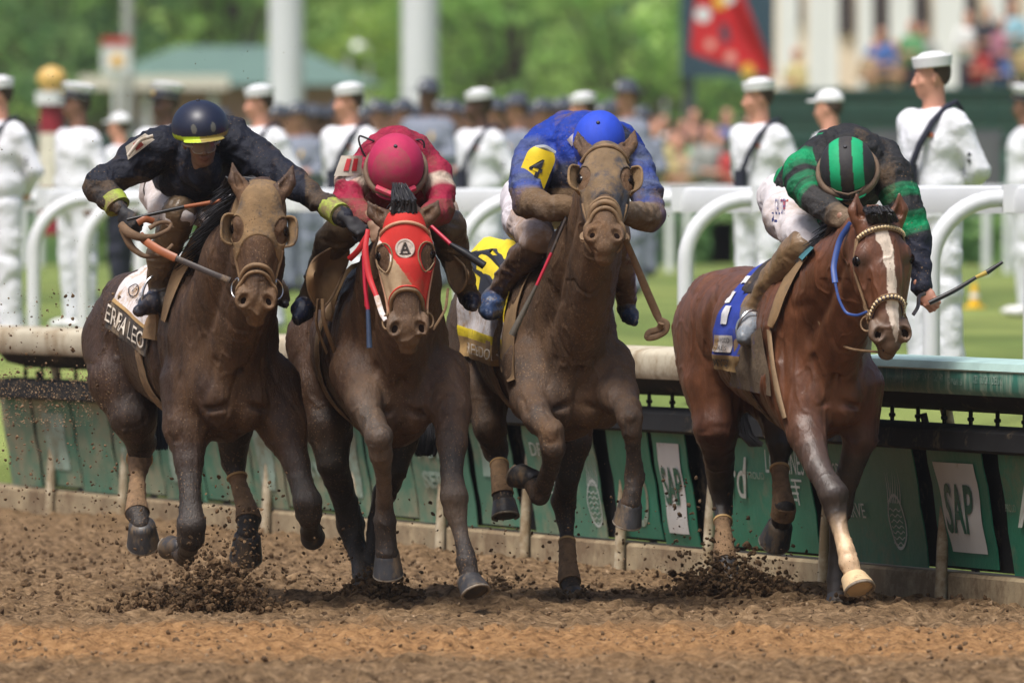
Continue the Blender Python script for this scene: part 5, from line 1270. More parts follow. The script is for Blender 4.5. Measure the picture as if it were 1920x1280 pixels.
legL = CH(Y, [(712, 385, .85, 100), (672, 400, .45, 84), (648, 425, .15, 66)]); legR = CH(Y, [(775, 385, .85, 100), (815, 400, .45, 84), (836, 425, .15, 64)])
s = Sdf(); s.ell(P(742, 380, Y + .9), (.2, .15, .14), None, .05, MW); s.chain(legL, .03, MW); s.chain(legR, .03, MW); clothes('breeches', s, .008, mat('soiled_breeches'), J2, MW, None, None, .4)
cfL = CH(Y, [(648, 425, .14, 72), (622, 455, .22, 62), (596, 520, .35, 48), (580, 560, .42, 42)]); cfR = CH(Y, [(838, 425, .14, 72), (846, 460, .22, 60), (866, 520, .35, 46), (880, 555, .42, 40)])
s = Sdf(); BR = (.085, .06, .038); s.chain(cfL, .02, BR); foot(s, P(576, 566, Y + .45), P(562, 592, Y + .28), PX(46), 0, (.008, .012, .03)); sB = Sdf(); sB.chain(cfR, .02, BR); foot(sB, P(880, 556, Y + .45), P(886, 572, Y + .30), PX(36), 0, (.008, .012, .03)); boot(sB, J2)
bt2 = clothes('boot', s, .0065, M_BOOT, J2, BR, None, wrinkle(.004, 14, (1, 1, 2)), .30)
def c2(q, C):
    n = fbm(q * 20, 2) * .01; d = (q[:, 0] + .018) ** 2 + (q[:, 2] - .09) ** 2; m = d + n * .05 < .0085
    return np.concatenate([np.tile(np.array([(.40, .012, .075)]), (len(q), 1)), np.where(m, .52, .22)[:, None]], 1)
h2, Fh, B = helmet(P(742, 310, Y - .12), 52, 0, 0, (.128, .140, .150), mat('cap_cloth', attr=True, rough=.75, nz=(24, .1), mud=((.19, .09, .06), .34, 8), bump=(30, .25, .006)), J2, c2, visor=(.45, .02, .08))
goggles(Fh, B, h2, .130, .150, .036, M_STRAP, M_STRAP, .013, 0, False); tubepx([(706, 352, -.20), (742, 368, -.24), (778, 352, -.20)], 12, mat('pink_peak', (.50, .03, .08), .6, mud=((.2, .13, .08), .2, 9)), 'peak_edge', h2, Y)
Ff = under(Fh, B)
hdL, hdR = Sdf(), Sdf(); SK2 = (.30, .185, .12); g2l = hand_sdf(hdL, P(698, 414, Y - .27), V(.35, -.35, -.95), V(-.3, -.9, -.1), -1, SK2); g2r = hand_sdf(hdR, P(795, 410, Y - .25), V(-.5, -.45, -.5), V(.3, -.7, .5), 1, SK2)
bodymesh(J2, [(P(745, 325, Y + .15), P(742, 370, Y + .8), .09, .09)], [thin(armL, .7), thin(armR, .7), thin(legL, .7), thin(legR, .7), thin(cfL, .7), thin(cfR, .7)], Ff, [hdL, hdR], SKIN_T, .35)
for sg, xs in ((-1, [(690, 300), (678, 282), (672, 262), (674, 254), (684, 258), (702, 265)]), (1, [(790, 306), (788, 290), (797, 272), (792, 262), (782, 262), (760, 266)])):
    tubepx([(x, y, .02) for x, y in xs], 3.5, M_WHIPB, 'goggle_wire', h2, Y, 8)
ab, fa = patch([(640, 292), (680, 292), (676, 330), (626, 330)], -.06, Y, mat('cream_patch'), 'number_patch', J2, .03)
for x in (.30, .62): MB().slab(lambda u, v: fa(x + .20 * u, .15 + .6 * v, .004), 4, 4, V(0, .003, 0)).build('red_bar', mat('red_bar', (.50, .03, .04), .6, mud=((.3, .2, .14), .15, 14)), ab)
patch([(640, 322), (678, 326), (674, 342), (632, 338)], -.055, Y, mat('soiled_white_cloth'), 'patch_lower_edge', J2, .03)

# ============ jockey 3: royal blue, number 4
Y = H3['Y0']; J3 = person_root('jockey', 'jockey in muddy royal blue silks with yellow number 4 on the arm', P(1060, 480, Y + .6), GJ)
BL = (.006, .035, .30); SG = (.11, .13, .16)
armL = CH(Y, [(1030, 272, .20, 84), (1006, 300, .10, 82), (984, 350, .0, 62), (987, 378, -.08, 53), (1030, 390, -.22, 43), (1068, 388, -.30, 36)])
armR = CH(Y, [(1160, 266, .20, 72), (1185, 302, .10, 62), (1214, 370, .0, 56), (1219, 405, -.06, 50), (1202, 406, -.18, 44), (1180, 398, -.28, 40)])
tors = CH(Y, [(1100, 285, .16, 150), (1070, 290, .40, 150), (1045, 320, .70, 130), (1030, 350, .9, 110)])
s = Sdf(); s.chain(tors, .05, BL); s.ell(P(1130, 300, Y + .1), (.18, .14, .16), None, .06, (.02, .025, .05)); s.ell(P(1095, 345, Y + .10), (.17, .14, .20), None, .05, (.012, .014, .03))  # chest coloured dark navy: the torso's shadows put into the silk colour
for ch in (armL, armR):
    s.cone(ch[0][0], ch[1][0], ch[0][1], ch[1][1], .025, BL)
    for i in range(1, len(ch) - 1):
        a, b = ch[i], ch[i + 1]; n = 3 if i < 3 else 2
        for k in range(n):
            t0, t1 = k / n, (k + 1) / n; s.cone(a[0] * (1 - t0) + b[0] * t0, a[0] * (1 - t1) + b[0] * t1, a[1] * (1 - t0) + b[1] * t0, a[1] * (1 - t1) + b[1] * t1, .02, (SG if (k + i) % 2 else BL) if i < 3 else ((.24, .20, .17) if k % 2 else (.17, .12, .08)), kc=.01)
def c3(v, C):
    n = fbm(v * 7, 3); al = .26 + .35 * n + .42 * (v[:, 2] < P(0, 352, Y)[2]) + .18 * (v[:, 0] > P(1040, 0, Y)[0]) * (v[:, 0] < P(1150, 0, Y)[0]); return np.concatenate([C, al[:, None]], 1)
sh3 = clothes('silks', s, .0065, silkmat('blue_silk', .36), J3, BL, c3, wrinkle(.0105, 8))
W3 = (.60, .56, .60)
legL = CH(Y, [(985, 375, .85, 92), (985, 410, .50, 80), (1008, 448, .16, 66)]); legR = CH(Y, [(1085, 380, .85, 92), (1130, 410, .45, 78), (1150, 440, .2, 64)])
s = Sdf(); s.ell(P(1030, 372, Y + .92), (.2, .16, .14), None, .05, W3); s.chain(legL, .03, W3); s.chain(legR, .03, W3); s.ell(P(1010, 452, Y + .12), (PX(32), .07, PX(24)), None, .03, W3)
clothes('breeches', s, .0075, mat('soiled_breeches'), J3, W3, lambda v, C: np.concatenate([C, np.where(v[:, 1] < Y + .42, .62, .22)[:, None]], 1), wrinkle(.007, 9))
cfL = CH(Y, [(1004, 462, .16, 60), (980, 485, .24, 54), (950, 525, .38, 46), (930, 555, .48, 42)]); cfR = CH(Y, [(1150, 450, .2, 60), (1165, 500, .3, 50), (1175, 560, .45, 40)])
s = Sdf(); BR3 = (.10, .058, .036); s.chain(cfL, .02, BR3); sB = Sdf(); sB.chain(cfR, .02, BR3); foot(s, P(928, 562, Y + .5), P(917, 582, Y + .30), PX(54), 0, (.03, .055, .13)); foot(sB, P(1172, 580, Y + .48), P(1186, 598, Y + .38), PX(36), 0, (.02, .04, .09))
boot(sB, J3); bt3 = clothes('boot', s, .0065, M_BOOT, J3, BR3, None, wrinkle(.005, 14, (1, 1, 2)), .26)
h3, Fh, B = helmet(P(1123, 264, Y - .06), 50, -6, 4, (.120, .128, .148), mat('blue_cap_cloth', attr=True, rough=.75, nz=(24, .1), mud=((.045, .04, .05), .42, 5), bump=(30, .25, .006), stretch=(1.6, 1, .5)), J3, lambda q, C: np.concatenate([np.tile(np.array([(.012, .055, .50)]), (len(q), 1)), np.clip(.15 + 4.2 * (q[:, 2] - .02), 0, .75)[:, None]], 1), visor=(.02, .04, .2))
Ff = under(Fh, B)
hdL, hdR = Sdf(), Sdf(); GM = (.13, .095, .065); g3l = hand_sdf(hdL, P(1066, 388, Y - .30), V(.8, -.3, .25), V(-.2, -.8, .5), 1, GM); g3r = hand_sdf(hdR, P(1182, 398, Y - .27), V(-.7, -.5, .35), V(.2, -.8, .5), -1, GM)
bodymesh(J3, [(P(1100, 290, Y + .15), P(1040, 355, Y + .8), .09, .09)], [thin(armL, .7), thin(armR, .7), thin(legL, .7), thin(legR, .7), thin(cfL, .7), thin(cfR, .7)], Ff, [], SKIN_T, .35)
for hs in (hdL, hdR): hs.build('glove', .0032, mat('muddy_glove', (.13, .095, .065), .85, nz=(20, .25), bump=(60, .3, .004)), J3)
# yellow arm number: rounded top, rotated
def fy(u, v, off=0.0):
    c = V(1007, 313); a = V(26, 9); b = V(-13, 32); k = 1 - .30 * max(0, (.25 - v) / .25) ** 2 if v < .25 else 1
    q = c + a * (u * 2 - 1) * k + b * (v * 2 - 1); return P(q[0], q[1], Y - .045 - .02 * math.sin(math.pi * min(max(u, 0), 1)) - off)
M_YP = mat('yellow_patch', (.80, .58, .015), .55, nz=(16, .08), mud=((.3, .2, .06), .12, 9))
ab = MB().slab(fy, 10, 12, V(0, .008, 0)).build('number_patch', M_YP, J3); place_text('4', lambda u, v, o: fy(u, 1 - v, .004), (.26, .72, .22, .74), M_BLK, ab, bold=.03)
patch([(1125 - 62, 262), (1075, 250), (1082, 262), (1072, 275)], -.02, Y, mat('soiled_white_cloth'), 'collar', J3, .01)
tubepx([(1004, 298 - 20, -.03), (1022, 276, -.04), (1040, 288, -.03)], 10, mat('grey_tape', (.30, .32, .34), .7), 'patch_strap', J3, Y)

# ============ jockey 4: black and green hoops
Y = H4['Y0']; J4 = person_root('jockey', 'jockey in black and green striped silks reaching out with a whip', P(1540, 480, Y + .6), GJ)
BK = (.016, .016, .018); GN = (.0, .24, .09)
armL = CH(Y, [(1535, 300, .20, 76), (1505, 322, .10, 70), (1512, 355, .0, 62), (1522, 368, -.06, 56), (1565, 400, -.24, 46), (1590, 412, -.30, 36)])
armR = CH(Y, [(1648, 300, .20, 82), (1672, 330, .10, 74), (1700, 400, .02, 58), (1716, 450, .0, 54), (1722, 500, -.06, 44), (1728, 536, -.10, 36)])
tors = CH(Y, [(1590, 310, .16, 150), (1570, 325, .40, 150), (1530, 350, .72, 140), (1500, 370, .9, 118)])
s = Sdf(); s.chain(tors, .05, BK); s.ell(P(1590, 340, Y + .20), (.17, .12, .14), None, .05, BK)
def band(ch, i, cuts):
    a, b = ch[i], ch[i + 1]
    for (t0, t1, c_) in cuts: s.cone(a[0] * (1 - t0) + b[0] * t0, a[0] * (1 - t1) + b[0] * t1, a[1] * (1 - t0) + b[1] * t0, a[1] * (1 - t1) + b[1] * t1, .018, c_, kc=.002)
band(armL, 0, ((0, .6, BK), (.6, 1, GN))); band(armL, 1, ((0, .25, GN), (.25, .8, BK), (.8, 1, GN))); band(armL, 2, ((0, .5, BK), (.5, 1, GN))); band(armL, 3, ((0, 1, (.03, .028, .028)),)); band(armL, 4, ((0, 1, (.16, .11, .07)),))
band(armR, 0, ((0, 1, BK),)); band(armR, 1, ((0, .42, BK), (.42, .62, GN), (.62, 1, BK))); band(armR, 2, ((0, .12, BK), (.12, .70, GN), (.70, 1, BK))); band(armR, 3, ((0, 1, (.010, .012, .026)),)); band(armR, 4, ((0, 1, (.010, .012, .026)),))
def c4(v, C):
    C = C.copy(); px = 960 + v[:, 0] / (v[:, 1] + CAM_D) * F_PX; py = HOR + (CAM_H - v[:, 2]) / (v[:, 1] + CAM_D) * F_PX
    m = (v[:, 1] > Y + .30) & (np.abs(np.sin((v[:, 1] - Y) * 13.0 + .8)) > .80) & (px < 1560); C[m] = GN
    return np.concatenate([C, (.22 + .35 * fbm(v * 8, 2) + .2 * (px > 1600) * (py < 390) * (px < 1680))[:, None]], 1)
sh4 = clothes('silks', s, .0065, silkmat('black_green_silk', .30), J4, BK, c4, wrinkle(.0105, 8))
W4 = (.62, .58, .60)
legL = CH(Y, [(1478, 372, .85, 96), (1475, 405, .52, 88), (1515, 455, .12, 66)]); legR = CH(Y, [(1560, 380, .85, 96), (1600, 420, .5, 80), (1630, 450, .2, 60)])
s = Sdf(); s.ell(P(1500, 372, Y + .92), (.20, .17, .14), None, .05, W4); s.chain(legL, .03, W4); s.chain(legR, .03, W4)
br4 = clothes('breeches', s, .007, mat('soiled_breeches'), J4, W4, lambda v, C: np.concatenate([C, np.where((v[:, 1] < Y + .5) & (v[:, 1] > Y + .22), .42, .2)[:, None]], 1), wrinkle(.007, 9))
cfL = CH(Y, [(1512, 462, .12, 72), (1490, 480, .18, 66), (1452, 525, .32, 56), (1428, 565, .42, 48), (1414, 588, .46, 50)]); cfR = CH(Y, [(1632, 452, .2, 60), (1650, 500, .3, 50), (1665, 560, .4, 40)])
s = Sdf(); BR4 = (.20, .125, .065); s.chain(cfL, .015, BR4); sB = Sdf(); sB.chain(cfR, .02, BR4); boot(sB, J4); foot(s, P(1414, 596, Y + .46), P(1398, 626, Y + .32), PX(58), 0, (.20, .23, .27)); s.ell(P(1410, 640, Y + .34), (PX(18), .05, PX(12)), None, .02, (.05, .04, .035))
bt4 = clothes('boot', s, .006, M_BOOT, J4, BR4, None, wrinkle(.004, 9, (1, 1, 1.2)), .34)
def c4h(q, C):
    a = np.abs(q[:, 0]); g_ = (a > .030) & (a < .078); col = np.where(g_[:, None], np.array([(.0, .33, .13)]), np.array([(.018, .017, .02)]))
    return np.concatenate([col, np.where(g_, .10, .34)[:, None]], 1)
h4, Fh, B = helmet(P(1589, 314, Y - .10), 46, -4, -4, (.128, .135, .150), mat('striped_cap_cloth', attr=True, rough=.7, nz=(24, .1), mud=((.075, .06, .045), .40, 7), bump=(30, .25, .006)), J4, c4h, visor=(.02, .02, .02))
goggles(Fh, B, h4, .130, .150, .030, M_STRAP, M_LENSB, .014)
for sg in (-1, 1): MB().lathe([(1e-4, .006), (.008, .005), (.009, 0)], Fh(sg * .125, .02, .06), frame(B @ V(sg, 0, .3), B[:, 1]), 10).build('strap_stud', M_GOLD, h4)
Ff = under(Fh, B)
hdL, hdR = Sdf(), Sdf(); SK4 = (.40, .19, .13); g4l = hand_sdf(hdL, P(1588, 412, Y - .30), V(.6, -.3, -.45), V(-.2, -.85, .4), 1, (.28, .15, .10)); g4r = hand_sdf(hdR, P(1729, 540, Y - .11), V(.45, -.35, -.75), V(-.5, -.75, .35), 1, SK4, 1.0, .95)
bodymesh(J4, [(P(1590, 325, Y + .15), P(1510, 365, Y + .8), .09, .09)], [thin(armL, .7), thin(armR, .7), thin(legL, .7), thin(legR, .7), thin(cfL, .7), thin(cfR, .7)], Ff, [hdL, hdR], SKIN, .18)
stirrup(P(1412, 622, Y + .34), PX(32), bt4, (.4, -1, 0))
def breech_text(s_, box, col_m, b_=0.0):
    f = lambda u, v, o: P(u, v, Y + .36 - .10 * (1 - ((u - 1440) / 40) * .2) - .02)
    hb = None
    me = br4.data; vs = np.zeros(len(me.vertices) * 3); me.vertices.foreach_get('co', vs); vs = vs.reshape(-1, 3); fs = np.zeros(len(me.polygons) * 4, int); me.polygons.foreach_get('vertices', fs); bv = bvh_of(vs, fs.reshape(-1, 4))
    def g_(u, v, o):
        c = V(0, -CAM_D, CAM_H); d = unit(P(u, v, 0) - c); h = bv.ray_cast(Vector(c), Vector(d)); return (np.array(h[0]) if h[0] is not None else P(u, v, Y + .4)) - d * .006
    return place_text(s_, g_, box, col_m, br4, bold=b_)
breech_text('GAL OPP', (1453, 1473, 402, 372), mat('navy_print', (.03, .04, .16), .7)); breech_text('L', (1447, 1457, 416, 398), mat('navy_print'), .04); breech_text('T', (1463, 1478, 392, 374), mat('dull_red'), .03)

# ============ whips and reins: held things stand on their own
def whip(label, pts, ws, segs, Y0):
    r = empty('whip', P(*pts[0][:2], Y0 + pts[0][2])); tag(r, label, 'whip')
    for (i, j, m, nm) in segs: tubepx(pts[i:j + 1], ws[i:j + 1], m, nm, r, Y0, 10)
    return r
M_ORL = mat('orange_leather', (.28, .085, .03), .45, nz=(20, .2), mud=((.2, .12, .06), .15, 10)); M_REDG = mat('red_grip', (.42, .01, .035), .45, nz=(20, .1))
Y = H1['Y0']; whip('black whip with orange grip held across the body in a black glove', [(238, 412, -.30), (300, 398, -.28), (345, 388, -.26), (414, 377, -.22)], [6, 7, 7, 9], [(0, 2, M_WHIPB, 'shaft'), (2, 3, M_ORL, 'grip')], Y)
Y = H2['Y0']; whip('black whip with red shaft pointing down to the yellow cloth', [(800, 416, -.38), (845, 458, -.47), (872, 474, -.48), (908, 498, -.50)], [7, 8, 14, 15], [(0, 1, M_REDG, 'shaft'), (1, 3, M_WHIPB, 'flap')], Y)
whip('thin red whip with dark blue flap hanging straight down beside the red mask', [(682, 470, -.42), (684, 540, -.45), (690, 580, -.46), (693, 652, -.48)], [8, 7, 8, 11], [(0, 2, M_REDG, 'shaft'), (2, 3, mat('blue_flap', (.03, .05, .10), .5), 'flap')], Y)
Y = H3['Y0']; whip('slender whip with red shaft and grey flap along the shoulder of the high headed horse', [(1064, 402, -.32), (1034, 474, -.34), (1006, 535, -.36), (960, 628, -.34)], [6, 6, 6, 14], [(0, 1, M_DTACK, 'handle'), (1, 2, M_REDG, 'shaft'), (2, 3, mat('grey_flap', (.10, .09, .075), .5), 'flap')], Y)
Y = H4['Y0']; whip('black whip with yellow collar stretched out to the right in a bare hand', [(1742, 568, -.25), (1790, 545, -.25), (1830, 520, -.25), (1850, 511, -.25), (1880, 491, -.25)], [9, 9, 7, 10, 6], [(0, 2, M_WHIPB, 'handle'), (2, 3, mat('yellow_collar', (.45, .33, .05), .5), 'collar'), (3, 4, M_WHIPB, 'flap')], Y)
def rein(H, pts, w, m, name='rein', flat=.35): return tubepx(pts, w, m, name, H['root'], H['Y0'], 8, flat=flat, up=(0, -1, 0))
rein(H1, [(432, 526, -.62), (400, 514, -.55), (330, 484, -.44)], 11, M_DTACK); rein(H1, [(330, 484, -.44), (300, 470, -.40), (272, 452, -.34), (262, 440, -.30)], 15, M_ORL); rein(H1, [(258, 418, -.32), (272, 410, -.32), (288, 415, -.30)], 12, M_ORL)
M_BRN = mat('muddy_brown_leather', (.13, .075, .038), .75, nz=(22, .35), bump=(50, .6, .006)); rein(H1, [(226, 420, -.28), (240, 436, -.34), (262, 446, -.35), (290, 444, -.33), (318, 430, -.30), (322, 418, -.28), (300, 416, -.30), (280, 428, -.32)], [14, 17, 15, 9, 7, 6, 7, 9], M_BRN, 'rein_knot', .5); rein(H1, [(230, 428, -.30), (244, 462, -.32), (270, 482, -.34), (306, 478, -.33), (324, 458, -.30)], [16, 13, 9, 9, 6], M_BRN, 'rein_loop', .5)
M_RED = mat('red_rubber_rein', (.50, .018, .025), .5, nz=(20, .1), mud=((.2, .1, .06), .15, 9))
rein(H2, [(690, 430, -.42), (684, 470, -.45), (692, 520, -.48), (706, 555, -.52)], [8, 11, 11, 9], M_RED); rein(H2, [(690, 440, -.42), (672, 470, -.40), (655, 486, -.34)], 11, M_RED); rein(H2, [(706, 555, -.52), (716, 588, -.6), (724, 600, -.64)], 10, mat('soiled_white_cloth')); rein(H2, [(684, 520, -.44), (688, 575, -.45)], 8, M_RED)
rein(H2, [(840, 540, -.62), (836, 580, -.62), (812, 618, -.62)], 5, M_TACK)
M_BLR = mat('blue_rubber_rein', (.02, .06, .24), .5, nz=(20, .15), mud=((.12, .10, .09), .22, 8))
rein(H4, [(1596, 418, -.50), (1574, 448, -.48), (1562, 500, -.52), (1566, 530, -.58)], 11, M_BLR); rein(H4, [(1566, 530, -.58), (1572, 560, -.60), (1586, 588, -.62), (1608, 592, -.66), (1626, 584, -.68)], 5, M_BLR)
rein(H4, [(1712, 590, -.62), (1722, 575, -.5), (1722, 555, -.3), (1735, 550, -.2)], 7, mat('dark_leather')); rein(H4, [(1560, 420, -.22), (1548, 455, -.14), (1536, 480, -.08), (1530, 492, -.05)], 14, mat('dark_leather'), 'neck_strap')
# the knotted rein end of the third horse swings free
rein(H3, [(1172, 448, -.86), (1186, 480, -.8), (1210, 540, -.75), (1232, 590, -.72), (1238, 604, -.72)], [11, 12, 15, 15, 11], M_BRN, flat=.45); rein(H3, [(1238, 600, -.72), (1252, 606, -.72), (1248, 622, -.72), (1228, 632, -.72), (1212, 634, -.72), (1216, 622, -.72), (1236, 618, -.72), (1240, 606, -.74)], 12, M_BRN, 'rein_knot', .6)

# ---------------------------------------------------------------- people behind the rails
M_WUNI = mat('white_uniform', (.72, .735, .79), .8, nz=(5, .05), bump=(9, .5, .03)); M_WUNI2 = mat('white_cap_cloth', (.72, .73, .76), .7, nz=(5, .03))
M_NVY = mat('navy_neckerchief', (.015, .017, .035), .8); M_SKL = mat('light_skin', (.50, .25, .17), .55, nz=(9, .1)); M_SKR = mat('ruddy_skin', (.55, .27, .185), .55, nz=(9, .1)); M_SKD = mat('dark_skin', (.085, .042, .028), .5, nz=(9, .1)); M_SKM = mat('brown_skin', (.20, .10, .065), .5, nz=(9, .1))
M_HR = mat('dark_hair', (.055, .034, .024), .8); M_SHO = mat('white_shoe', (.7, .7, .7), .5); M_GREY = mat('grey_uniform', (.20, .225, .29), .8, nz=(5, .1)); M_HATG = mat('dark_grey_hat', (.055, .065, .09), .8); M_BADGE = mat('gold_badge', (.65, .42, .10), .5)
def sdfmesh(name, s, h, m, parent, noise=None):
    v, f = s.mesh(h, noise); return link(name, mesh_np(name, v, f, True), m, parent)
def figure(kind, skin, pose='back'):
    """a standing person facing -X, feet at the origin, 1.78 m without the hat"""
    r = empty('person', (0, 0, 0)); leg = [((0, q * .09, .90), (.0, q * .10, .50), (.025, q * .10, .10)) for q in (-1, 1)]
    sh = [(0, q * .185, 1.42) for q in (-1, 1)]
    if pose == 'back': arm = [[(0, q * .19, 1.42), (.085, q * .265, 1.16), (.20, q * .06, 1.02)] for q in (-1, 1)]
    elif pose == 'side': arm = [[(0, q * .19, 1.42), (.05, q * .25, 1.15), (-.04, q * .24, .92)] for q in (-1, 1)]
    else: arm = [[(0, q * .19, 1.42), (-.02, q * .27, 1.16), (-.22, q * .05, 1.14)] for q in (-1, 1)]
    hy = R(-32) if kind in ('sailor', 'chief') else 0.0; ch_, sh_ = math.cos(hy), math.sin(hy)
    rot = lambda p: V(p[0] * ch_ - p[1] * sh_, p[0] * sh_ + p[1] * ch_, p[2]); RH = np.array(Matrix.Rotation(hy, 3, 'Z'))
    s = Sdf(); head = lambda a, b, c: rot((-c - .012, a, 1.665 - b))
    face_sdf(s, head, (.5, .5, .5)); s.cone((.0, 0, 1.64), (.01, 0, 1.46), .058, .066, .02)
    for L_ in arm: s.chain([(V(*L_[0]), .04), (V(*L_[1]), .036), (V(*L_[2]), .026)], .02); s.ell(np.array(L_[2]) + unit(V(*L_[2]) - V(*L_[1])) * .05, (.05, .03, .042), None, .02)
    s.chain([(V(0, 0, 1.40), .10), (V(0, 0, .95), .10)], .03)
    for L_ in leg: s.chain([(V(*L_[0]), .07), (V(*L_[1]), .05), (V(*L_[2]), .035)], .03)
    sdfmesh('body', s, .013, skin, r)
    hr = Sdf(); hr.ell(rot((.010, 0, 1.705)), (.090, .0775, .080), RH); hr.ell(rot((.050, 0, 1.665)), (.042, .060, .045), RH); hr.plane(rot((-.055, 0, 1.70)), rot((-1, 0, .35))); sdfmesh('hair', hr, .012, M_HR, r)
    top = M_WUNI if kind in ('sailor', 'chief') else (M_GREY if kind == 'trooper' else None)
    s = Sdf(); s.ell((.005, 0, 1.30), (.165, .215, .20), None, .05); s.cone((.0, -.15, 1.42), (.0, .15, 1.42), .062, .062, .06); s.ell((.0, 0, 1.07), (.155, .20, .17), None, .08); s.ell((0, 0, .93), (.135, .175, .08), None, .05)
    for L_ in arm:
        s.chain([(V(*L_[0]), .066), (V(*L_[1]), .056)], .04)
        if kind in ('sailor',): s.chain([(V(*L_[1]), .056), (V(*L_[1]) * .08 + V(*L_[2]) * .92, .042)], .03)
        else: s.cone(L_[1], V(*L_[1]) * .75 + V(*L_[2]) * .25, .06, .060, .02)
    sdfmesh('shirt', s, .014, top or M_WUNI, r, wrinkle(.0075, 6, (1, 1, .7)))
    s = Sdf()
    for L_ in leg: s.chain([(V(*L_[0]), .105), (V(*L_[1]), .082), (V(*L_[2]), .088 if kind == 'sailor' else .07)], .03)
    s.ell((.01, 0, .93), (.125, .165, .12), None, .06); sdfmesh('trousers', s, .014, top or M_NVY, r, wrinkle(.008, 6, (1, 1, .4)))
    for q in (-1, 1): b = Sdf(); b.ell((-.05, q * .10, .04), (.14, .05, .045)); sdfmesh('shoe', b, .014, M_SHO if top is M_WUNI else M_NVY, r)
    if kind == 'sailor':
        Mh = RH @ np.array(Matrix.Rotation(R(-6), 3, 'Y'))
        MB().lathe([(.098, -.005), (.106, .0), (.112, .052), (.106, .058), (.098, .050), (.094, .035), (.080, .062), (.05, .078), (1e-3, .082)], (-.005, 0, 1.725), Mh, 28).build('dixie_cup_hat', M_WUNI2, r)
        s = Sdf(); s.ell((.105, 0, 1.38), (.062, .155, .10), None, .01); s.ell((.02, 0, 1.45), (.10, .15, .05), None, .02); sdfmesh('collar_flap', s, .012, M_WUNI, r)
        for q in (-1,):
            k = MB(); k.tube([V(.12, q * .10, 1.49), V(.05, q * .125, 1.53), V(-.04, q * .135, 1.50), V(-.13, q * .125, 1.42), V(-.19, q * .09, 1.30), V(-.20, q * .03, 1.17)], [.012, .014, .016, .018, .020, .022], 8); k.build('neckerchief', M_NVY, r)
        MB().box((-.20, -.02, 1.10), (.022, .04, .09)).build('neckerchief_end', M_NVY, r)
        for q in (-1, 1):
            k = MB()
            for j in range(2): k.tube([V(.0, q * .272, 1.25 - .035 * j), V(.045, q * .282, 1.215 - .035 * j), V(.09, q * .278, 1.25 - .035 * j)], .010, 6)
            k.build('rating_badge', M_NVY, r)
        MB().box((-.135, -.10, 1.35), (.008, .035, .012)).build('ribbon_bar', mat('ribbon', (.4, .12, .06), .7), r)
    elif kind == 'chief':
        Mh = RH @ np.array(Matrix.Rotation(R(8), 3, 'Y'))
        MB().lathe([(.093, -.01), (.096, .035), (.13, .075), (.132, .085), (.09, .10), (1e-3, .105)], (-.005, 0, 1.73), Mh, 28).build('peaked_cap', M_WUNI2, r)
        c_ = MB().lathe([(.096, .0), (.0985, .002), (.0985, .034), (.096, .036)], (-.005, 0, 1.725), Mh, 28).build('cap_band', M_NVY, r)
        s = Sdf(); s.ell(rot((-.10, 0, 1.715)), (.06, .075, .010), Mh); sdfmesh('cap_peak', s, .009, M_NVY, r); MB().lathe([(1e-3, .012), (.014, .008), (.017, 0)], rot((-.107, 0, 1.75)), frame(rot((-1, 0, .2)), (0, 0, 1)), 10).build('cap_badge', M_BADGE, r)
    elif kind == 'cap':
        s = Sdf(); s.ell((.0, 0, 1.735), (.105, .088, .075)); s.plane((0, 0, 1.715), (0, 0, -1)); s.ell((-.12, 0, 1.722), (.06, .065, .010)); sdfmesh('baseball_cap', s, .009, M_WUNI2, r)
    elif kind == 'trooper':
        MB().lathe([(.10, .0), (.105, .012), (.098, .02), (.092, .06), (.075, .095), (.03, .112), (1e-3, .11)], (-.003, 0, 1.72), None, 26).build('felt_hat', M_HATG, r)
        MB().lathe([(.165, .0), (.168, .006), (.12, .012), (.09, .014), (.09, .0)], (-.003, 0, 1.722), None, 26).build('hat_brim', M_HATG, r)
        MB().lathe([(1e-3, .008), (.020, .006), (.024, 0)], (-.10, 0, 1.775), frame((-1, 0, .3), (0, 1, 0)), 10).build('hat_badge', mat('silver_badge', (.5, .5, .5), .4), r)
        MB().lathe([(1e-3, .01), (.035, .008), (.04, 0)], (-.135, -.09, 1.33), frame((-1, -.3, .1), (0, 1, 0)), 12).build('chest_badge', M_BADGE, r)
        MB().lathe([(1e-3, .01), (.035, .008), (.04, 0)], (.0, -.255, 1.33), frame((0, -1, .1), (1, 0, 0)), 12).build('arm_badge', M_BADGE, r)
    return r
def put(r, px, D, yaw, sc=1.0, zbase=TURF):
    r.location = Vector(P(px, HOR, D - CAM_D) * V(1, 1, 0) + V(0, 0, zbase)); r.rotation_euler = (0, 0, R(yaw)); r.scale = (sc, sc, sc); return r
GS = 'sailors lined up behind the white running rail'
sailor = figure('sailor', M_SKR); chief = figure('chief', M_SKM, 'side')
SAIL = [(1750, 64, 42, 1.03, None, 'sailor with moustache, hands behind his back, right of the striped jockey'),
        (1424, 76, 44, 1.0, None, 'sailor in dixie cup hat left of the striped jockey, face in profile'),
        (900, 86.5, 40, 1.0, {'ruddy_skin': M_SKD}, 'dark skinned sailor in dixie cup hat behind the magenta jockey'),
        (656, 80.5, 48, 1.0, None, 'sailor in dixie cup hat just left of the magenta jockey'),
        (488, 82.5, 44, 1.0, None, 'red faced sailor in dixie cup hat right of the navy jockey'),
        (1094, 91, 40, 1.0, {'ruddy_skin': M_SKL}, 'sailor mostly hidden by the blue helmet, only his hat and brow showing'),
        (-2, 79, 44, 1.02, None, 'sailor cut off by the frame edge beyond the peaked cap sailor')]
for i, (px, D, yw, sc_, sw, lb) in enumerate(SAIL):
    o = sailor if i == 0 else None
    if o is None: o = dup(sailor, None, sw)
    put(o, px, D, yw, sc_); tag(o, lb, 'person', GS)
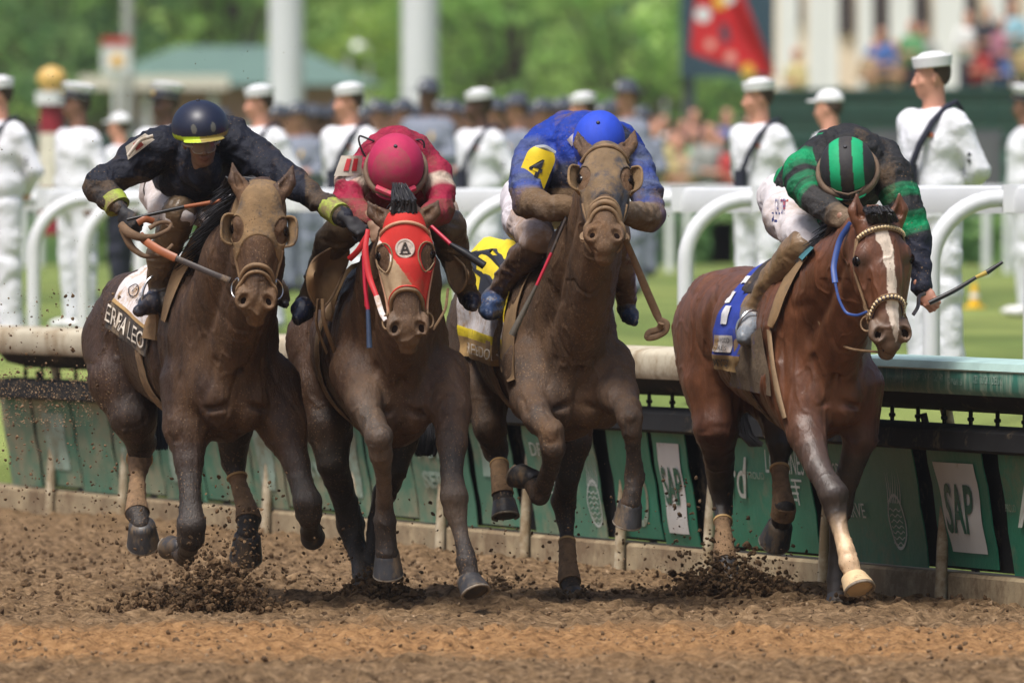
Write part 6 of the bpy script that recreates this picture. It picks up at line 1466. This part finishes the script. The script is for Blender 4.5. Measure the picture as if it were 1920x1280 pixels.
for i, (px, D, yw, sw, lb) in enumerate([(146, 84.5, 36, None, 'sailor in white peaked cap and short sleeves at the far end of the rail'), (312, 84, 62, {'brown_skin': M_SKD}, 'bearded sailor in white peaked cap behind the shoulder of the navy jockey')]):
    o = chief if i == 0 else dup(chief, None, sw); put(o, px, D, yw, 1.0); tag(o, lb, 'person', GS)
cap = figure('cap', M_SKR, 'side'); put(cap, 1556, 80, -20, .97); tag(cap, 'man in white cap and shirt standing behind the striped jockey', 'person', GS)
cap2 = dup(cap); put(cap2, 225, 100, -20, .93); tag(cap2, 'small man in white cap far behind the peaked cap sailors', 'person', GS)
far_s = dup(chief); put(far_s, 1925, 92, 10, 1.02); tag(far_s, 'white sleeved figure cut off by the frame edge beside the grey speaker box', 'person', GS)
# moustache and sunglasses
_r = Matrix.Rotation(R(-32), 3, 'Z'); MB().tube([np.array(_r @ Vector(q)) for q in ((-.118, -.022, 1.608), (-.126, 0, 1.613), (-.118, .022, 1.608))], [.006, .009, .006], 6).build('moustache', M_HR, sailor).matrix_parent_inverse = Matrix.Identity(4)
trooper = figure('trooper', M_SKR, 'front')
TR = [(1176, 116, 40, 1.05), (803, 120, 60, 1.07), (757, 122, 45, .97), (712, 124, 50, .97), (592, 120, 40, .93), (560, 118, 60, .94), (640, 120, 80, .96), (972, 116, 20, .98), (1018, 122, 50, .97), (930, 118, 30, .96), (850, 122, 60, .96), (1130, 124, 70, .95), (415, 124, 50, .92), (520, 122, 70, .94), (1062, 120, 20, .97), (684, 126, 60, .94),
      (575, 132, 45, .97), (615, 134, 60, .96), (735, 133, 50, .98), (782, 134, 40, .97), (828, 131, 60, .99), (880, 133, 50, .97), (950, 130, 45, .99), (996, 132, 60, .97), (1042, 131, 50, .99), (1092, 132, 60, .97), (1150, 130, 45, .99), (1205, 134, 55, .96), (505, 134, 55, .95), (545, 132, 45, .96)]
ORD = 'first second third fourth fifth sixth seventh eighth ninth tenth eleventh twelfth thirteenth fourteenth fifteenth sixteenth'.split()
fr_ = sorted([t for t in TR if t[1] < 128]); bk_ = sorted([t for t in TR if t[1] >= 128])
for row, nm in ((fr_, 'nearer'), (bk_, 'further')):
    for i, (px, D, yw, hz) in enumerate(row):
        first = row is fr_ and i == 0
        o = trooper if first else dup(trooper, None, {'ruddy_skin': M_SKM} if i % 5 == 3 else None); put(o, px, D - 9, yw, hz + .06)
        tag(o, 'trooper in grey with dark hat, %s from the left in the %s row' % (ORD[i], nm), 'person', 'troopers in grey behind the sailors')

# ---------------------------------------------------------------- hedge, fences, boxes
def leafy(name, m, parent, pts_fn, n, size, seed=1):
    rs = np.random.RandomState(seed); c = np.array([pts_fn(rs) for _ in range(n)]); a = rs.normal(size=(n, 3)); a /= np.linalg.norm(a, axis=1)[:, None]; b = np.cross(a, rs.normal(size=(n, 3))); b /= np.linalg.norm(b, axis=1)[:, None]
    s_ = size * rs.uniform(.5, 1.3, (n, 1)); v = np.stack([c - a * s_ - b * s_ * .3, c + b * s_ * .6, c + a * s_ + b * s_ * .1, c - b * s_ * .6], 1).reshape(-1, 3); f = np.arange(4 * n).reshape(n, 4)
    return link(name, mesh_np(name, v, f, False), m, parent)
def leafmat(name, a, b, sc):
    """leaves let light through: a third of each leaf's light is transmitted"""
    m = mat(name, a, .55, nz=(.5, .4), col2=(b, sc, .42, .62), spec=.3); t = m.node_tree; p = t.nodes['Principled BSDF']; tr = t.nodes.new('ShaderNodeBsdfTranslucent'); mx = t.nodes.new('ShaderNodeMixShader'); mx.inputs[0].default_value = .42
    src = p.inputs['Base Color'].links[0].from_socket; t.links.new(src, tr.inputs[0]); t.links.new(p.outputs[0], mx.inputs[1]); t.links.new(tr.outputs[0], mx.inputs[2]); t.links.new(mx.outputs[0], t.nodes['Material Output'].inputs[0]); return m
M_LEAF = leafmat('leaf_green', (.27, .48, .13), (.48, .64, .20), .5)
M_LEAF2 = leafmat('leaf_dark_green', (.14, .28, .10), (.30, .46, .16), .6)
M_LEAF3 = leafmat('leaf_yellow_green', (.44, .58, .12), (.26, .42, .10), .5)
M_BARK = mat('bark', (.10, .07, .05), .9, nz=(3, .3), bump=(8, .6, .05))
hedges = [(-100, 420, 'low clipped hedge section at the far left'), (420, 900, 'low clipped hedge section behind the magenta jockey'), (900, 1330, 'low clipped hedge section behind the blue jockey'), (1330, 2000, 'low clipped hedge section on the right under the fence')]
for i, (p0, p1, lb) in enumerate(hedges):
    a, b = g(p0, 141), g(p1, 139); r = empty('hedge', a); tag(r, lb, 'hedge', 'hedges along the turf')
    MB().box((a + b) / 2 + V(0, .3, .27), (np.linalg.norm(b - a) / 2, .25, .26)).build('hedge_core', M_LEAF2, r)
    leafy('foliage', M_LEAF2, r, lambda rs: a + (b - a) * rs.rand() + V(0, rs.uniform(-.1, .6), rs.uniform(0, .62)), 5000, .06, i)
M_FG = mat('green_mesh_fence', (.02, .10, .06), .7, nz=(1.2, .3)); M_FGD = mat('dark_green_rail', (.010, .05, .035), .6)
def fence(p0, p1, D0, D1, z0, z1, label, m, posts=1.2, name='fence'):
    a, b = g(p0, D0), g(p1, D1); L_ = np.linalg.norm(b - a); r = empty(name, a); tag(r, label, 'fence'); d = unit(b - a); n = V(-d[1], d[0], 0)
    MB().slab(lambda u, v: a + (b - a) * u + V(0, 0, z0 - TURF + (z1 - z0) * v), 2, 2, n * .02).build('mesh_panel', m, r)
    MB().tube([a + V(0, 0, z1 - TURF), b + V(0, 0, z1 - TURF)], .05, 8).build('top_rail', M_FGD, r)
    MB().tube([a + V(0, 0, z1 - TURF - .35), b + V(0, 0, z1 - TURF - .35)], .03, 8).build('mid_rail', M_FGD, r)
    k = int(L_ / posts)
    for i in range(k + 1): q = a + (b - a) * i / k; MB().tube([q, q + V(0, 0, z1 - TURF + .1)], .04, 8).build('fence_post', M_FGD, r)
    return r
fence(1190, 2000, 156, 150, .8, 2.35, 'long green screen fence behind the right hand sailors', M_FG)
fence(1440, 2000, 176, 172, .8, 3.15, 'taller dark green picket fence in front of the white grandstand', mat('dark_picket', (.012, .045, .03), .7, nz=(9, .4)))
fence(-60, 420, 150, 150, .8, 2.35, 'dark fence behind the peaked cap sailors on the left', mat('dark_fence', (.035, .033, .045), .7, nz=(1.5, .4)))
fence(400, 1200, 165, 160, .8, 2.3, 'green fence behind the grey troopers', mat('dull_green', (.03, .075, .05), .7, nz=(1.2, .4)))  # one duller green for this fence, with random variation
bx = empty('speaker_box', g(1750, 146)); tag(bx, 'large dark grey box standing on the grass behind the moustached sailor', 'box')
MB().box(g(1752, 146) + V(0, 0, .85), (.85, .4, .82)).build('cabinet', mat('charcoal_panel', (.085, .088, .10), .6, nz=(2, .1)), bx); MB().box(g(1752, 146) + V(0, -.41, .85), (.78, .015, .75)).build('front_grille', mat('grille', (.10, .105, .115), .7, nz=(20, .2)), bx)
yb = empty('marker_cone', g(1827, 97)); tag(yb, 'small yellow marker on the grass right of the white goose-neck post', 'marker')
MB().lathe([(.10, 0), (.10, .02), (.05, .03), (.02, .22), (1e-3, .23)], g(1827, 97), None, 16).build('cone', mat('yellow_plastic', (.75, .45, .02), .5), yb); MB().lathe([(.042, .09), (.044, .09), (.038, .13), (.036, .13)], g(1827, 97), None, 16).build('cone_band', M_WHITE, yb)
# far left white rail and dark equipment
fr = empty('low_rail', g(-30, 118)); tag(fr, 'short length of far white rail at the far left beside the banded post', 'rail')
MB().tube([g(-60, 118) + V(0, 0, 1.2), g(250, 118) + V(0, 0, 1.2)], .12, 10).build('top_rail', M_WHITE, fr)
for px in (20, 130, 230): MB().tube([g(px, 118), g(px, 118) + V(0, 0, 1.2)], .05, 8).build('post', M_WHITE, fr)
# red and white banded post with a gold ball
wp = empty('winning_post', g(97, 112)); tag(wp, 'red and white banded post topped by a gold ball, beside the peaked cap sailor', 'post')
c = g(97, 112); ppm = F_PX / 112
def zz(py): return CAM_H - (py - HOR) / ppm
for y0, y1, w_, m, nm in ((172, 196, 62, M_WHITE, 'collar'), (196, 250, 46, mat('maroon_paint', (.27, .02, .035), .5), 'upper_band'), (250, 352, 48, mat('cream_paint', (.70, .66, .56), .5), 'shaft'), (352, 440, 46, mat('maroon_paint'), 'lower_band')):
    MB().lathe([(w_ / 2 / ppm, 0), (w_ / 2 / ppm, zz(y0) - zz(y1))], c * V(1, 1, 0) + V(0, 0, zz(y1)), None, 20).build(nm, m, wp)
MB().lathe([(1e-3, -.145), (.08, -.12), (.145, -.03), (.15, .03), (.11, .10), (1e-3, .145)], c * V(1, 1, 0) + V(0, 0, zz(150)), None, 24).build('gold_ball', mat('gold_paint', (.62, .40, .12), .45), wp)

# ---------------------------------------------------------------- crowd behind the fences
M_TOPC = mat('spectator_shirt', objcol=True, rough=.8, nz=(5, .15))
spec = figure('spectator', M_SKR, 'front')
for ch in kids(spec):
    if ch.name.startswith('shirt'): ch.data.materials[0] = M_TOPC; SHIRT = ch
CLR = [((.7, .7, .7), 'white'), ((.40, .16, .24), 'pink'), ((.05, .12, .35), 'blue'), ((.30, .31, .30), 'grey'), ((.02, .02, .03), 'black'), ((.5, .42, .2), 'yellow'), ((.10, .28, .12), 'green'), ((.4, .04, .04), 'red'), ((.25, .45, .55), 'pale blue'), ((.35, .25, .15), 'tan')]
def crowd(places, z0, grp, where, first=None):
    out = []
    for i, (px, D, z) in enumerate(places):
        o = first if (first is not None and i == 0) else dup(spec, None, {'ruddy_skin': (M_SKD, M_SKL, M_SKM)[i % 3]} if i % 3 == 1 else None)
        c_, cn = CLR[(i * 7 + len(where)) % 10]
        put(o, px, D, 40 + (i * 37) % 100, .95 + .05 * math.sin(i * 1.7), z)
        for ch in kids(o):
            if ch.name.startswith('shirt'): ch.color = (*c_, 1)
            if ch.name.startswith('trousers'): pass
        tag(o, 'blurred spectator in %s, %s' % (cn, where), 'person', grp); out.append(o)
    return out
rs = np.random.RandomState(11)
crowd([(1205 + 19 * i + rs.uniform(-5, 5), 168 + (i % 3) * 3, TURF + .15 * (i % 3)) for i in range(13)], 0, 'spectators behind the green screen fence', 'one of the crowd behind the green screen fence', spec)
crowd([(1210 + 24 * i + rs.uniform(-6, 6), 152 - (i % 2) * 2, TURF) for i in range(8)], 0, 'spectators in front of the green screen fence', 'standing before the green screen fence')
crowd([(px + rs.uniform(-6, 6), 196, z) for px, z in ((1490, 2.35), (1655, 2.6), (1680, 2.5), (1715, 2.9), (1735, 2.7), (1812, 2.9), (1832, 2.6), (1858, 3.1), (1880, 2.8), (1900, 3.1), (1915, 2.7), (1870, 2.5), (1640, 2.4))], 0, 'spectators on the white stand', 'standing among the white columns of the stand')

# ---------------------------------------------------------------- poles, buildings, stand, flag, screen
for px, D, w_, bot, lb in ((537, 190, 66, 235, 'thick white pole behind the red faced sailor'), (788, 185, 70, 205, 'thick white pole behind the dark skinned sailor')):
    c = g(px, D); k = F_PX / D; r = empty('light_pole', c); tag(r, lb, 'pole', 'white poles')
    MB().lathe([(w_ / 2 / k * 1.04, 0), (w_ / 2 / k, 3), (w_ / 2 / k * .92, 14)], c, None, 24).build('mast', mat('pale_grey_paint', (.62, .64, .68), .5, nz=(1, .05)), r)
    MB().lathe([(w_ / 2 / k * 1.5, 0), (w_ / 2 / k * 1.5, .15), (w_ / 2 / k * 1.1, .25)], c, None, 24).build('base_flange', M_CONC, r)
M_BRK = mat('pale_brick', (.36, .20, .15), .85, nz=(2, .2)); M_ROOFG = mat('green_roof', (.12, .20, .165), .6, nz=(1.5, .15)); M_FASC = mat('cream_fascia', (.62, .58, .50), .6)
D = 255; k = F_PX / D; bd = empty('pavilion', g(300, D)); tag(bd, 'low brick building with green roof and white fascia in front of the trees', 'building')
def bz(py, D_): return CAM_H - (py - HOR) * D_ / F_PX
x0, x1 = g(150, D)[0], g(720, D)[0]; y0 = D - CAM_D
MB().box(((x0 + x1) / 2, y0 + 3.2, (TURF + bz(162, D)) / 2), ((x1 - x0) / 2 - .7, 3, (bz(162, D) - TURF) / 2)).build('wall', M_BRK, bd)
MB().add([(x0, y0 - .5, bz(160, D)), (x1, y0 - .5, bz(160, D)), (x1, y0 + 7, bz(160, D)), (x0, y0 + 7, bz(160, D)), (x0 + 2.1, y0 + 3.2, bz(84, D)), (x1 - 2.1, y0 + 3.2, bz(84, D))], [(0, 1, 5, 4), (1, 2, 5), (2, 3, 4, 5), (3, 0, 4), (0, 3, 2, 1)]).build('roof', M_ROOFG, bd)
MB().box(((x0 + g(430, D)[0]) / 2, y0 - .55, bz(155, D)), ((g(430, D)[0] - x0) / 2, .06, .15)).build('fascia', M_FASC, bd)
for px, w_ in ((250, 60), (330, 30), (470, 50), (620, 46)):
    c = g(px, D); MB().box((c[0], y0 + .18, 1.9), (w_ / k / 2, .05, 1.05)).build('window', mat('dark_window', (.05, .05, .055), .3) if w_ != 50 else M_WHITE, bd)
for px in (275, 400, 690): MB().box((g(px, D)[0], y0 - .2, 2.2), (.08, .08, 1.4)).build('pillar', M_WHITE, bd)
sgn = empty('round_sign', g(218, 230)); tag(sgn, 'white sign with red top and yellow motif above the building eave', 'sign'); c = g(218, 230) * V(1, 1, 0); k = F_PX / 230
MB().box(c + V(0, 0, bz(105, 230)), (27 / k, .05, 32 / k)).build('sign_board', M_WHITE, sgn); MB().box(c + V(0, -.06, bz(78, 230)), (27 / k, .012, 7 / k)).build('red_header', mat('sign_red', (.45, .03, .03), .5), sgn)
MB().lathe([(1e-3, .01), (12 / k, .008), (13 / k, 0)], c + V(.02, -.055, bz(115, 230)), frame((0, -1, 0), (1, 0, 0)), 16).build('yellow_motif', mat('sign_yellow', (.75, .42, .05), .5), sgn); MB().tube([c + V(0, .08, TURF), c + V(0, .08, bz(70, 230))], .06, 8).build('sign_post', M_WHITE, sgn)
thp = empty('thin_pole', g(240, 240)); tag(thp, 'slim grey pole rising behind the round sign', 'pole'); MB().tube([g(240, 240), g(240, 240) + V(0, 0, 9)], .12, 10).build('mast', mat('weathered_pole', (.33, .34, .33), .6), thp)
MB().lathe([(.2, 0), (.2, .1), (.13, .2)], g(240, 240), None, 12).build('base_flange', M_CONC, thp)
# white stand on the right
st = empty('grandstand', g(1700, 210)); tag(st, 'white columned grandstand terrace on the right with dark openings', 'building'); D = 212; k = F_PX / D; yS = D - CAM_D
xs0, xs1 = g(1448, D)[0], g(2060, D)[0]
MB().box(((xs0 + xs1) / 2, yS + 3, 4.2), ((xs1 - xs0) / 2, .1, 4.5)).build('back_wall', mat('stand_cream', (.72, .62, .48), .7, nz=(.8, .15)), st)
for px, w_ in ((1478, 36), (1528, 24), (1556, 30), (1622, 26), (1690, 42), (1780, 56), (1868, 30), (1945, 40)):
    MB().box((g(px, D)[0], yS, 4.0), (w_ / k / 2, .2, 4.4)).build('column', mat('stand_white', (.76, .76, .76), .6, nz=(1, .05)), st)
for px, w_, a, b in ((1594, 30, -20, 60), (1655, 40, -20, 90), (1735, 34, -20, 60), (1828, 30, -20, 60), (1900, 30, -20, 30), (1500, 20, -20, 40)): MB().box((g(px, D)[0], yS + 2.85, bz((a + b) / 2, D)), (w_ / k / 2, .08, (b - a) / k / 2)).build('dark_opening', mat('opening', (.045, .035, .035), .7), st)
MB().add([(xs0, yS - .5, .8), (xs1, yS - .5, .8), (xs1, yS - .5, 2.2), (xs0, yS - .5, 2.2), (xs0, yS + 2.8, 2.2), (xs1, yS + 2.8, 2.2), (xs0, yS + 2.8, .8), (xs1, yS + 2.8, .8)], [(0, 1, 2, 3), (3, 2, 5, 4), (4, 5, 7, 6)]).build('terrace', mat('stand_cream'), st)
for j in range(3): MB().box(((xs0 + xs1) / 2, yS - .9 + j * .7, 1.0 + j * .45), ((xs1 - xs0) / 2, .35, .2 + j * .02)).build('step', M_FASC, st)
sc_ = empty('video_screen', g(1364, 188)); tag(sc_, 'big dark blue green board behind the red flag', 'board'); k = F_PX / 188; c = g(1364, 188) * V(1, 1, 0)
MB().box(c + V(0, .2, bz(20, 188)), (88 / k, .15, 125 / k)).build('panel', mat('dark_teal', (.022, .055, .085), .6, nz=(2, .1)), sc_)
for px in (1290, 1436): MB().box(g(px, 188) * V(1, 1, 0) + V(0, .45, 2.0), (.08, .08, 2.0)).build('support_leg', mat('charcoal_panel'), sc_)
fl = empty('flag', g(1370, 180)); tag(fl, 'red flag with white and yellow spots hanging in front of the dark board', 'flag'); k = F_PX / 180
def ff(u, v):      # loops of red cloth
    x = 1306 + 82 * u + 44 * (1 - v) * (u - .3) + 62 * max(0, u - .4) * (1 - v); yy = -20 + 0 * u + (118 + 48 * u) * (1 - v)
    return P(x, yy, 180 - CAM_D) + V(0, .15 * math.sin(u * 9 + v * 3), 0)
MB().slab(ff, 16, 10, V(0, .02, 0)).build('cloth', mat('flag_red', (.55, .015, .02), .7, nz=(2, .15)), fl)
MB().slab(lambda u, v: P(1300 + 45 * u + 14 * v, 45 + 55 * (1 - v) + 10 * u, 179.4 - CAM_D), 4, 4, V(0, .02, 0)).build('cloth_fold', mat('flag_red'), fl)
for a, b, r_, m in ((1318, 28, 15, M_WHITE), (1332, 84, 10, mat('flag_peach', (.7, .3, .25), .7)), (1370, 108, 11, mat('flag_peach')), (1402, 132, 13, mat('sign_yellow')), (1350, 4, 14, mat('sign_yellow')), (1366, -2, 12, M_WHITE)):
    MB().lathe([(1e-3, .01), (r_ / k, .008), (r_ / k, 0)], P(a, b, 178.6 - CAM_D), frame((0, -1, 0), (1, 0, 0)), 16).build('spot', m, fl)
MB().slab(lambda u, v: P(1349 + 16 * u + 4 * (1 - v), 46 + 34 * (1 - v), 178.7 - CAM_D), 2, 2, V(0, .01, 0)).build('dark_motif', mat('dark_teal'), fl)
MB().tube([g(1300, 181), P(1300, -40, 181 - CAM_D)], .025, 8).build('flag_pole', mat('dark_teal'), fl)
# white marquee shapes between the trees
for px, py, w_, h_, D, lb in ((1205, 48, 105, 80, 290, 'round white tent top between the trees left of the dark board'), (690, 50, 85, 46, 300, 'pale tent top between the two white poles'), (672, 90, 50, 30, 290, 'small white canopy under the pale tent top')):
    k = F_PX / D; c = P(px, py, D - CAM_D); r = empty('tent', c * V(1, 1, 0) + V(0, 0, TURF)); tag(r, lb, 'tent'); zt = c[2] + h_ / 2 / k; zb = c[2] - h_ / 2 / k; R0 = w_ / 2 / k
    MB().lathe([(R0, zb), (R0, zb + (zt - zb) * .35), (R0 * .6, zb + (zt - zb) * .7), (.03, zt)], c * V(1, 1, 0), None, 20).build('canopy', mat('tent_white', (.74, .76, .74), .7), r)
    for q in (-1, 1): MB().tube([c * V(1, 1, 0) + V(q * R0 * .8, 0, TURF), c * V(1, 1, 0) + V(q * R0 * .8, 0, zb)], .05, 6).build('tent_pole', M_WHITE, r)

# ---------------------------------------------------------------- trees
def make_tree(kind, n=7000):
    r = empty('tree', (0, 0, 0)); rs = np.random.RandomState(20 + kind); m = (M_LEAF, M_LEAF2, M_LEAF3)[kind % 3]
    MB().tube([V(0, 0, -.2), V(.1, 0, 1.2), V(0, .1, 3), V(.2, 0, 5)], [.35, .28, .22, .12], 10).build('trunk', M_BARK, r)
    cl = [(V(rs.normal(0, 1.5), rs.normal(0, 1.3), rs.uniform(2.6, 8)), rs.uniform(.6, 1.25)) for _ in range(34)]
    lb = MB()
    for c_, q in cl[:12]: lb.tube([V(.1, 0, 2.2), V(.1, 0, 2.2) * .5 + c_ * .5 + V(0, 0, .3), c_], [.10, .06, .03], 6)
    lb.build('limbs', M_BARK, r)
    def fn(q):
        c_, rad = cl[q.randint(len(cl))]; d = q.normal(size=3); d /= np.linalg.norm(d); return c_ + d * rad * V(1.25, 1.1, .65) * q.uniform(.55, 1) ** .5
    leafy('crown', m, r, fn, n, .13, 40 + kind); return r
T0 = [make_tree(k) for k in range(3)]; used = set()
TP = [(-40, 270, 0, 1.0), (40, 300, 1, 1.1), (110, 262, 1, .95), (190, 310, 2, 1.15), (270, 300, 0, 1.1), (350, 320, 2, 1.15), (430, 300, 0, 1.2), (480, 330, 1, 1.1), (600, 310, 2, 1.05), (650, 330, 1, 1.1), (730, 320, 1, 1.2), (850, 280, 2, 1.0), (900, 310, 0, 1.2), (960, 270, 0, 1.0), (1020, 300, 2, 1.2), (1080, 280, 1, 1.1), (1130, 310, 0, 1.2), (1180, 260, 0, .8), (1260, 300, 1, 1.15), (1320, 320, 0, 1.2), (1420, 330, 2, 1.2), (560, 350, 1, 1.2), (800, 350, 1, 1.2), (1230, 350, 2, 1.2), (1500, 350, 1, 1.2), (20, 350, 2, 1.2), (320, 360, 1, 1.2), (690, 360, 0, 1.2), (1000, 360, 1, 1.2), (160, 370, 0, 1.3), (450, 380, 2, 1.3), (900, 380, 1, 1.3), (1120, 385, 2, 1.3), (-150, 300, 1, 1.2), (-260, 330, 0, 1.2), (-380, 340, 2, 1.2), (1600, 330, 0, 1.2), (1720, 350, 1, 1.2), (1850, 330, 2, 1.2), (1990, 340, 0, 1.2), (2120, 330, 1, 1.2), (2250, 350, 0, 1.2)]
for i, (px, D, kd, sc_) in enumerate(TP):
    o = T0[kd] if kd not in used else dup(T0[kd]); used.add(kd); put(o, px, D, i * 47, sc_)
    tag(o, ['mid green leafy tree', 'dark green dense tree', 'yellow green bright tree'][kd] + ' in the blurred tree line', 'tree', 'trees beyond the track ' + ['of mid green', 'of dark green', 'of yellow green'][kd])
# ---------------------------------------------------------------- the air
hz = MB().box((0, 350, 14.6), (420, 480, 15.9)).build('haze', None, None, False); tag(hz, 'thin pale summer haze over the track', kind='stuff')
hm = bpy.data.materials.new('haze_air'); hm.use_nodes = True; t = hm.node_tree; t.nodes.clear(); o_ = t.nodes.new('ShaderNodeOutputMaterial'); pv = t.nodes.new('ShaderNodeVolumePrincipled')
pv.inputs['Color'].default_value = (.92, .94, .97, 1); pv.inputs['Density'].default_value = .0002; pv.inputs['Anisotropy'].default_value = .2; t.links.new(pv.outputs[0], o_.inputs['Volume']); hz.data.materials.clear(); hz.data.materials.append(hm)
# ---------------------------------------------------------------- loose and flying dirt
_ico = None
def clods(name, P_, sizes, m, label, seed=3, sub=1):
    """many rough lumps in one mesh"""
    bm = bmesh.new(); bmesh.ops.create_icosphere(bm, subdivisions=sub, radius=1.0); bv = np.array([v.co[:] for v in bm.verts]); bf = np.array([[v.index for v in f.verts] for f in bm.faces]); bm.free()
    rs = np.random.RandomState(seed); n = len(P_); k = len(bv)
    A = rs.normal(size=(n, 3, 3)); Q = np.linalg.qr(A)[0]; sc = rs.uniform(.45, 1.15, (n, 1, 3))
    jit = rs.uniform(.62, 1.25, (n, k, 1)); v = bv[None] * jit * sc; v = np.einsum('nki,nij->nkj', v, Q) * np.asarray(sizes)[:, None, None] + np.asarray(P_)[:, None]
    f = (bf[None] + (np.arange(n) * k)[:, None, None]).reshape(-1, 3)
    o = link(name, mesh_np(name, v.reshape(-1, 3), f, False), m); tag(o, label, kind='stuff'); return o
def m_clod(name, dk, lt):
    m = mat(name, dk, .95, nz=(40, .35), col2=(lt, 9, .42, .62), bump=(120, .8, .006), spec=.15); return m
M_CLOD = m_clod('clod_dirt', (.085, .053, .030), (.19, .125, .072)); M_CLODD = m_clod('dark_clod_dirt', (.060, .036, .019), (.15, .092, .048)); M_CLODL = m_clod('dry_clod_dirt', (.20, .135, .08), (.33, .23, .14))
rs = np.random.RandomState(5)
# lumps lying on the track
n = 15000; y = -9 + 20 * rs.rand(n) ** 1.0; x = (rs.rand(n) - .5) * 5.6 * (y + CAM_D) / CAM_D; off = (x - RO[0]) * RN[0] + (y - RO[1]) * RN[1]; ok = off < -.05; x, y = x[ok], y[ok]
sz = .003 + .014 * rs.rand(len(x)) ** 4 + .008 * (rs.rand(len(x)) > .99); z = ground_z(x, y) + sz * .35
h = len(x) // 2
clods('dirt_clods', np.stack([x, y, z], 1)[:h], sz[:h], M_CLOD, 'brown lumps lying on the raked track', 4); clods('dirt_clods', np.stack([x, y, z], 1)[h:], sz[h:] * .9, M_CLODL, 'pale dry crumbs lying on the raked track', 6)
n = 4200; y = -2 + 10 * rs.rand(n); x = (rs.rand(n) - .5) * 5.4 * (y + CAM_D) / CAM_D; off = (x - RO[0]) * RN[0] + (y - RO[1]) * RN[1]; ok = off < -.05; x, y = x[ok], y[ok]; sz = .004 + .020 * rs.rand(len(x)) ** 3
clods('dirt_clods', np.stack([x, y, ground_z(x, y) + sz * .3], 1), sz, M_CLODD, 'lumps round and behind the horses, coloured dark to stand in for clod shadow', 9)  # real lumps, their dark colour standing in for clod shadows
def burst(px, py, dy, w, hgt, n, label, m=M_CLODD, seed=1, fly=.35, lean=0.0):
    """a heap of thrown dirt: dense near the ground, loose above"""
    r_ = np.random.RandomState(seed); c = P(px, py, dy); W = PX(w, dy) / 2; Hh_ = PX(hgt, dy); t = r_.rand(n) ** 1.0; a = r_.normal(size=n) * .40; 
    hh = np.abs(r_.normal(size=n)) * .38 * np.clip(1.15 - np.abs(a) * .9, .1, 1); fl = r_.rand(n) < fly
    hh = np.where(fl, hh * 2.0, hh); x_ = c[0] + a * W * np.where(fl, 1.25, 1) + lean * hh * W; y_ = c[1] + r_.normal(size=n) * W * .45; z_ = np.maximum(hh * Hh_, -.01)
    s_ = (.0015 + .024 * r_.rand(n) ** 4.5) * np.where(fl, .6, 1.0)
    return clods('dirt_burst', np.stack([x_, y_, z_], 1), s_, m, label, seed)
burst(392, 1135, -1.3, 250, 120, 4200, 'burst of dark dirt thrown up under the left hand horse', seed=2, lean=.3); burst(300, 1130, -1.2, 190, 45, 700, 'low scatter of dirt left of the burst under the left hand horse', seed=3)
burst(710, 1128, -.25, 185, 66, 2600, 'heap of dark dirt round the grounded hoof of the red masked horse', seed=4, fly=.15); burst(1370, 1112, .6, 300, 85, 4000, 'burst of dark dirt behind the bay horse at the hind hoof', seed=5, fly=.3); burst(1590, 1140, -.2, 130, 30, 600, 'small heap of dirt under the front hooves of the bay horse', seed=6, fly=.12)
burst(930, 1060, 1.2, 170, 45, 350, 'loose dirt thrown behind between the two middle horses', seed=7, fly=.5, m=M_CLOD); burst(1080, 1125, .2, 90, 18, 300, 'little ring of dirt round the planted hoof of the third horse', seed=8, fly=.1, m=M_CLOD)
def spray(n, x0, x1, y0, y1, d0, d1, label, smax=.012, seed=1, gx=None, m=M_CLOD, dens=None):
    r_ = np.random.RandomState(seed); px = r_.uniform(x0, x1, n); py = y0 + (y1 - y0) * (r_.rand(n) ** (dens or 1)); d = r_.uniform(d0, d1, n)
    if gx: px = gx[0] + r_.normal(size=n) * gx[1]
    P_ = np.array([P(a, b, c) for a, b, c in zip(px, py, d)]); P_ = P_[P_[:, 2] > .02]; s_ = .0012 + (smax - .0012) * r_.rand(len(P_)) ** 4.5
    return clods('dirt_spray', P_, s_, m, label, seed)
spray(1500, -10, 230, 540, 1050, -1.5, 1.5, 'flying specks of dirt in the air at the far left', .011, 11); spray(450, 0, 560, 60, 560, -1.4, 1.0, 'fine specks of dirt flying above the left hand horse', .0045, 12)
spray(2200, -10, 175, 690, 800, .5, 3.0, 'dense dirt specks thrown against the far end of the inner rail', .006, 13, m=M_CLODL); spray(900, 180, 660, 880, 1120, -1.4, 1.4, 'flying dirt between the legs of the left hand horse', .014, 14, m=M_CLODD)
spray(900, 560, 1250, 930, 1110, -1.0, 2.0, 'flying dirt low behind the middle horses', .012, 15); spray(200, 0, 0, 890, 1090, .4, .8, 'thin column of dirt lumps rising left of the bay horse', .015, 16, gx=(1278, 16)); spray(160, 1190, 1560, 940, 1100, .2, 1.2, 'flying dirt beside the hind legs of the bay horse', .010, 17)
spray(350, 600, 1300, 380, 900, -1.3, 1.0, 'fine dust specks in front of the banners', .0035, 18, m=M_CLODL)
